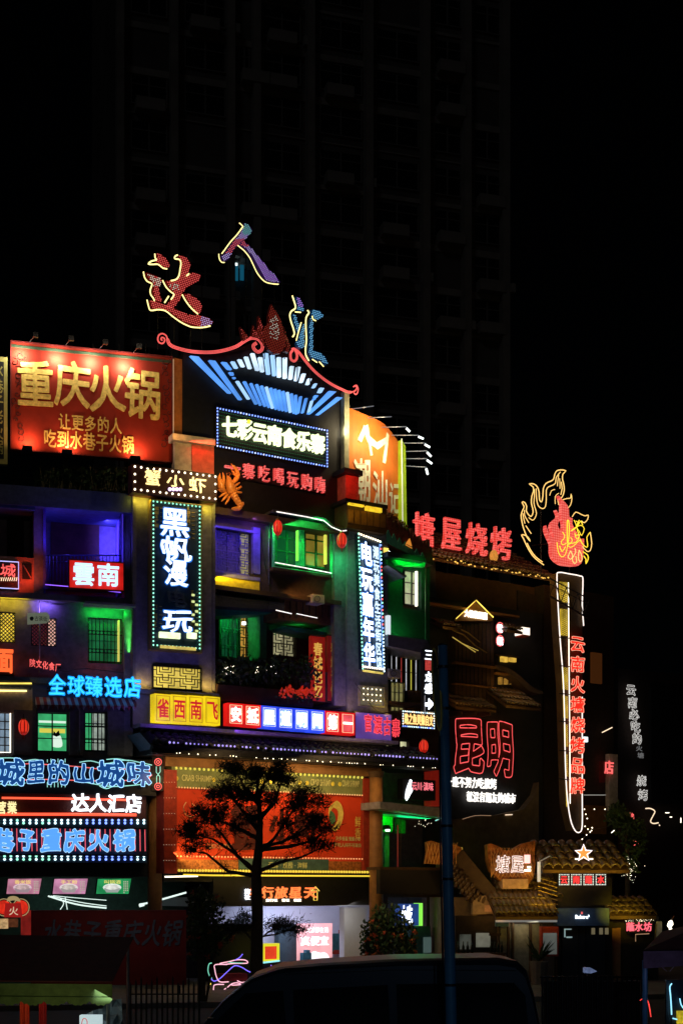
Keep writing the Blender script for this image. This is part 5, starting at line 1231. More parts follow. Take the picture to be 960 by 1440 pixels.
T.bulbs((248, 1080, 509, 1081), 7.2, 4.2, .2, E('header_bulb', (.75, .7, .12), .8, samp=False), 't'); T.bulbs((248, 1107, 509, 1109), 4.4, 2.4, .2, E('peach_bulb', (1, .5, .2), .9, samp=False), 't')
T.bulbs((250, 1204, 509, 1206), 5, 2.4, .2, E('peach_bulb'), 't')
tl = M('header_letter', (.6, .62, .3), .6, bump=0)
for x, w in ((256, 42), (334, -1), (385, 32), (437, 28), (481, 24)):
    if w > 0: T.line('CRAB SHRIMP', (x, 1089 + (x - 256) * .035, x + w, 1098 + (x - 256) * .035), .17, tl)
for x in (249, 301, 368, 381, 422, 432, 468, 478): T.poly('yolk_dot', [(x + 2.2 * cos(k * pi / 5), 1095 + (x - 256) * .035 + 3.2 * sin(k * pi / 5)) for k in range(10)], .16, .18, M('yellow_dot', (.8, .7, .1), .5, bump=0))
dkp = M('dark_ink', (.09, .018, .014), .6, bump=0)
for ch, r in (('蟹', (325, 1130, 366, 1195)), ('小', (380, 1136, 412, 1180)), ('虾', (414, 1140, 452, 1178))): T.char(ch, r, .12, .03, dkp, bold=.05, wob=.04)
T.line('GUIDOLE POPULAR', (290, 1186, 338, 1193), .11, M('pale_print', (.6, .4, .25), .6, bump=0)); T.line('网红甄选', (286, 1166, 320, 1178), .11, dkp)
T.line('汁多香溢 蟹逅小虾', (472, 1176, 507, 1182), .11, tl); T.line('好吃人间不可辜负', (470, 1185, 508, 1191), .11, tl)
T.row('鲜香', (499, 1148, 507, 1180), .11, .01, MATS['cream_print'], vert=True)
yp2 = M('prawn_print', (.75, .6, .15), .5, bump=0)
T.poly('prawn_picture', smooth_line([(468, 1130), (474, 1126), (480, 1132), (483, 1144), (480, 1158), (473, 1168), (466, 1166), (473, 1158), (476, 1146), (474, 1138), (468, 1136), (465, 1142), (466, 1150), (463, 1150), (463, 1136), (468, 1130)], 2)[:-1], .1, .13, yp2)
T.poly('prawn_leaf', smooth_line([(465, 1140), (470, 1144), (472, 1154), (467, 1160), (463, 1150), (465, 1140)], 2)[:-1], .13, .15, M('leaf_print', (.08, .2, .1), .5, bump=0))
T.tube('swirl', smooth_line([(262, 1128), (258, 1136), (262, 1146), (272, 1148), (277, 1138), (270, 1130)], 3), 1.4, .12, M('pale_print'))
T.box('food_strip', (248, 1208, 512, 1226), -.3, .1, M('food_print', (.42, .14, .04), .6, ns=14, na=.8)); T.box('teal_strip', (336, 1207, 462, 1224), .1, .13, M('teal_print', (.06, .12, .12), .6))
T.line('汇鲜 · 现捞 · 海鲜', (377, 1212, 432, 1221), .14, tl)
T.bulbs((252, 1224, 520, 1226), 4.6, 4.2, .26, E('gold_bulb', (.95, .72, .08), .75), 't'); T.tube('yellow_strip', [(258, 1230), (300, 1231), (525, 1232)], 2.2, .35, E('gold_tube', (.9, .65, .05), 1.1)); T.tube('white_strip', [(232, 1233), (278, 1232)], 2.2, .3, white_w)
T.area(290, 1072, 1.6, 3, .1, 42, (1, .62, .25), (290, 1140), .1); T.area(440, 1076, 1.6, 4, .1, 74, (1, .62, .25), (440, 1150), .1); T.area(380, 1236, 1.2, 6, .1, 40, (1, .65, .2), (380, 1200), .1)

T = Thing(FB, 'travel_agency_sign', 'black shop fascia with orange neon characters 天星旅行社 and a white up arrow under the shrimp banner', 'sign', 400, 1272, -.3)
T.box('board', (300, 1236, 520, 1274), -.6, -.35, black)
for ch, x in zip('社行旅星天', (352, 368, 387, 407, 428)): T.char(ch, (x, 1247, x + 17, 1263), -.3, .04, E('hot_orange', (1, .2, .05), 1.4), bold=.04, wob=.05)
T.row('旅行社 签证 机票', (374, 1264, 424, 1268), -.3, .02, white_w, bold=.03, name='small_character')
T.neonrect((441, 1252, 446, 1266), .9, -.3, yellow_e); T.tube('arrow_tube', [(438, 1253), (443.5, 1247), (449, 1253)], 1.2, -.3, yellow_e); T.row('旅社', (344, 1250, 352, 1266), -.3, .03, white_e, vert=True, bold=.03)
# the white shop room beneath
T = Thing(FB, 'shop_room', 'bright white shop interior open to the street beneath the travel agency sign', 'room', 410, 1399, -3, ground=True)
wp_ = M('white_wall', (.62, .64, .72), .6, na=.06, bump=.03)
T.box('back_wall', (290, 1262, 520, 1399), -4.2, -4, wp_)
T.box('side_wall', (484, 1276, 515, 1399), -1.2, -.9, wp_); T.box('ceiling', (290, 1262, 520, 1275), -4, -.6, wp_)
T.box('left_shelf', (300, 1300, 368, 1399), -3, -2.2, black); T.box('inner_partition', (392, 1300, 420, 1399), -3.3, -3.0, M('dark_teal_wall', (.03, .05, .06), .5))
T.box('switch_box', (468, 1313, 482, 1338), -3.9, -3.8, M('notice_teal', (.05, .16, .17), .5)); T.box('notice', (469, 1336, 482, 1342), -3.9, -3.79, redp); T.box('red_box', (480, 1308, 484, 1313), -3.9, -3.7, redp)
T.area(430, 1277, -2.2, 3, 1.2, 120, (.68, .72, 1), (430, 1345), -3.6)
T.area(490, 1277, -.2, .8, .4, 5, (1, .95, .85), (495, 1345), -1)
T = Thing(FB, 'poster_stand', 'pink glowing poster with white characters and a white round figure inside the shop', 'poster', 443, 1399, -2.6, ground=True)
T.box('panel', (419, 1299, 467, 1399), -2.7, -2.6, E('pink_poster', (.9, .42, .42), .85, ns=1)); T.row('真便宜', (423, 1317, 463, 1330), -2.59, .02, E('poster_white', (1, .95, .95), 1.2), bold=.05); T.line('大家都在选', (430, 1304, 462, 1312), -2.59, E('poster_white'))
T.poly('round_figure', smooth_line([(438, 1358), (438, 1342), (442, 1338), (450, 1340), (458, 1340), (463, 1347), (464, 1358), (452, 1362), (438, 1358)], 3)[:-1], -2.6, -2.57, E('poster_white'))
T.box('card_display', (426, 1340, 438, 1360), -2.5, -2.3, M('teal_dark')); T.box('card_display', (431, 1336, 436, 1342), -2.5, -2.3, M('teal_dark'))
T = Thing(FB, 'game_screen', 'glowing red and yellow screen on a stand behind the tree trunk', 'screen', 381, 1399, -1.2, ground=True)
T.box('screen', (369, 1327, 393, 1352), -1.4, -1.2, E('screen_gold', (.8, .75, .03), .9)); T.box('red_picture', (373, 1331, 389, 1349), -1.2, -1.18, E('screen_red', (.85, .06, .02), .9, ns=20)); T.tube('cyan_tube', [(368, 1354), (393, 1351)], 2.4, -1.15, E('cyan_tube', (.3, .85, .9), 1.1))
T.tube('stand_tube', [(381, 1364), (381, 1357), (386, 1364)], 1.4, -1.1, E('violet_tube', (.4, .15, 1), 1.2)); T.box('cabinet', (366, 1354, 396, 1399), -1.6, -1.25, black)
T = Thing(FB, 'neon_carriage', 'tangle of pink, blue and green neon tubes shaped like a small carriage at street level', 'neon sign', 320, 1420, 1.0)
nz_ = lambda P: smooth_line(zz(240, 1330, 5.333, P), 4)
ntp = E('neon_pink', (1, .5, .62), 1.3); ntb = E('neon_indigo', (.2, .14, 1), 1.4); ntg = E('neon_green_soft', (.2, .7, .5), 1)
for P, mm in (([(315, 130), (290, 135), (280, 180), (290, 220), (310, 245)], ntg), ([(300, 240), (325, 265), (370, 245), (430, 190), (480, 150), (530, 160), (580, 190), (615, 202)], ntb), ([(425, 140), (335, 142), (332, 180), (345, 235), (370, 270), (435, 270)], ntp),
             ([(370, 132), (440, 118), (500, 105), (560, 108), (575, 130), (480, 132), (400, 140)], ntp), ([(430, 120), (470, 128), (540, 130)], ntg), ([(480, 108), (515, 90), (540, 62)], ntb), ([(320, 445), (322, 320), (335, 292), (400, 290)], ntp),
             ([(390, 378), (398, 335), (415, 318)], ntp), ([(425, 312), (460, 285), (500, 278), (525, 290), (470, 295), (450, 290)], ntp), ([(500, 262), (545, 275), (615, 238)], ntp)): T.tube('neon_tube', nz_(P), 1.4, 1.0, mm)
mb = MB(); T.tb(mb, [(300, 1350, .9), (300, 1425, .9)], 1.2, .9); T.tb(mb, [(350, 1350, .9), (350, 1425, .9)], 1.2, .9); T.tb(mb, [(298, 1385, .9), (352, 1385, .9)], 1.2, .9); T.add('carriage_frame', mb, blackm)
T.box('seat', (316, 1370, 348, 1380), .4, .9, reddk); mb = MB(); mb.sphere(T.p(295.5, 1383.5, 1.0), .035, nu=6, nv=4); T.add('yellow_bulb', mb, bulb_y)

# ================================================================== TREE AND BUSHES
FT1 = Frame(360, 36, 0)
T = Thing(FT1, 'pine_tree', 'dark spreading pine-like street tree standing in front of the red shrimp banner', 'tree', 362, 1400, 0, ground=True)
bark = M('bark', (.09, .06, .04), .9, ns=8)
mb = MB(); mb.tube([T.p(x, y) for x, y in ((362, 1420), (361, 1350), (362, 1280), (360, 1230), (364, 1190), (366, 1150), (362, 1110), (364, 1080))], [.17, .16, .145, .13, .10, .07, .04, .015], 10)
ends_ = []; R = random.Random(21)
brs = [((360, 1228), (330, 1200), (300, 1180), (268, 1172)), ((361, 1225), (335, 1205), (310, 1170), (280, 1140)), ((362, 1226), (395, 1212), (425, 1205), (452, 1192)), ((364, 1200), (385, 1180), (405, 1150), (425, 1120)), ((365, 1190), (395, 1185), (430, 1165), (450, 1150)),
       ((365, 1170), (345, 1145), (325, 1120), (300, 1110)), ((366, 1150), (385, 1130), (392, 1110), (398, 1090)), ((363, 1130), (345, 1110), (338, 1095), (330, 1085)), ((360, 1232), (320, 1225), (290, 1200), (262, 1196)), ((364, 1120), (372, 1100), (382, 1092)), ((364, 1180), (335, 1165), (300, 1150), (265, 1160)), ((365, 1195), (410, 1190), (440, 1182), (462, 1166))]
for b in brs:
    P = [T.p(x, y, (0 if i == 0 else R.uniform(-.7, .7) * i / 2)) for i, (x, y) in enumerate(b)]
    mb.tube(P, [.06, .04, .026, .01], 6); ends_ += P[1:]
    for a, c in zip(P[1:], P[2:]):
        for k in range(3):
            s_ = a.lerp(c, R.random()); e = s_ + Vector((R.uniform(-.35, .35), R.uniform(-.4, .4), R.uniform(0, .4))); mb.tube([s_, e], [.014, .005], 4); ends_.append(e)
T.add('trunk', mb, bark, smooth=True)
def needles(T, tufts, n, ln, seed, name='crown'):
    R = random.Random(seed); mb = MB()
    for c in tufts:
        for _ in range(n):
            o_ = c + Vector((R.gauss(0, .10), R.gauss(0, .12), R.gauss(0, .07))); d = Vector((R.gauss(0, 1), R.gauss(0, 1), R.gauss(.4, 1))).normalized(); l = ln * R.uniform(.5, 1.2)
            s_ = d.cross(Vector((R.random(), R.random(), R.random()))).normalized() * .011; mb._add([o_ - s_, o_ + s_, o_ + d * l], [(0, 1, 2)])
    return T.add(name, mb, M('needle_dark', (.018, .026, .014), .7, bump=0), kind='stuff')
tufts = []
clusters = [((262, 1170), 12, 8), ((448, 1128), 14, 8), ((325, 1080), 14, 7), ((395, 1078), 16, 6), ((272, 1165), 14, 12), ((285, 1140), 16, 10), ((300, 1118), 14, 9), ((320, 1110), 18, 14), ((335, 1085), 22, 12), ((360, 1090), 22, 16), ((388, 1090), 18, 12), ((400, 1098), 14, 10), ((425, 1115), 20, 12), ((420, 1135), 18, 12), ((345, 1120), 24, 18), ((310, 1140), 16, 12),
            ((300, 1155), 16, 10), ((440, 1152), 18, 12), ((455, 1165), 14, 10), ((440, 1185), 16, 8), ((458, 1190), 8, 5), ((270, 1178), 10, 6), ((265, 1195), 10, 5), ((285, 1190), 8, 5), ((380, 1125), 18, 12), ((355, 1150), 16, 12), ((400, 1160), 12, 8), ((330, 1165), 10, 8), ((415, 1178), 10, 6)]
for (x, y), rx, ry in clusters:
    for _ in range(int(rx * ry / 12) + 3):
        tufts.append(T.p(x + R.gauss(0, rx * .38), y + R.gauss(0, ry * .34), R.uniform(-.6, .6)))
needles(T, tufts + ends_[::2], 26, .21, 5)
low = []
for (x, y), rx, ry in (((330, 1305), 18, 6), ((395, 1302), 24, 7), ((345, 1292), 12, 8), ((415, 1308), 10, 5)):
    for _ in range(int(rx * ry / 5)): low.append(T.p(x + R.gauss(0, rx * .5), y + R.gauss(0, ry * .5), R.uniform(-.4, .4)))
mb = MB()
for a in ((361, 1330, 330, 1303), (361, 1325, 395, 1302), (361, 1318, 415, 1306)): mb.tube([T.p(a[0], a[1]), T.p((a[0] + a[2]) / 2, a[3] + 8), T.p(a[2], a[3])], [.03, .02, .008], 5)
T.add('low_branch', mb, bark); needles(T, low, 26, .2, 8, 'low_foliage')
def bush(px, yb, name, label, blobs, seed, flowers=None, Y=37, planter=None, n=420):
    T = Thing(Frame(px, Y, 0), name, label, 'shrub' if not flowers else 'flowering shrub', px, yb, 0, ground=True)
    leaves(T, 'foliage', [(T.p(x, y, 0), (rx * Y / FPX, rx * Y / FPX, ry * Y / FPX)) for x, y, rx, ry in blobs], n, .11, [M('leaf_green'), M('leaf_dark'), M('leaf_yellowish', (.10, .12, .03), .6, bump=0)], seed=seed)
    mb = MB(); R = random.Random(seed)
    for x, y, rx, ry in blobs:
        for k in range(3): mb.tube([Vector((R.uniform(-.1, .1), 0, 0)), T.p(x, y + ry * .6, 0), T.p(x + R.uniform(-rx, rx) * .6, y - ry * .5, 0)], [.035, .025, .008], 5)
    T.add('stem', mb, bark)
    if flowers:
        fl_ = []
        for _ in range(flowers):
            x, y, rx, ry = R.choice(blobs); a = R.uniform(0, 2 * pi); fl_.append((T.p(x + rx * .9 * cos(a), y + ry * .8 * sin(a), rx * Y / FPX * R.uniform(.3, 1)), (.05, .05, .04)))
        leaves(T, 'blossom', fl_, 16, .06, [M('blossom_red', (.6, .06, .03), .5, bump=0), M('blossom_orange', (.7, .2, .05), .5, bump=0)], seed=seed + 1)
    if planter: T.box('planter', planter, -.5, .5, paving)
    return T
tb = bush(545, 1345, 'flowering_bush', 'round bush dotted with small red flowers in front of the right wooden post', [(545, 1290, 26, 20), (530, 1312, 26, 22), (562, 1312, 24, 22), (545, 1330, 34, 22), (520, 1330, 14, 18), (572, 1335, 14, 18)], 3, flowers=26, planter=(508, 1345, 585, 1400))
bush(285, 1345, 'dark_bush', 'tall dark bush with a few pale blossoms left of the tree trunk', [(280, 1268, 18, 20), (296, 1280, 22, 26), (278, 1300, 22, 24), (305, 1312, 26, 24), (285, 1330, 28, 22)], 6, flowers=16, Y=37.5)
tb.area(530, 1225, 1.6, .6, .4, 11, (1, .85, .55), (545, 1285), .3)  # unseen lamp added to brighten the bush

# ================================================================== RIGHT: BARBECUE HOUSE
T = CH = Thing(FC, 'barbecue_house', 'dark barbecue restaurant building with a tiled roof and the big red neon 昆明 on its wall', 'building', 700, 1255, 0, ground=True)
dkw = M('charcoal_wall', (.03, .03, .032), .9, ns=1.5)
T.box('wall', (598, 838, 762, 1399), -9, -.05, dkw)
T.box('upper_wall', (598, 800, 790, 842), -8, -.6, woodd)
T.poly('lower_wall', [(637, 1152), (700, 1146), (736, 1138), (752, 1118), (757, 1100), (757, 1399), (637, 1399)], -.04, .25, M('mud_wall', (.16, .12, .08), .9, ns=3))
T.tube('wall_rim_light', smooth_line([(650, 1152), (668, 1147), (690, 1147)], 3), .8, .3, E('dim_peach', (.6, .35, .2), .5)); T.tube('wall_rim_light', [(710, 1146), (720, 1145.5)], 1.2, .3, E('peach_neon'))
T.poly('side_wall', [(728, 830), (800, 850), (800, 1399), (762, 1399), (762, 960), (728, 930)], -1.2, -.5, M('side_wall', (.035, .025, .022), .8))
T.tube('corner_edge', [(728, 910), (729, 948), (750, 965)], 1.4, -.4, M('pale_stone', (.4, .38, .33), .7))
tiles(T, 597, 782, 781, .9, -2.5, 1.9, 30, 8, tilem, stuff=True)
mb = MB(); R = random.Random(12); t0, z0 = FC.hit(600, 782, .95); t1, _ = FC.hit(782, 782, .95)
for k in range(70):
    if R.random() < .2 + .7 * k / 70: mb.ball(T.L(t0 + (t1 - t0) * k / 69, .98, z0 - .02 + R.uniform(-.05, .05)), R.uniform(.02, .05), (1.3, 1, .7))
T.add('eave_lights', mb, E('amber_point', (1, .6, .12), 1.0, samp=False), kind='stuff')
T.area(690, 800, 2.6, 4, .1, 6, (1, .5, .12), (690, 795), .6, 1.0); T.area(760, 820, 2.6, 1.5, .1, 4, (1, .6, .12), (760, 812), .6, 1.0); T.area(650, 700, 2.2, 3.5, .2, 22, (1, .12, .08), (655, 790), -.5)
# gable sign board
T.poly('timber_gable', [(640, 872), (668, 843), (694, 872), (694, 1000), (640, 1000)], -.05, .3, M('dark_timber', (.06, .035, .02), .7))
mb = MB()
for k in range(9): T.tb(mb, [(644 + k * 5.6, 874, .31), (644 + k * 5.6, 985, .31)], .9, .31)
T.add('boards_joint', mb, black)
for r in ((705, 922, 714, 930), (717, 922, 725.5, 930)): T.box('lit_window', r, -.05, .05, E('amber_window', (1, .6, .08), .75, ns=5))
T.box('beam', (697, 919, 730, 921), -.05, .15, woodd)
T.tube('amber_tile_glow', [(636, 896), (668, 917)], 1.6, .5, E('amber_dim_tube', (.6, .42, .08), .7)); T.tube('amber_tile_glow', [(650, 905), (672, 915)], 1.2, .5, MATS['amber_dim_tube'])  # glowing tubes stand in for amber light on a tile piece
tw = Thing(FC, 'small_tiled_roof', 'small amber-lit tiled canopy high on the barbecue wall, right of the red neon characters', 'roof', 735, 1000, .6)
tiles(tw, 711, 760, 990, 1.3, .2, .7, 9, 3, tilem); tw.area(735, 1004, 1.9, 1.2, .1, 4, (1, .62, .12), (735, 985), 1.0); tw.area(725, 960, 1.3, .8, .1, 2, (1, .5, .1), (725, 985), .8)
tw = Thing(FC, 'small_tiled_roof', 'little dim tiled canopy left of the glowing gable sign', 'roof', 633, 886, .3)
tiles(tw, 622, 648, 879, .8, .0, .35, 6, 2, tilem); tw.area(636, 886, 1.2, .5, .05, 1.4, (1, .6, .12), (634, 876), .7)
tw = Thing(FC, 'small_tiled_roof', 'little tiled canopy beside the square white lantern', 'roof', 725, 892, .3)
tiles(tw, 712, 735, 884, .8, .0, .35, 5, 2, tilem); tw.area(724, 894, 1.2, .5, .05, 1.0, (1, .6, .12), (724, 882), .7)

T = Thing(FC, 'rooftop_neon', 'red LED characters 塘屋烧烤 standing in a row on the tiled roof', 'neon sign', 650, 790, .2)
bbq = LED('red_dots_big', (1, .17, .15), (.55, .025, .02), .085, 1.05)
for ch, r in zip('塘屋烧烤', ((581, 718, 610, 765), (621, 724, 648, 771), (655, 733, 684, 778), (690, 739, 718, 784))):
    T.char(ch, r, .2, .12, bbq, bold=.012)
mb = MB()
for x in (590, 603, 628, 640, 662, 676, 697, 712): T.tb(mb, [(x, 750, .05), (x, 798, .05)], 1.3, .05)
T.tb(mb, [(585, 755, .05), (715, 776, .05)], 1.2, .05); T.add('support_frame', mb, blackm)
mb = MB(); c = T.p(694, 782, .3); mb.sphere(c, .16, (1, 1, 1.4), 10, 7, .05); T.add('hanging_lantern', mb, E('dim_lantern', (.7, .3, .05), .7))
T = Thing(FC, 'gable_neon_sign', 'little gable outlined in yellow light with white characters 大塘烧豆腐', 'sign', 670, 872, .5)
T.tube('yellow_tube', [(641, 870), (668, 845)], 1.3, .5, yellow_e); T.tube('yellow_tube', [(669, 844), (693, 868)], 1.8, .5, yellow_e)
T.poly('gable_board', [(641, 871), (668, 846), (692, 870), (692, 873), (641, 873)], .3, .4, M('warm_timber', (.25, .13, .04), .7)); T.row('大塘烧豆腐', (653, 857, 685, 867), .45, .04, white_w, bold=.05); T.area(668, 850, .8, .6, .1, 1.2, (1, .6, .1), (668, 862), .4)
for y, ch, lab in ((888, '营', 'upper round white sign with a red ring on the dark timber wall'), (906, '業', 'lower round white sign with a red ring on the dark timber wall')):
    T = Thing(FC, 'round_sign', lab, 'sign', 702, y + 9, .5, 'round red-ringed signs')
    T.tube('ring_tube', [(702.5 + 5 * cos(k * pi / 9), y - 6 + 1 + 7.6 * sin(k * pi / 9)) for k in range(18)], 1.3, .52, pink_e, closed=True)
    T.poly('disc', [(702.5 + 4.8 * cos(k * pi / 9), y - 5 + 7.2 * sin(k * pi / 9)) for k in range(18)], .4, .48, reddk); T.char(ch, (698.5, y - 10.5, 706.5, y + .5), .52, .03, white_e, bold=.05)
T = Thing(FC, 'square_lantern', 'glowing white square wall lantern right of the round red-ringed signs', 'lantern', 740, 894, .6)
T.box('shade', (734, 881, 744.5, 892), .4, .8, E('lantern_white', (1, .85, .7), 1.5)); T.box('base', (735, 892, 744, 894), .4, .8, redp); T.box('cap', (733, 879.5, 745.5, 881), .35, .85, woodd); T.tube('bracket', [(728, 886, -.4), (734, 884, .5)], 1.2, .2, blackm)
T = Thing(FC, 'neon_characters', 'large red outlined neon characters 昆明 on the dark wall', 'neon sign', 678, 1092, .1)
for ch, r in (('昆', (636, 1008, 680, 1086)), ('明', (684, 1012, 721, 1090))): T.char(ch, r, .12, 0, E('kunming_red', (1, .10, .10), 1.2), bold=.045, wob=.04, outline=.009, name='outline_character')
for ch, r in (('昆', (636, 1008, 680, 1086)), ('明', (684, 1012, 721, 1090))): T.char(ch, r, .02, .03, M('brown_letter', (.10, .035, .02), .8), bold=.045, wob=.04, name='backing_character')
T = Thing(FC, 'neon_slogan', 'two lines of small white brush characters below the red neon characters', 'neon sign', 680, 1128, .1)
T.row('一座不努力吃烧烤', (627, 1091, 698, 1106), .1, .05, E('slogan_white', (1, .95, .88), 1.4), bold=.014, wob=.05); T.row('就没有朋友的城市', (656, 1112.5, 725, 1127), .1, .05, E('slogan_white', (1, .95, .88), 1.4), bold=.014, wob=.05)

# painted roof-edge decoration with peaks
T = Thing(FB, 'roof_ornament', 'ragged dark painted peaks along the roof edge below the orange billboard', 'ornament', 570, 790, .1)
R = random.Random(17); pts = [(540, 775)]
x = 540
while x < 606:
    y = 718 + (x - 540) * .75 + 0; pts += [(x, y + R.uniform(4, 9)), (x + 2, y + R.uniform(-4, 3)), (x + 4, y + R.uniform(2, 9))]; x += 4.5
pts += [(608, 795), (540, 765)]
T.poly('cutout', pts, -.3, .1, M('brown_red_paint', (.14, .035, .025), .7, ns=5, na=.8))
pts = []
for k in range(7): pts += [(543 + k * 8, 752 + k * 5.2), (546 + k * 8, 745 + k * 5.2), (549 + k * 8, 753 + k * 5.2)]
T.poly('teal_peaks', pts + [(600, 792), (543, 762)], .1, .16, M('teal_paint', (.05, .22, .18), .7, ns=6))
T.poly('orange_flame', [(571, 764), (576, 757), (579, 768)], .16, .2, E('orange_glow', (.9, .3, .04), .7)); T.tube('orange_line', [(570, 766), (579, 771)], 1.3, .2, MATS['orange_glow'])
leaves(T, 'dry_leaves', [(T.p(545 + k * 6, 725 + k * 4.4, .05), (.16, .12, .16)) for k in range(5)], 60, .09, [M('dry_grass'), M('brown_red_paint')], seed=5)

# neon flame and tall column sign
ff = lambda P: zz(725, 650, 8.348, P)
FS = Frame(790, 51.5, .72)
T = Thing(FS, 'neon_flame', 'big yellow and red neon flame on the roof above the tall vertical sign', 'neon sign', 785, 800, .2)
fy = E('flame_yellow', (1, .62, .18), 1.35); fo = E('flame_gold', (1, .72, .04), 1.4)
T.poly('flame_plate', smooth_line(ff([(355, 740), (375, 800), (405, 850), (445, 890), (430, 830), (410, 760), (430, 700), (490, 650), (490, 610), (470, 560), (500, 600), (510, 660), (490, 740), (530, 810), (555, 760), (550, 700), (530, 640), (540, 500), (500, 390), (545, 440), (600, 500), (620, 560), (625, 640), (665, 660), (660, 720), (700, 800), (760, 900), (800, 900), (790, 1050), (780, 1150), (730, 1215), (600, 1212), (520, 1195), (440, 1130), (415, 1050), (415, 960), (380, 880), (350, 800), (355, 740)]), 2)[:-1], .0, .15, LED('flame_dots', (1, .2, .16), (.75, .06, .05), .09, .95))
for P, mm, w in (([(325, 1205), (250, 1150), (190, 1090), (130, 990), (90, 900), (65, 855), (100, 855), (140, 880), (165, 925), (130, 880), (90, 780), (70, 700), (60, 620), (80, 560), (95, 520), (70, 470), (100, 470), (125, 520), (120, 570), (150, 620), (180, 635), (200, 590), (195, 540), (180, 480), (185, 400), (205, 340), (200, 290), (155, 255), (210, 255), (250, 290), (270, 350), (275, 440), (300, 465), (315, 400), (320, 310), (350, 250), (400, 225), (440, 200), (455, 140), (480, 100), (530, 90), (585, 100), (550, 140), (545, 200), (560, 260), (565, 330), (550, 390), (530, 420)], fy, 1.5),
                 ([(310, 1170), (230, 1110), (170, 1030), (130, 950)], fy, 1.4), ([(235, 310), (240, 420), (260, 510), (310, 545), (345, 520), (355, 430), (355, 330), (380, 290), (430, 270), (465, 240), (470, 180), (520, 115)], fy, 1.3),
                 ([(215, 320), (215, 400), (210, 480), (225, 540), (240, 600), (220, 660), (190, 680), (150, 650)], fy, 1.2), ([(100, 560), (100, 620), (125, 670), (150, 710)], fy, 1.2), ([(80, 600), (90, 660), (105, 720)], fy, 1.2), ([(115, 745), (145, 790), (178, 838)], fy, 1.3),
                 ([(550, 440), (600, 425), (640, 420), (645, 375), (655, 430), (640, 500), (615, 530)], fy, 1.2), ([(660, 640), (700, 585), (760, 610), (810, 630), (845, 620), (840, 670), (800, 710), (770, 690)], fy, 1.3), ([(530, 230), (540, 310), (525, 380)], fy, 1.3), ([(510, 190), (515, 250), (515, 310)], fy, 1.1), ([(500, 150), (490, 220), (485, 280)], fy, 1.1),
                 ([(455, 320), (415, 335), (395, 390)], fy, 1), ([(500, 365), (460, 400), (460, 490)], fy, 1), ([(490, 450), (500, 500)], fy, 1), ([(870, 822), (830, 880), (840, 960), (830, 1000), (780, 960), (750, 900)], fo, 1.3), ([(870, 822), (888, 950), (870, 1035), (830, 1045), (780, 990)], fy, 1.3),
                 ([(600, 690), (615, 680), (625, 780), (615, 920), (600, 930), (600, 690)], fo, 1.4), ([(545, 820), (570, 860), (560, 900), (530, 930), (545, 970), (590, 950)], fo, 1.1), ([(480, 940), (495, 1050), (535, 1112), (580, 1080), (600, 1000), (610, 950), (650, 950), (700, 940), (740, 880), (720, 800), (700, 720), (680, 680)], fo, 1.1),
                 ([(510, 980), (540, 1050), (580, 990)], fo, 1.3), ([(700, 690), (740, 720), (690, 780), (640, 810), (690, 770), (760, 740), (800, 780), (770, 860), (740, 810), (710, 760), (730, 700)], fo, 1.1), ([(640, 880), (660, 920), (630, 960), (600, 970), (640, 1000), (690, 970), (740, 920), (770, 940)], fo, 1.1),
                 ([(690, 830), (700, 880), (720, 900), (750, 850), (700, 860)], fo, 1.1), ([(740, 680), (720, 740), (760, 690), (780, 740)], fo, 1.4),
                 ([(640, 1040), (610, 1110), (640, 1140), (665, 1100), (640, 1040)], fy, 1.3), ([(690, 1010), (700, 1060), (660, 1130), (680, 1185), (710, 1170), (700, 1100)], fy, 1.3), ([(740, 1030), (730, 1120), (750, 1170), (775, 1140), (765, 1080), (740, 1030)], fy, 1.3), ([(785, 1050), (840, 1090), (845, 1140), (820, 1190), (820, 1140), (795, 1100)], fo, 1.4)):
    T.tube('neon_tube', smooth_line(ff(P), 2), w, .24, mm)
mb = MB(); T.tb(mb, [(760, 700, -.1), (760, 812, -.1)], 1.6, 0); T.tb(mb, [(800, 700, -.1), (800, 812, -.1)], 1.6, 0); T.tb(mb, [(748, 767, -.1), (815, 760, -.1)], 1.3, 0); T.add('support_frame', mb, blackm)

T = Thing(FS, 'column_sign', 'tall column sign outlined in white neon with eight red characters down its side', 'sign', 800, 1175, .3)
T.poly('column_board', [(783, 806), (818, 811), (819, 1165), (806, 1168), (797, 1130), (792, 960), (786, 880)], -.3, .1, M('bronze_board', (.10, .06, .025), .6, ns=2))
T.tube('white_outline', smooth_line([(820, 880), (818, 850), (819, 815), (815, 810), (800, 807), (785, 805), (782.5, 812), (784, 850), (787, 900), (791, 950), (793, 1000), (794, 1060), (796, 1110), (801, 1150), (808, 1168), (815, 1170), (818, 1160), (818, 1120), (818, 1060), (818, 980)], 3), 1.6, .2, E('soft_white_neon', (1, .86, .78), 1.5))
yl = E('yellow_lattice_light', (.9, .62, .05), .62, ns=3)
for i, (y0, y1) in enumerate(((818, 847), (856, 894), (899, 934), (938, 970), (978, 1010), (1018, 1050), (1060, 1092), (1098, 1135))):
    x0 = 786 + (y0 - 806) * .033; T.poly('lattice_panel', [(x0, y0), (797.5, y0 + 1), (798, y1), (x0 + 1, y1 - 1)], .1, .14, yl if i not in (2,) else M('warm_brown'))
mb = MB()
for k in range(110):
    y = 816 + k * 2.9; xl = 786.5 + (y - 806) * .033
    T.tb(mb, [(xl, y, .16), (797.5, y + 5, .16)], .5, .16, n=4); T.tb(mb, [(797.5, y, .17), (xl, y + 5, .17)], .5, .17, n=4)
T.add('lattice', mb, M('bronze_board'), kind='stuff'); T.tube('white_line', [(798.5, 819), (799.5, 935), (800.5, 1040), (801, 1130)], 1.3, .2, white_w)
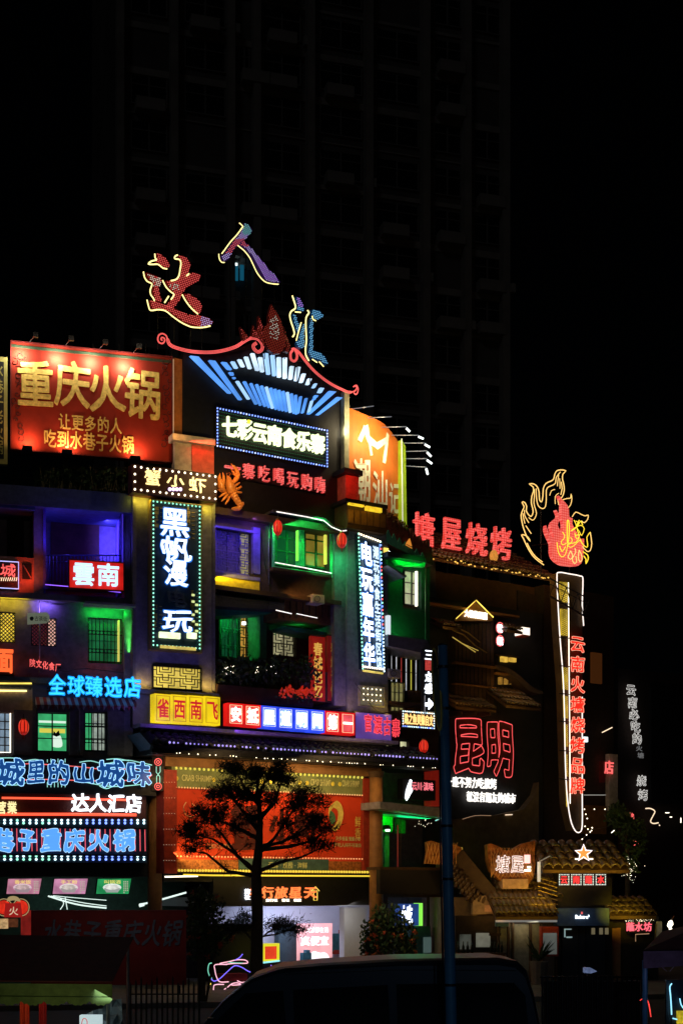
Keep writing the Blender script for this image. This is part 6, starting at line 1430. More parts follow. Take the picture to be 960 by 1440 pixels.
for y in (848, 896, 936, 975, 1014, 1055, 1095): T.tube('clamp', [(786, y), (800, y + 1.5)], 1.6, .22, black)
for i, ch in enumerate('云南火塘烧烤品牌'):
    y = 893 + i * 28.6; r = (802, y, 821, y + 22)
    T.char(ch, r, .26, .06, E('column_red', (.95, .03, .015), 1.0), bold=.05, wob=.04); T.char(ch, r, .3, 0, E('cream_outline', (1, .7, .45), .9), bold=.05, wob=.04, outline=.011, name='outline_tube')
T = Thing(FS, 'roof_truss', 'dark metal railing truss crossing the top of the tall column sign', 'railing', 800, 862, .6)
mb = MB(); P1 = [(772 + k * 8, 813 + k * 4.2) for k in range(8)]; P2 = [(772 + k * 8, 838 + k * 4.6) for k in range(8)]
T.tb(mb, P1, 2, .6); T.tb(mb, P2, 3, .6); T.tb(mb, [(a[0], a[1] + 8) for a in P1], 1.2, .6)
for k in range(7): T.tb(mb, [P1[k] if k % 2 else P2[k], P2[k + 1] if k % 2 else P1[k + 1]], 1.4, .6)
T.add('truss', mb, blackm)
T = Thing(FS, 'right_building', 'black building behind the tall column sign with a few faint lights', 'building', 840, 1399, -1, ground=True)
T.box('wall', (764, 822, 862, 1399), -10, -1.5, M('very_dark_wall', (.04, .028, .024), .9)); 
for r in ((832, 917, 846, 960),): T.box('dim_window', r, -1.5, -1.4, E('dull_orange', (.06, .018, .004), .6))
T.box('pale_strip', (856, 1060, 868, 1155), -1.4, -1.2, M('pale_stone')); T.tube('light_line', [(820, 1118), (851, 1118)], 1.2, -1.3, E('grey_light', (.5, .5, .45), .5))
T.box('side_room', (821, 1132, 852, 1172), -1.5, -1.3, M('warm_brown')); T.area(835, 1128, .0, .8, .1, 2, (1, .6, .3), (835, 1155), -1.3); T.area(862, 1070, -.6, .3, .3, .5, (1, .9, .7), (862, 1110), -1.2)
T.tube('light_line', [(846, 1030), (860, 1023)], 1.6, -1.2, E('peach_neon')); T.box('side_lamp', (821, 1036, 826, 1043), -1.3, -1.2, E('lamp_white'))
T = Thing(FS, 'small_neon_sign', 'tiny red neon character on a red plate far right of the column sign', 'neon sign', 855, 1095, -1.1)
T.box('plate', (847, 1070, 850, 1100), -1.3, -1.1, reddk); T.char('店', (849, 1069, 862, 1088), -1.1, .04, pink_e, bold=.02)
mb = MB(); T = Thing(FS, 'string_lights', 'short string of white bulbs between the column sign and the dark tree', 'string lights', 835, 1200, .1)
for x, y in ((821, 1138), (835, 1138), (850, 1138), (823, 1145), (825, 1151), (818, 1180), (824, 1174), (829, 1170), (831, 1168), (832, 1164), (826, 1166), (822, 1162)): mb.sphere(T.p(x, y, .1), .026, nu=6, nv=4)
T.add('bulbs', mb, bulb_w, kind='stuff'); T.tube('wire', [(819, 1138), (852, 1138)], .5, .1, blackm); T.tube('wire', [(818, 1180), (832, 1167), (856, 1162)], .6, .1, steel); T.tube('glowing_tube', [(859, 1171), (864, 1167)], 1.4, .1, white_w)

# far vertical sign
FF = Frame(895, 85, .5)
T = Thing(FF, 'far_building', 'barely visible black building at the far right carrying the vertical white outlined sign', 'building', 900, 1255, -.3, ground=True)
T.box('wall', (868, 940, 1010, 1330), -10, -.3, M('very_dark_wall')); T.box('wall_recess', (915, 960, 1000, 1130), -.3, -.1, black)
T.area(890, 1000, 3, 4, 4, 3, (1, .9, .8), (900, 1030), -.3)
T = Thing(FF, 'vertical_neon', 'far slanting column of white outlined characters 云南必吃的火塘烧烤', 'neon sign', 895, 1125, .1)
ow = E('outline_white', (.85, .82, .78), .9)
for i, ch in enumerate('云南必吃的火塘烧烤'):
    x = 880 + i * 2.1; y = (962, 980, 997, 1014, 1031, 1048, 1058, 1090, 1110)[i]
    if i in (5, 6): T.char(ch, (x + 3, y, x + 12, y + 8), .1, .03, E('faint_white', (.25, .25, .25), .5)); continue
    T.char(ch, (x, y, x + 13, y + 15), .1, 0, ow, bold=.03, outline=.02, name='outline_character', wob=.05)
T = Thing(FF, 'neon_squiggle', 'peach neon squiggle at the far right below the vertical outlined characters', 'neon sign', 915, 1160, .3)
T.tube('neon_tube', smooth_line([(907, 1137), (914, 1137), (920, 1141), (917, 1148), (914, 1155), (918, 1158), (925, 1157)], 4), 1.6, .3, E('peach_neon')); T.tube('neon_tube', [(926, 1160), (927, 1161)], 1.6, .3, MATS['peach_neon'])
for k, (x0, y0, x1, y1) in enumerate(((935, 1143, 940, 1143), (941, 1149, 944, 1149))): T.tube('light_dash', [(x0, y0), (x1, y1)], 1.2, .3, white_w)
T.tube('light_dash', [(956.5, 1150), (956.5, 1157)], 1.4, .3, white_w)
T = Thing(FF, 'vertical_red_neon', 'small vertical pink-red neon sign with a flower-like red mark below it at the far right', 'neon sign', 890, 1190, .4)
T.tube('neon_tube', [(885, 1143), (885, 1176), (890, 1182)], 2, .4, E('dim_orange_neon', (.9, .25, .15), .9)); T.char('串', (885, 1143, 891, 1155), .4, .02, pink_e); T.box('glow_plate', (887, 1158, 891, 1180), .3, .35, E('dull_orange')); T.char('众', (890, 1181, 899, 1190), .4, .05, pink_e, bold=.03)

# far right tree with tiny lights
T = Thing(Frame(880, 50, 0), 'lit_tree', 'dark leafy tree dotted with tiny white lights at the far right', 'tree', 878, 1399, 0, ground=True)
leaves(T, 'crown', [(T.p(x, y, 0), (rx * .025, .4, ry * .025)) for x, y, rx, ry in ((870, 1150, 20, 14), (885, 1165, 22, 16), (868, 1140, 12, 9), (890, 1185, 20, 22), (884, 1215, 16, 16))], 260, .16, leafm, seed=14)
T.add('trunk', MB().tube([Vector((0, 0, 0)), T.p(882, 1250), T.p(880, 1160)], [.14, .1, .04], 8), bark)
mb = MB(); R = random.Random(31)
for _ in range(70): mb.ball(T.p(884 + R.gauss(0, 7), 1222 + R.gauss(0, 9), .45), R.uniform(.006, .013))
T.add('tiny_lights', mb, bulb_w, kind='stuff')

# ================================================================== RIGHT LOW: little tiled houses and the dipping-sauce kiosk
FK = Frame(820, 46, .12)
T = Thing(FK, 'kiosk', 'two-storey food kiosk with amber-lit tiled roof, red characters and a dark blue fascia', 'kiosk', 820, 1399, 0, ground=True)
T.box('body', (786, 1222, 860, 1399), -3, -.1, M('kiosk_black', (.02, .018, .016), .8)); T.box('upper_panel', (784, 1246, 858, 1278), -.1, .05, M('kiosk_brown', (.028, .024, .018), .8))
tiles(T, 763, 885, 1222, .9, -.9, .85, 9, 4, tilem, r=.14)
T.box('eave_board', (763, 1224, 885, 1228), .5, .8, black)
T.area(795, 1220, 2.0, 1.2, .08, 3.2, (1, .62, .05), (795, 1212), .5, 1.1); T.area(855, 1220, 2.0, 1.2, .08, 3.2, (1, .62, .05), (855, 1212), .5, 1.1); T.area(825, 1246, 1.4, 2.6, .1, 7, (1, .6, .05), (825, 1218), .9, 1.2); T.area(825, 1190, 1.4, 2, .1, .6, (1, .8, .5), (825, 1208), -.4)  # first two lamps hang unseen in front, added for tile glints
for i, ch in enumerate('云南蘸水'):
    x = 786 + i * 17.2; mb = MB()
    T.bulbs((x, 1230, x + 13, 1244), 2.4, 1.7, .16, E('tiny_white', (.8, .9, .8), 1.1, samp=False), name='bulb_frame'); T.char(ch, (x + 1.8, 1231.5, x + 11.2, 1242.5), .12, .04, E('kiosk_red', (1, .05, .05), 1.1), bold=.04)
T.box('fascia', (783, 1277, 856, 1302), .0, .5, M('blue_slate', (.06, .10, .16), .5)); T.line('Bolen·e²', (808.5, 1286.5, 828, 1292), .52, white_e, dep=.03, name='lettering'); T.tube('red_mark', [(817.5, 1282), (817.5, 1285.5)], 1.4, .52, pink_e); T.tube('red_mark', [(816, 1284), (819, 1284)], .9, .52, pink_e)
T.box('doorway', (790, 1304, 850, 1399), -.1, .02, M('door_glass', (.02, .022, .025), .3)); 
for r in ((793, 1306, 803, 1307.5), (793, 1307.5, 794.5, 1318), (796, 1317, 804, 1319)): T.box('door_light', r, .02, .05, E('pale_teal_light', (.35, .5, .5), .6))
for x in (832, 843, 851): T.box('shelf_item', (x, 1305, x + 4, 1314), .02, .1, E('shelf_glow', (.3, .25, .14), .4))
for x in (812, 822): T.box('door_stile', (x, 1304, x + 1.5, 1399), .02, .06, blackm)
T.area(820, 1276, 1.5, 1.4, .1, 1.5, (.4, .6, 1), (820, 1290), .5)
T = Thing(FK, 'neon_star', 'glowing orange star with white outline on the kiosk roof ridge', 'neon sign', 820, 1213, .9)
P = [(820 + (12.5 if k % 2 == 0 else 5.2) * sin(k * pi / 5), 1200 - (12.5 if k % 2 == 0 else 5.2) * cos(k * pi / 5)) for k in range(10)]
T.poly('star', [(820 + (a - 820) * .8, 1200 + (b - 1200) * .8) for a, b in P], .9, .96, E('star_orange', (1, .28, .06), 1.1)); T.tube('outline_tube', P, 2.1, .96, E('star_white', (.95, .8, .85), 1.7), closed=True)
for x in (808, 828): T.tube('foot_light', [(x, 1208), (x + 5, 1208)], 2, .95, white_w)
T = Thing(FK, 'side_house', 'low shop with amber tiled eave and red sign 水坊 right of the kiosk', 'building', 890, 1399, -.5, ground=True)
T.box('body', (857, 1288, 925, 1399), -3, -.4, M('kiosk_brown')); tiles(T, 857, 922, 1287, .5, -.8, .5, 7, 3, tilem, r=.12); T.area(878, 1287, 1.6, 1.0, .08, 6, (1, .7, .04), (878, 1280), .2, 1.1)
T.box('sign_board', (885, 1294, 918, 1312), -.1, .0, black)
for ch, x in zip('蘸水坊', (880, 892, 904.5)): T.char(ch, (x, 1297, x + 11, 1309.5), .03, .04, E('kiosk_pink', (1, .14, .2), 1.2), bold=.03)
mb = MB(); R = random.Random(41)
for k in range(60): mb.ball(T.p(R.uniform(878, 918), R.uniform(1291, 1296), .05), R.uniform(.005, .012))
T.add('fairy_lights', mb, bulb_w, kind='stuff'); T.tube('door_frame_light', [(893, 1324), (893, 1314), (912, 1313)], 1.3, .0, E('dim_peach')); T.box('pale_post', (922, 1296, 930, 1330), -.3, -.1, M('pale_stone'))
T.box('dark_orange_door', (852, 1305, 872, 1399), -.4, -.3, M('brown_wood'))
T = Thing(FK, 'white_cartoon_light', 'small blurry white light figure at the far right edge above the tent', 'light', 943, 1318, .0)
T.poly('figure', smooth_line([(940, 1296), (944, 1294), (946, 1300), (943, 1304), (947, 1310), (943, 1316), (939, 1312), (941, 1306), (938, 1302), (940, 1296)], 2)[:-1], .0, .06, white_w); T.tube('red_tip', [(944, 1293), (947, 1288)], 1.2, .03, E('dull_orange'))
T.tube('hanger', [(943, 1294), (943, 1270)], .6, .03, blackm); 

FH = Frame(700, 45, .1)
T = Thing(FH, 'tiled_house', 'low house with sloping clay-tiled roofs lit amber behind the lamp post', 'building', 690, 1399, 0, ground=True)
T.box('wall', (620, 1262, 786, 1399), -5, -1.2, M('mud_wall')); 
tiles(T, 697, 784, 1288, .8, -.6, .65, 12, 3, tilem, r=.10)
tiles(T, 700, 790, 1262, -.6, -1.8, .7, 12, 4, tilem, r=.10)
T.poly('roof_slope', [(622, 1190), (648, 1192), (706, 1262), (706, 1290), (692, 1270), (660, 1240), (622, 1230)], -2.2, -.9, M('roof_brown', (.09, .065, .045), .8, ns=5))
mb = MB(); R = random.Random(19)
def tl_(a, b): mb.tube([a, a.lerp(b, .5) + Vector((0, -.03, .02)), b], [.06, .068, .06], 6)
for i in range(9):
    for j in range(6):
        x = 625 + i * 8 + j * 2; y = 1196 + i * 9.6 + j * 7 - 2
        if y < 1262 and x < 700: tl_(T.p(x, y, -.86), T.p(x - 3, y + 9, -.84))
T.add('slope_tiles', mb, tilem, smooth=True, kind='stuff')
T.poly('gable_wall', [(664, 1266), (676, 1260), (690, 1258), (700, 1266), (704, 1284), (664, 1286)], -1.1, -.8, M('pale_mud', (.32, .26, .18), .8)); T.box('lit_niche', (681, 1273, 703, 1282), -.8, -.75, M('ochre_wall'))
T.area(693, 1290, .0, .8, .1, 3, (1, .42, .1), (692, 1276), -.7); T.area(740, 1287, 2.0, 2.2, .08, 4, (1, .62, .05), (740, 1280), .5, 1.1); T.area(770, 1274, .9, 1.0, .1, 4, (1, .6, .05), (770, 1252), -.8, 1.2); T.area(640, 1180, 1.2, 1, .1, 3, (1, .6, .12), (638, 1196), -.8)
T.box('dark_front', (640, 1288, 700, 1399), -1.0, -.6, M('kiosk_brown')); T.box('eave_tube', (697, 1294, 784, 1297), -.3, -.2, E('pale_dim', (.35, .34, .3), .45)); T.box('blue_band', (697, 1297, 715, 1303), -.3, -.1, M('blue_fascia'))
T.box('back_room', (640, 1297, 786, 1399), -3, -2.8, M('pale_mud')); T.tube('yellow_pole', smooth_line([(622, 1205), (632, 1196), (650, 1193)], 3), 3, -.6, E('gold_dull', (.6, .4, .06), .6))
mb = MB()
for k in range(7): T.tb(mb, [(756, 1234 + k * 6, -.2), (783, 1242 + k * 6, -.2)], 1.2, -.2)
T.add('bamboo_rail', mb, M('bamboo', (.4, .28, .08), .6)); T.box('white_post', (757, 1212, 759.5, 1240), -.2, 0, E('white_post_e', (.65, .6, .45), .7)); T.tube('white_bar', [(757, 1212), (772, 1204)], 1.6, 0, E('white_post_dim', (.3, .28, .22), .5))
T.box('door_opening', (703, 1299, 762, 1399), -.55, -.5, M('dim_cream', (.3, .28, .22), .8)); T.area(730, 1298, -.2, 1.2, .1, 2.2, (1, .9, .65), (730, 1325), -.5)
for x in (700, 714, 720, 745, 760): T.box('door_post', (x, 1297, x + 2.5, 1399), -.5, -.3, woodd)
T.box('lit_panel', (669, 1312, 689, 1332), -.59, -.55, E('panel_grey', (.13, .13, .10), .8, ns=3)); T.box('lit_panel', (646, 1314, 662, 1335), -.59, -.55, E('panel_grey2', (.05, .055, .045), .8, ns=3))
T = Thing(FH, 'bottle_shelf', 'dim shelf with a row of dark bottles in front of the low tiled house', 'shelf', 675, 1399, .1, ground=True)
T.box('shelf_board', (640, 1340, 712, 1343), -.1, .3, woodd); T.box('shelf_leg', (642, 1343, 645, 1399), -.1, .2, woodd); T.box('shelf_leg', (706, 1343, 709, 1399), -.1, .2, woodd); T.box('shelf_back', (688, 1312, 704, 1316), .0, .1, woodd)
for k, x in enumerate((644, 651, 657, 663, 690, 695, 700, 705)):
    c = T.p(x, 1340, .1); T.add('bottle', MB().tube([c, c + Vector((0, 0, .2)), c + Vector((0, 0, .26)), c + Vector((0, 0, .36))], [.045, .045, .018, .016], 8), M('bottle_glass', (.02, .03, .02), .15, bump=0), smooth=True)
T = Thing(FH, 'menu_board', 'grey menu board in a red frame left of the kiosk door', 'sign', 775, 1399, .1, ground=True)
T.box('board', (763, 1305, 783, 1342), -.2, .0, E('board_grey', (.10, .11, .10), .8, ns=2)); T.border((761, 1303, 785, 1345), 2, -.25, .06, redp); T.box('red_header', (763, 1305, 783, 1312), .0, .02, redp); T.box('leg', (763, 1345, 765, 1399), -.2, .0, woodd); T.box('leg', (781, 1345, 783, 1399), -.2, .0, woodd)
T = Thing(FH, 'agave_plant', 'spiky dark agave plant in front of the low house, left of the menu board', 'plant', 760, 1399, .6, ground=True)
mb = MB(); R = random.Random(2); c = T.p(757, 1352, .6)
for k in range(16):
    a = R.uniform(0, 2 * pi); l = R.uniform(.4, .8); d = Vector((cos(a) * l * .7, sin(a) * l * .4, l * R.uniform(.5, 1.1))); s_ = Vector((-sin(a), cos(a), 0)) * .04
    mb._add([c - s_, c + s_, c + d * .55 + s_ * 1.1 + Vector((0, 0, .06)), c + d, c + d * .55 - s_ * 1.1 + Vector((0, 0, .06))], [(0, 1, 2, 3, 4)])
T.add('spiky_leaf', mb, leafm[0]); T.add('pot', MB().tube([Vector((c.x, c.y, 0)), c], [.22, .3], 12), paving)

# mesh sacks signs
T = Thing(FH, 'hanging_net_sign', 'amber-lit mesh sack sign with white outlined characters 塘屋 above the low tiled roofs', 'sign', 720, 1235, -.6)
P = [(685, 1188), (690, 1186), (700, 1190), (710, 1196), (722, 1194), (735, 1186), (752, 1182), (751, 1200), (752, 1215), (750, 1232), (742, 1246), (712, 1246), (700, 1236), (690, 1225), (686, 1210)]
T.poly('sack', P, -1.2, -.7, M('amber_cloth', (.34, .13, .03), .7, ns=4, na=.9))
mb = MB()
for k in range(12): T.tb(mb, [(687 + k * 5.2, 1192, -.66), (687 + k * 5.2 + (22 if k < 8 else 62 - k * 5.2 ), 1234, -.66)], .6, 0, n=4); T.tb(mb, [(690 + k * 5.2, 1192, -.64), (max(690, 690 + k * 5.2 - 22), 1234, -.64)], .6, 0, n=4)
T.add('net', mb, M('rope', (.6, .35, .12), .7), kind='stuff')
for ch, r in (('塘', (697, 1203, 716, 1227)), ('屋', (718, 1203, 736, 1227))): T.char(ch, r, -.55, 0, E('outline_white2', (1, .85, .8), 1.2), bold=.02, outline=.02, wob=.04, name='outline_character')
T.box('stamp', (737, 1202, 745, 1214), -.6, -.55, E('pink_stamp', (1, .55, .5), 1.5)); T.box('stamp', (741, 1218, 746, 1221), -.6, -.55, white_w); T.box('stamp', (737, 1222.5, 746, 1225.5), -.6, -.55, white_w)
T.box('base', (706, 1236, 742, 1250), -1.3, -.5, M('ochre_wall')); T.area(722, 1250, .6, 1.2, .1, 7, (1, .55, .12), (720, 1225), -.7); T.area(722, 1180, .6, 1.2, .1, 4, (1, .35, .1), (722, 1195), -.7)
T = Thing(FH, 'rope_net', 'amber rope-net sack on the terrace edge left of the lamp post', 'net', 612, 1218, -.5)
T.poly('sack', [(599, 1184), (606, 1182), (618, 1186), (640, 1188), (650, 1193), (640, 1205), (630, 1216), (598, 1214), (601, 1198)], -.9, -.5, M('amber_cloth'))
mb = MB()
for k in range(9): T.tb(mb, [(603 + k * 5, 1185, -.46), (597 + k * 4, 1215, -.46)], .7, 0, n=4); T.tb(mb, [(600 + k * 5, 1186, -.45), (606 + k * 4.4, 1215, -.45)], .6, 0, n=4)
T.add('net', mb, M('rope'), kind='stuff'); T.area(620, 1222, .5, 1, .1, 4, (1, .5, .12), (615, 1200), -.5)

# ================================================================== FOREGROUND
FPo = Frame(627, 19, 0)
T = Thing(FPo, 'lamp_post', 'tall blue-black metal post rising in front of the buildings', 'street post', 634, 1440, 0, ground=True)
b0 = T.p(634, 1440); d_ = (T.p(622, 908) - b0); foot = b0 - d_ * ((b0.z) / d_.z)
T.add('shaft', MB().tube([foot, b0, b0 + d_ * .5, b0 + d_], [.085, .078, .072, .062], 20), M('blue_lit_paint', (.07, .25, .46), .4, 0, ns=2, bump=.05), smooth=True)  # blue glow on the post put into its base colour
T.add('base_plate', MB().tube([foot, foot + Vector((0, 0, .06))], [.2, .2], 16), navy)
T.add('cap', MB().tube([b0 + d_, b0 + d_ * 1.004], [.066, .05], 16), navy, smooth=True)
for f in (.1, .38, .52, .83, .94):
    c = b0 + d_ * f; T.add('band', MB().tube([c, c + Vector((0, 0, .035))], [.082, .082], 18), blackm)
T.tube('conduit', [(617.5, 1035), (619, 1200), (624, 1440)], 2.4, .06, navy)
T = Thing(FPo, 'round_sign_plate', 'shiny rounded sign plate seen edge-on, clamped to the left of the lamp post', 'sign', 613, 1036, .0)
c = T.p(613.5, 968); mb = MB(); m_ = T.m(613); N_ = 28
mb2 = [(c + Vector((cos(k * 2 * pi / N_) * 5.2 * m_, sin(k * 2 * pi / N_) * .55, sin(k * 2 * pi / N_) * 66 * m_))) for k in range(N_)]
mb.prism(mb2, [v + Vector((2.6 * m_, .0, 0)) for v in mb2]); T.add('plate', mb, M('reflection_tint_face', (.35, .42, .36), .3, 0, bump=.3, ns=1.2, na=.8)); T.add('rim', MB().tube(mb2, .012, 8, True), M('amber_glint_rim', (.85, .62, .12), .35, 0, bump=0), smooth=True)  # face and rim colours stand in for coloured reflections on metal
T.tube('clamp', [(614, 940), (622, 940)], 2.5, .0, blackm); T.tube('clamp', [(614, 1000), (624, 1000)], 2.5, .0, blackm)

# van
FV = Frame(520, 19.5, 0)
T = Thing(FV, 'parked_van', 'dark high-roof van parked side-on at the bottom of the picture', 'van', 520, 1440, 0, ground=True)
vp = M('van_paint', (.026, .034, .05), .35, .3, bump=0, na=.1, ns=1)
sil = [(262, 1470), (285, 1440), (312, 1408), (352, 1375), (390, 1361), (450, 1355), (560, 1349), (700, 1347), (728, 1352), (742, 1366), (752, 1400), (760, 1440), (762, 1520), (262, 1520), (200, 1510), (205, 1485), (240, 1476)]
n = len(sil); mb = MB(); rings = []
for off, sc_ in ((0, .975), (.12, 1.0), (0, 1)):
    pass
prof = [(0.0, .0), (-.10, .012), (-.28, .022)]
def vr(y_off, inset):
    out = []
    for x, y in sil:
        p_ = T.p(x, y, 0); cx_, cz_ = T.p(500, 1440, 0).x, 1.05
        out.append(Vector((p_.x + (cx_ - p_.x) * inset * .5, y_off, p_.z - (max(0, p_.z - 1.2)) * inset * 3)))
    return out
R0 = [vr(.0, .035), vr(.05, .012), vr(.14, 0), vr(1.62, 0), vr(1.71, .012), vr(1.76, .035)]
vs = [v for r in R0 for v in r]; fs = [tuple(range(n)), tuple(range(6 * n - 1, 5 * n - 1, -1))]
for k in range(5): fs += [(k * n + i, (k + 1) * n + i, (k + 1) * n + (i + 1) % n, k * n + (i + 1) % n) for i in range(n)]
mb._add(vs, fs); T.add('body', mb, vp)
wg = M('van_glass', (.01, .01, .012), .06, bump=0)
for P in ([(318, 1422), (345, 1397), (398, 1393), (402, 1440), (300, 1440)], [(412, 1392), (545, 1385), (548, 1440), (414, 1440)], [(557, 1384), (722, 1382), (738, 1400), (742, 1440), (559, 1440)]):
    f = [T.p(x, y, .012) for x, y in P]; T.add('window', MB().prism(f, [v + Vector((0, .03, 0)) for v in f]), wg)
for y in (1362, 1370): T.tube('roof_gutter', [(400, y), (560, y - 6), (725, y - 5)], 1.0, .0, M('van_trim', (.03, .035, .045), .4, .3))
for x in (310, 690):
    for yy in (.0, 1.58):
        c = T.p(x, 1440, 0); c.z = .34; c.y = yy + .02; w_ = MB().tube([c, c + Vector((0, .2, 0))], [.34, .34], 24); o = T.add('wheel', w_, M('tyre', (.02, .02, .02), .8)); T.add('rim', MB().tube([c + Vector((0, -.01, 0)), c + Vector((0, .21, 0))], [.2, .2], 16), steel, parent=o)
T.box('door_handle', (552, 1460, 568, 1464), .0, .04, blackm); T.box('side_mirror', (292, 1432, 302, 1450), -.0, .15, blackm)
for y in (1468,): T.tube('side_moulding', [(290, 1475), (750, 1475)], 3, .01, blackm)

# lower-left: red board with brush letters, stall tent
FR = Frame(150, 33, .1)
T = Thing(FR, 'red_wall_board', 'unlit dark red board with grey-blue brush characters 水巷子重庆火锅 at the lower left', 'sign', 150, 1399, 0, ground=True)
T.box('board', (44, 1280, 262, 1386), -.1, .0, M('oxblood_board', (.17, .012, .01), .6, ns=1.5)); T.border((44, 1280, 262, 1386), 1.6, -.12, .03, reddk)
gl = M('grey_blue_letter', (.10, .13, .17), .6, bump=.05)
for i, ch in enumerate('水巷子重庆火锅'): T.char(ch, (62 + i * 28, 1294, 86 + i * 28.3, 1330), .02, .03, gl, bold=.03, wob=.05, shear=.25)
for x in (60, 250): T.box('leg', (x, 1386, x + 4, 1399), -.1, .0, blackm)
T.area(150, 1255, 2.5, 3, .3, 5, (1, .7, .65), (160, 1320), 0)
FTn = Frame(80, 25, 0)
T = Thing(FTn, 'market_tent', 'dark market tent with a scalloped olive-green valance in the lower left corner', 'tent', 60, 1440, 0, ground=True)
a = [T.p(-120, 1378, 1.2), T.p(158, 1380, 1.2), T.p(188, 1318, -1.0), T.p(-120, 1312, -1.0)]
T.add('roof_cloth', MB().prism(a, [v - Vector((0, 0, .02)) for v in a]), M('maroon_cloth', (.10, .02, .015), .8))
olive = M('olive_cloth', (.16, .2, .05), .8); vl = [(-120, 1380)]
P = [(-120, 1382), (158, 1384), (158, 1406)] + [(158 - k * 4, 1408 + 5 * abs(sin(k * pi / 8)) + (2 if k % 2 else 0)) for k in range(1, 70)]
f = [T.p(x, y, 1.2) for x, y in P]; T.add('valance', MB().prism(f, [v + Vector((0, .015, 0)) for v in f]), olive)
T.tube('seam', [(-100, 1400, 1.22), (158, 1402, 1.22)], 1.2, 1.22, M('olive_seam', (.06, .08, .02), .8))
for x in (152, -40): c = T.p(x, 1384, 1.15); T.add('pole', MB().tube([Vector((c.x, c.y, 0)), c], .03, 8), steel)
c = T.p(180, 1320, -1.0); T.add('pole', MB().tube([Vector((c.x, c.y, 0)), c], .03, 8), steel)
T.area(60, 1420, 2.6, 2, .2, 3.0, (.9, 1, .6), (70, 1395), 1.2)  # small fill lamp added in front so the valance shows
for i, (x0, x1, cc) in enumerate(((28, 42, (.5, .06, .02)), (55, 66, (.3, .02, .02)))):
    T2 = Thing(FTn, 'hanging_cloth', ('orange-red cloth hanging inside the market tent', 'dark red cloth hanging inside the market tent')[i], 'cloth', x0, 1445, 0, 'cloths hanging in the market tent')
    mb = MB(); t0, _ = FTn.hit(x0, 1410, 0); t1, _ = FTn.hit(x1, 1410, 0); z1 = T2.p(x0, 1408, 0).z; z0_ = T2.p(x0, 1520, 0).z; vs = []
    for k in range(9):
        xx = T2.L(t0 + (t1 - t0) * k / 8, .05 * sin(k * 1.6), 0); vs += [Vector((xx.x, xx.y, z1)), Vector((xx.x, xx.y + .04 * sin(k), z0_))]
    mb._add(vs, [(2 * k, 2 * k + 1, 2 * k + 3, 2 * k + 2) for k in range(8)]); T2.add('cloth', mb, M('cloth_%d' % i, cc, .8, bump=.1), smooth=True)
    T2.area(x0 + 5, 1400, .8, .3, .1, 1.0, (1, .5, .3), (x0 + 5, 1430), 0)
T = Thing(FTn, 'small_lit_sign', 'small white lit sign with a red drawing at the bottom left edge of the picture', 'sign', 127, 1470, .5)
T.box('light_box', (112, 1428, 142, 1475), .3, .5, E('sign_white_dim', (.55, .7, .72), .85)); T.tube('red_drawing', smooth_line([(115, 1440), (117, 1433), (121, 1433), (123, 1438), (121, 1445)], 4), 1, .52, E('red_letter')); T.tube('post', [(127, 1475), (127, 1520)], 3, .4, blackm)
T = Thing(FTn, 'plastic_sheet', 'crumpled translucent plastic sheet draped beside the small lit sign', 'sheet', 150, 1480, .2)
mb = MB(); R = random.Random(5); G = {}
for i in range(9):
    for j in range(9):
        x = 118 + i * 6.6 + j * .6; y = 1428 - i * 2.8 + j * 9 + R.uniform(-2, 2); 
        if i > 4: y = 1404 + j * 10 + (8 - i) * 1.5
        G[i, j] = len(mb.v); mb.v.append(tuple(T.p(x, y, .1 + R.uniform(-.12, .12))))
for i in range(8):
    for j in range(8): mb.f.append([G[i, j], G[i + 1, j], G[i + 1, j + 1], G[i, j + 1]]); mb.m.append(0)
T.add('sheet', mb, M('plastic', (.18, .22, .24), .25, bump=.2)); T.area(150, 1400, 1.2, .4, .2, .8, (.6, .85, 1), (145, 1430), .1)
T = Thing(Frame(230, 30, 0), 'iron_fence', 'row of thin dark upright fence bars at the lower left', 'fence', 230, 1440, 0, ground=True)
for k in range(14):
    c = T.p(184 + k * 7.4, 1386 - (k % 3) * 4, 0); T.add('bar', MB().tube([Vector((c.x, 0, 0)), c, c + Vector((0, 0, .08))], [.02, .02, .002], 6), blackm)
T.tube('rail', [(180, 1398), (285, 1398)], 2, 0, blackm)
T = Thing(Frame(820, 30, 0), 'dark_fence', 'low black street fence behind the tail of the van at the lower right', 'fence', 830, 1440, 0, ground=True)
for k in range(22): c = T.p(762 + k * 7, 1372, 0); T.add('bar', MB().tube([Vector((c.x, 0, 0)), c], .022, 6), blackm)
T.tube('rail', [(758, 1374), (915, 1374)], 2.5, 0, blackm); T.box('panel', (764, 1380, 900, 1440), -.06, -.03, M('very_dark_wall'))
T = Thing(Frame(827, 34, 0), 'blue_glint_cloth', 'small folded blue and white cloth with painted glint above the dark fence', 'cloth', 829, 1372, 0)
T.poly('cloth', [(821, 1361), (830, 1361), (839, 1366), (830, 1369), (821, 1368)], -.1, .1, E('blue_cloth', (.12, .16, .3), .8, ns=8))  # cloth glows by itself to paint the glint
T.tube('pole', [(825, 1368), (825, 1440)], 1.4, 0, blackm)

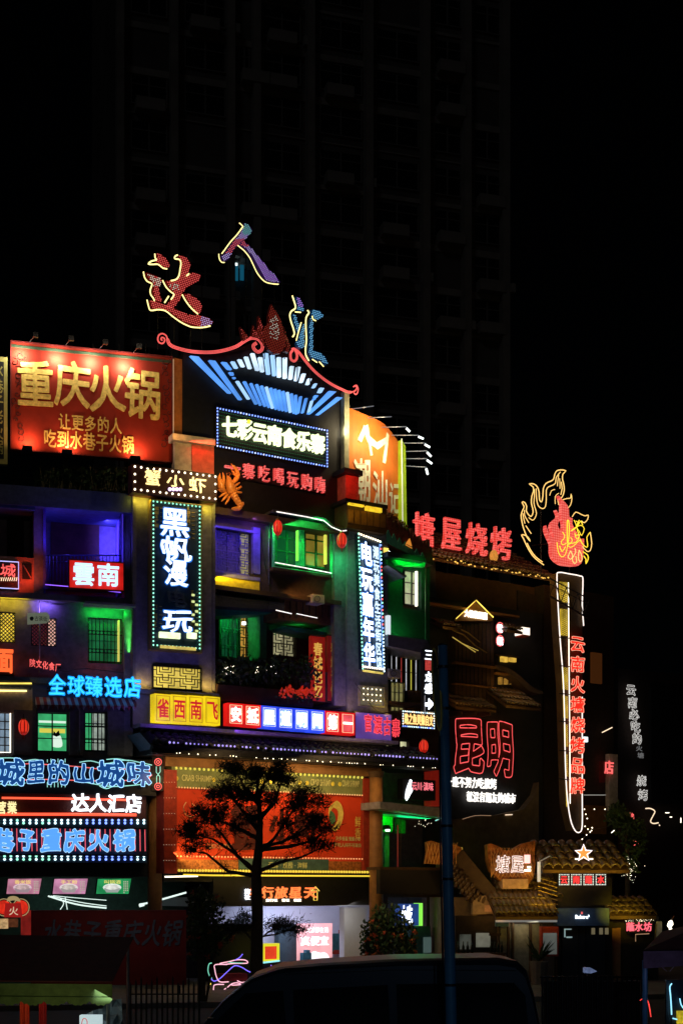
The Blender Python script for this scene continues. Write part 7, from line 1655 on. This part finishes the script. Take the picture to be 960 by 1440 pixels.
# right tent with neon lines
FN = Frame(930, 27, 0)
T = Thing(FN, 'street_tent', 'dusky violet pyramid tent roof on a blue post at the lower right edge', 'tent', 925, 1440, 0, ground=True)
P = [T.p(904, 1336, .8), T.p(1060, 1334, .8), T.p(1010, 1290, -.8)]; Pl = [T.p(904, 1336, .8), T.p(930, 1300 + 10, -2.2), T.p(1010, 1290, -.8)]
mb = MB().prism(P, [v - Vector((0, 0, .02)) for v in P]); mb.prism(Pl, [v - Vector((0, 0, .02)) for v in Pl]); T.add('roof_cloth', mb, M('dusky_cloth', (.12, .05, .07), .8))
P = [(904, 1336), (1060, 1334), (1060, 1352), (904, 1362)]; f = [T.p(x, y, .8) for x, y in P]; T.add('valance', MB().prism(f, [v + Vector((0, .02, 0)) for v in f]), M('violet_cloth', (.11, .08, .13), .8))
c = T.p(906, 1350, .75); T.add('post', MB().tube([Vector((c.x, c.y, 0)), c], .05, 10), M('blue_lit_paint')); c = T.p(1040, 1350, .75); T.add('post', MB().tube([Vector((c.x, c.y, 0)), c], .05, 10), M('blue_lit_paint'))
T.tube('lattice_line', [(928, 1358), (937, 1366)], .9, .7, M('lilac_metal', (.4, .35, .5), .4)); T.tube('lattice_line', [(941, 1366), (952, 1353), (962, 1360)], .9, .7, M('lilac_metal'))
T.area(935, 1380, 2.0, 1.2, .1, 1.2, (.7, .6, 1), (940, 1345), .8)
T = Thing(FN, 'blue_neon_arc', 'pale blue neon arcs and a red stroke under the tent at the lower right', 'neon sign', 943, 1440, -.3)
bn = E('ice_neon', (.3, .75, 1), 1.5)
T.tube('neon_tube', smooth_line([(944, 1383), (941, 1388), (942, 1400), (943, 1415), (943.5, 1427)], 3), 1.9, -.3, bn); T.tube('neon_tube', smooth_line([(955, 1404), (957, 1413), (962, 1420)], 3), 1.6, -.3, bn); T.tube('neon_tube', [(945, 1432), (953, 1434)], 1.8, -.3, bn)
T.tube('red_neon_tube', smooth_line([(907, 1403), (911, 1410), (913, 1420), (914.5, 1430)], 3), 1.5, .2, red_e); T.tube('red_neon_tube', [(899, 1407), (903, 1404)], 1.1, .2, red_e)
T.box('back_board', (936, 1378, 975, 1440), -.5, -.4, M('deep_blue_board')); T.box('yellow_lamp', (952, 1422, 966, 1440), -.35, -.25, E('yellow_lamp', (.6, .45, .02), .8, ns=12)); T.tube('frame_tube', [(943, 1380, -.4), (943, 1460, -.4)], 1.2, -.4, blackm)

# unseen street lamp added behind the camera to light the post and van
T = Thing(Frame(480, -1.5, 0), 'added_street_lamp', 'added cool street lamp behind the camera, unseen, lighting the post and van', 'street lamp', 480, 1440, 0, ground=True); T.o.location = (5.5, -1.5, 0)
T.add('post', MB().tube([Vector((0, 0, 0)), Vector((0, 0, 6.4)), Vector((-.3, 0, 6.9)), Vector((-1.1, 0, 7.1))], [.08, .06, .05, .04], 10), blackm, smooth=True)
T.add('lamp_head', MB().box((-1.7, -.12, 7.05), (-1.1, .12, 7.16)), steel)
a = bpy.data.lights.new('lamp', 'AREA'); a.size = .4; a.energy = 150; a.color = (.45, .7, 1); o = bpy.data.objects.new('lamp', a); COL.objects.link(o); o.parent = T.o; o.location = (-1.4, 0, 7.03); o.rotation_euler = (.95, 0, 0)

# cables and pipes on the facades
T = LB
for pts, off in (([(50, 842), (80, 850), (118, 846), (174, 856)], -.1), ([(62, 930), (90, 944), (120, 940), (187, 948)], -.05), ([(186, 700), (184, 800), (188, 960)], .08)):
    T.tube('cable', smooth_line(pts, 4), .8, off, blackm)
T.tube('downpipe', [(56, 842), (56, 946)], 2.2, -.1, steel); T.tube('downpipe', [(112, 958), (112, 1062)], 2.2, .06, steel)
T = CBd
for pts, off in (([(366, 745), (372, 790), (380, 830), (376, 858)], .0), ([(489, 760), (520, 752), (545, 768)], .5), ([(303, 832), (340, 846), (388, 850)], .05), ([(499, 960), (530, 1000), (560, 1000), (596, 1012)], .4)):
    T.tube('cable', smooth_line(pts, 4), .8, off, blackm)
T.tube('downpipe', [(378, 726), (378, 822)], 2.2, .0, steel); T.tube('downpipe', [(598, 760), (598, 985)], 2.2, -.4, steel)
for x, y in ((440, 835), (547, 940)):
    a = T.box('air_conditioner', (x, y, x + 16, y + 12), -.2, .25, M('ac_grey')); T.add('fan_grille', MB().tube([T.p(x + 6 + 4 * cos(k * pi / 6), y + 7 + 4 * sin(k * pi / 6), .27) for k in range(12)], .01, 4, True), blackm, parent=a)

# more layered timber, eaves and lit slits on the dark barbecue wall
tw = Thing(FC, 'small_tiled_roof', 'dark tiled canopy under the timber gable, above the red outlined neon characters', 'roof', 665, 1003, .4)
tiles(tw, 640, 697, 992, 1.0, .1, .5, 10, 2, tilem); tw.area(668, 996, 1.7, 1.5, .06, 1.6, (1, .5, .1), (668, 990), .8, 1.2)
T = CH
for r_ in ((640, 930, 697, 933), (640, 960, 697, 962), (600, 846, 730, 849), (697, 945, 728, 947)): T.box('beam', r_, .2, .42, M('warm_timber'))
for x in (648, 668, 688): T.box('bracket', (x, 1000, x + 2, 1006), .1, .8, woodd)
for k, x in enumerate((702, 710, 718)): T.box('lit_slit', (x, 952, x + 4, 962), -.05, .05, E('slit_amber', (.5, .26, .04), .5, ns=6))
T.poly('curved_eave', smooth_line([(697, 935), (712, 938), (728, 948), (748, 966), (762, 972), (762, 976), (744, 972), (726, 955), (711, 944), (697, 941)], 2)[:-1], -.3, .5, M('roof_brown'))
T.area(712, 965, .8, 1.2, .05, 1.0, (1, .5, .12), (712, 950), -.05)
for pts in ([(636, 886), (652, 893), (668, 908), (684, 918)], [(640, 882), (658, 890), (674, 903)]): T.tube('bamboo_pole', pts, 2, .6, M('bamboo'))
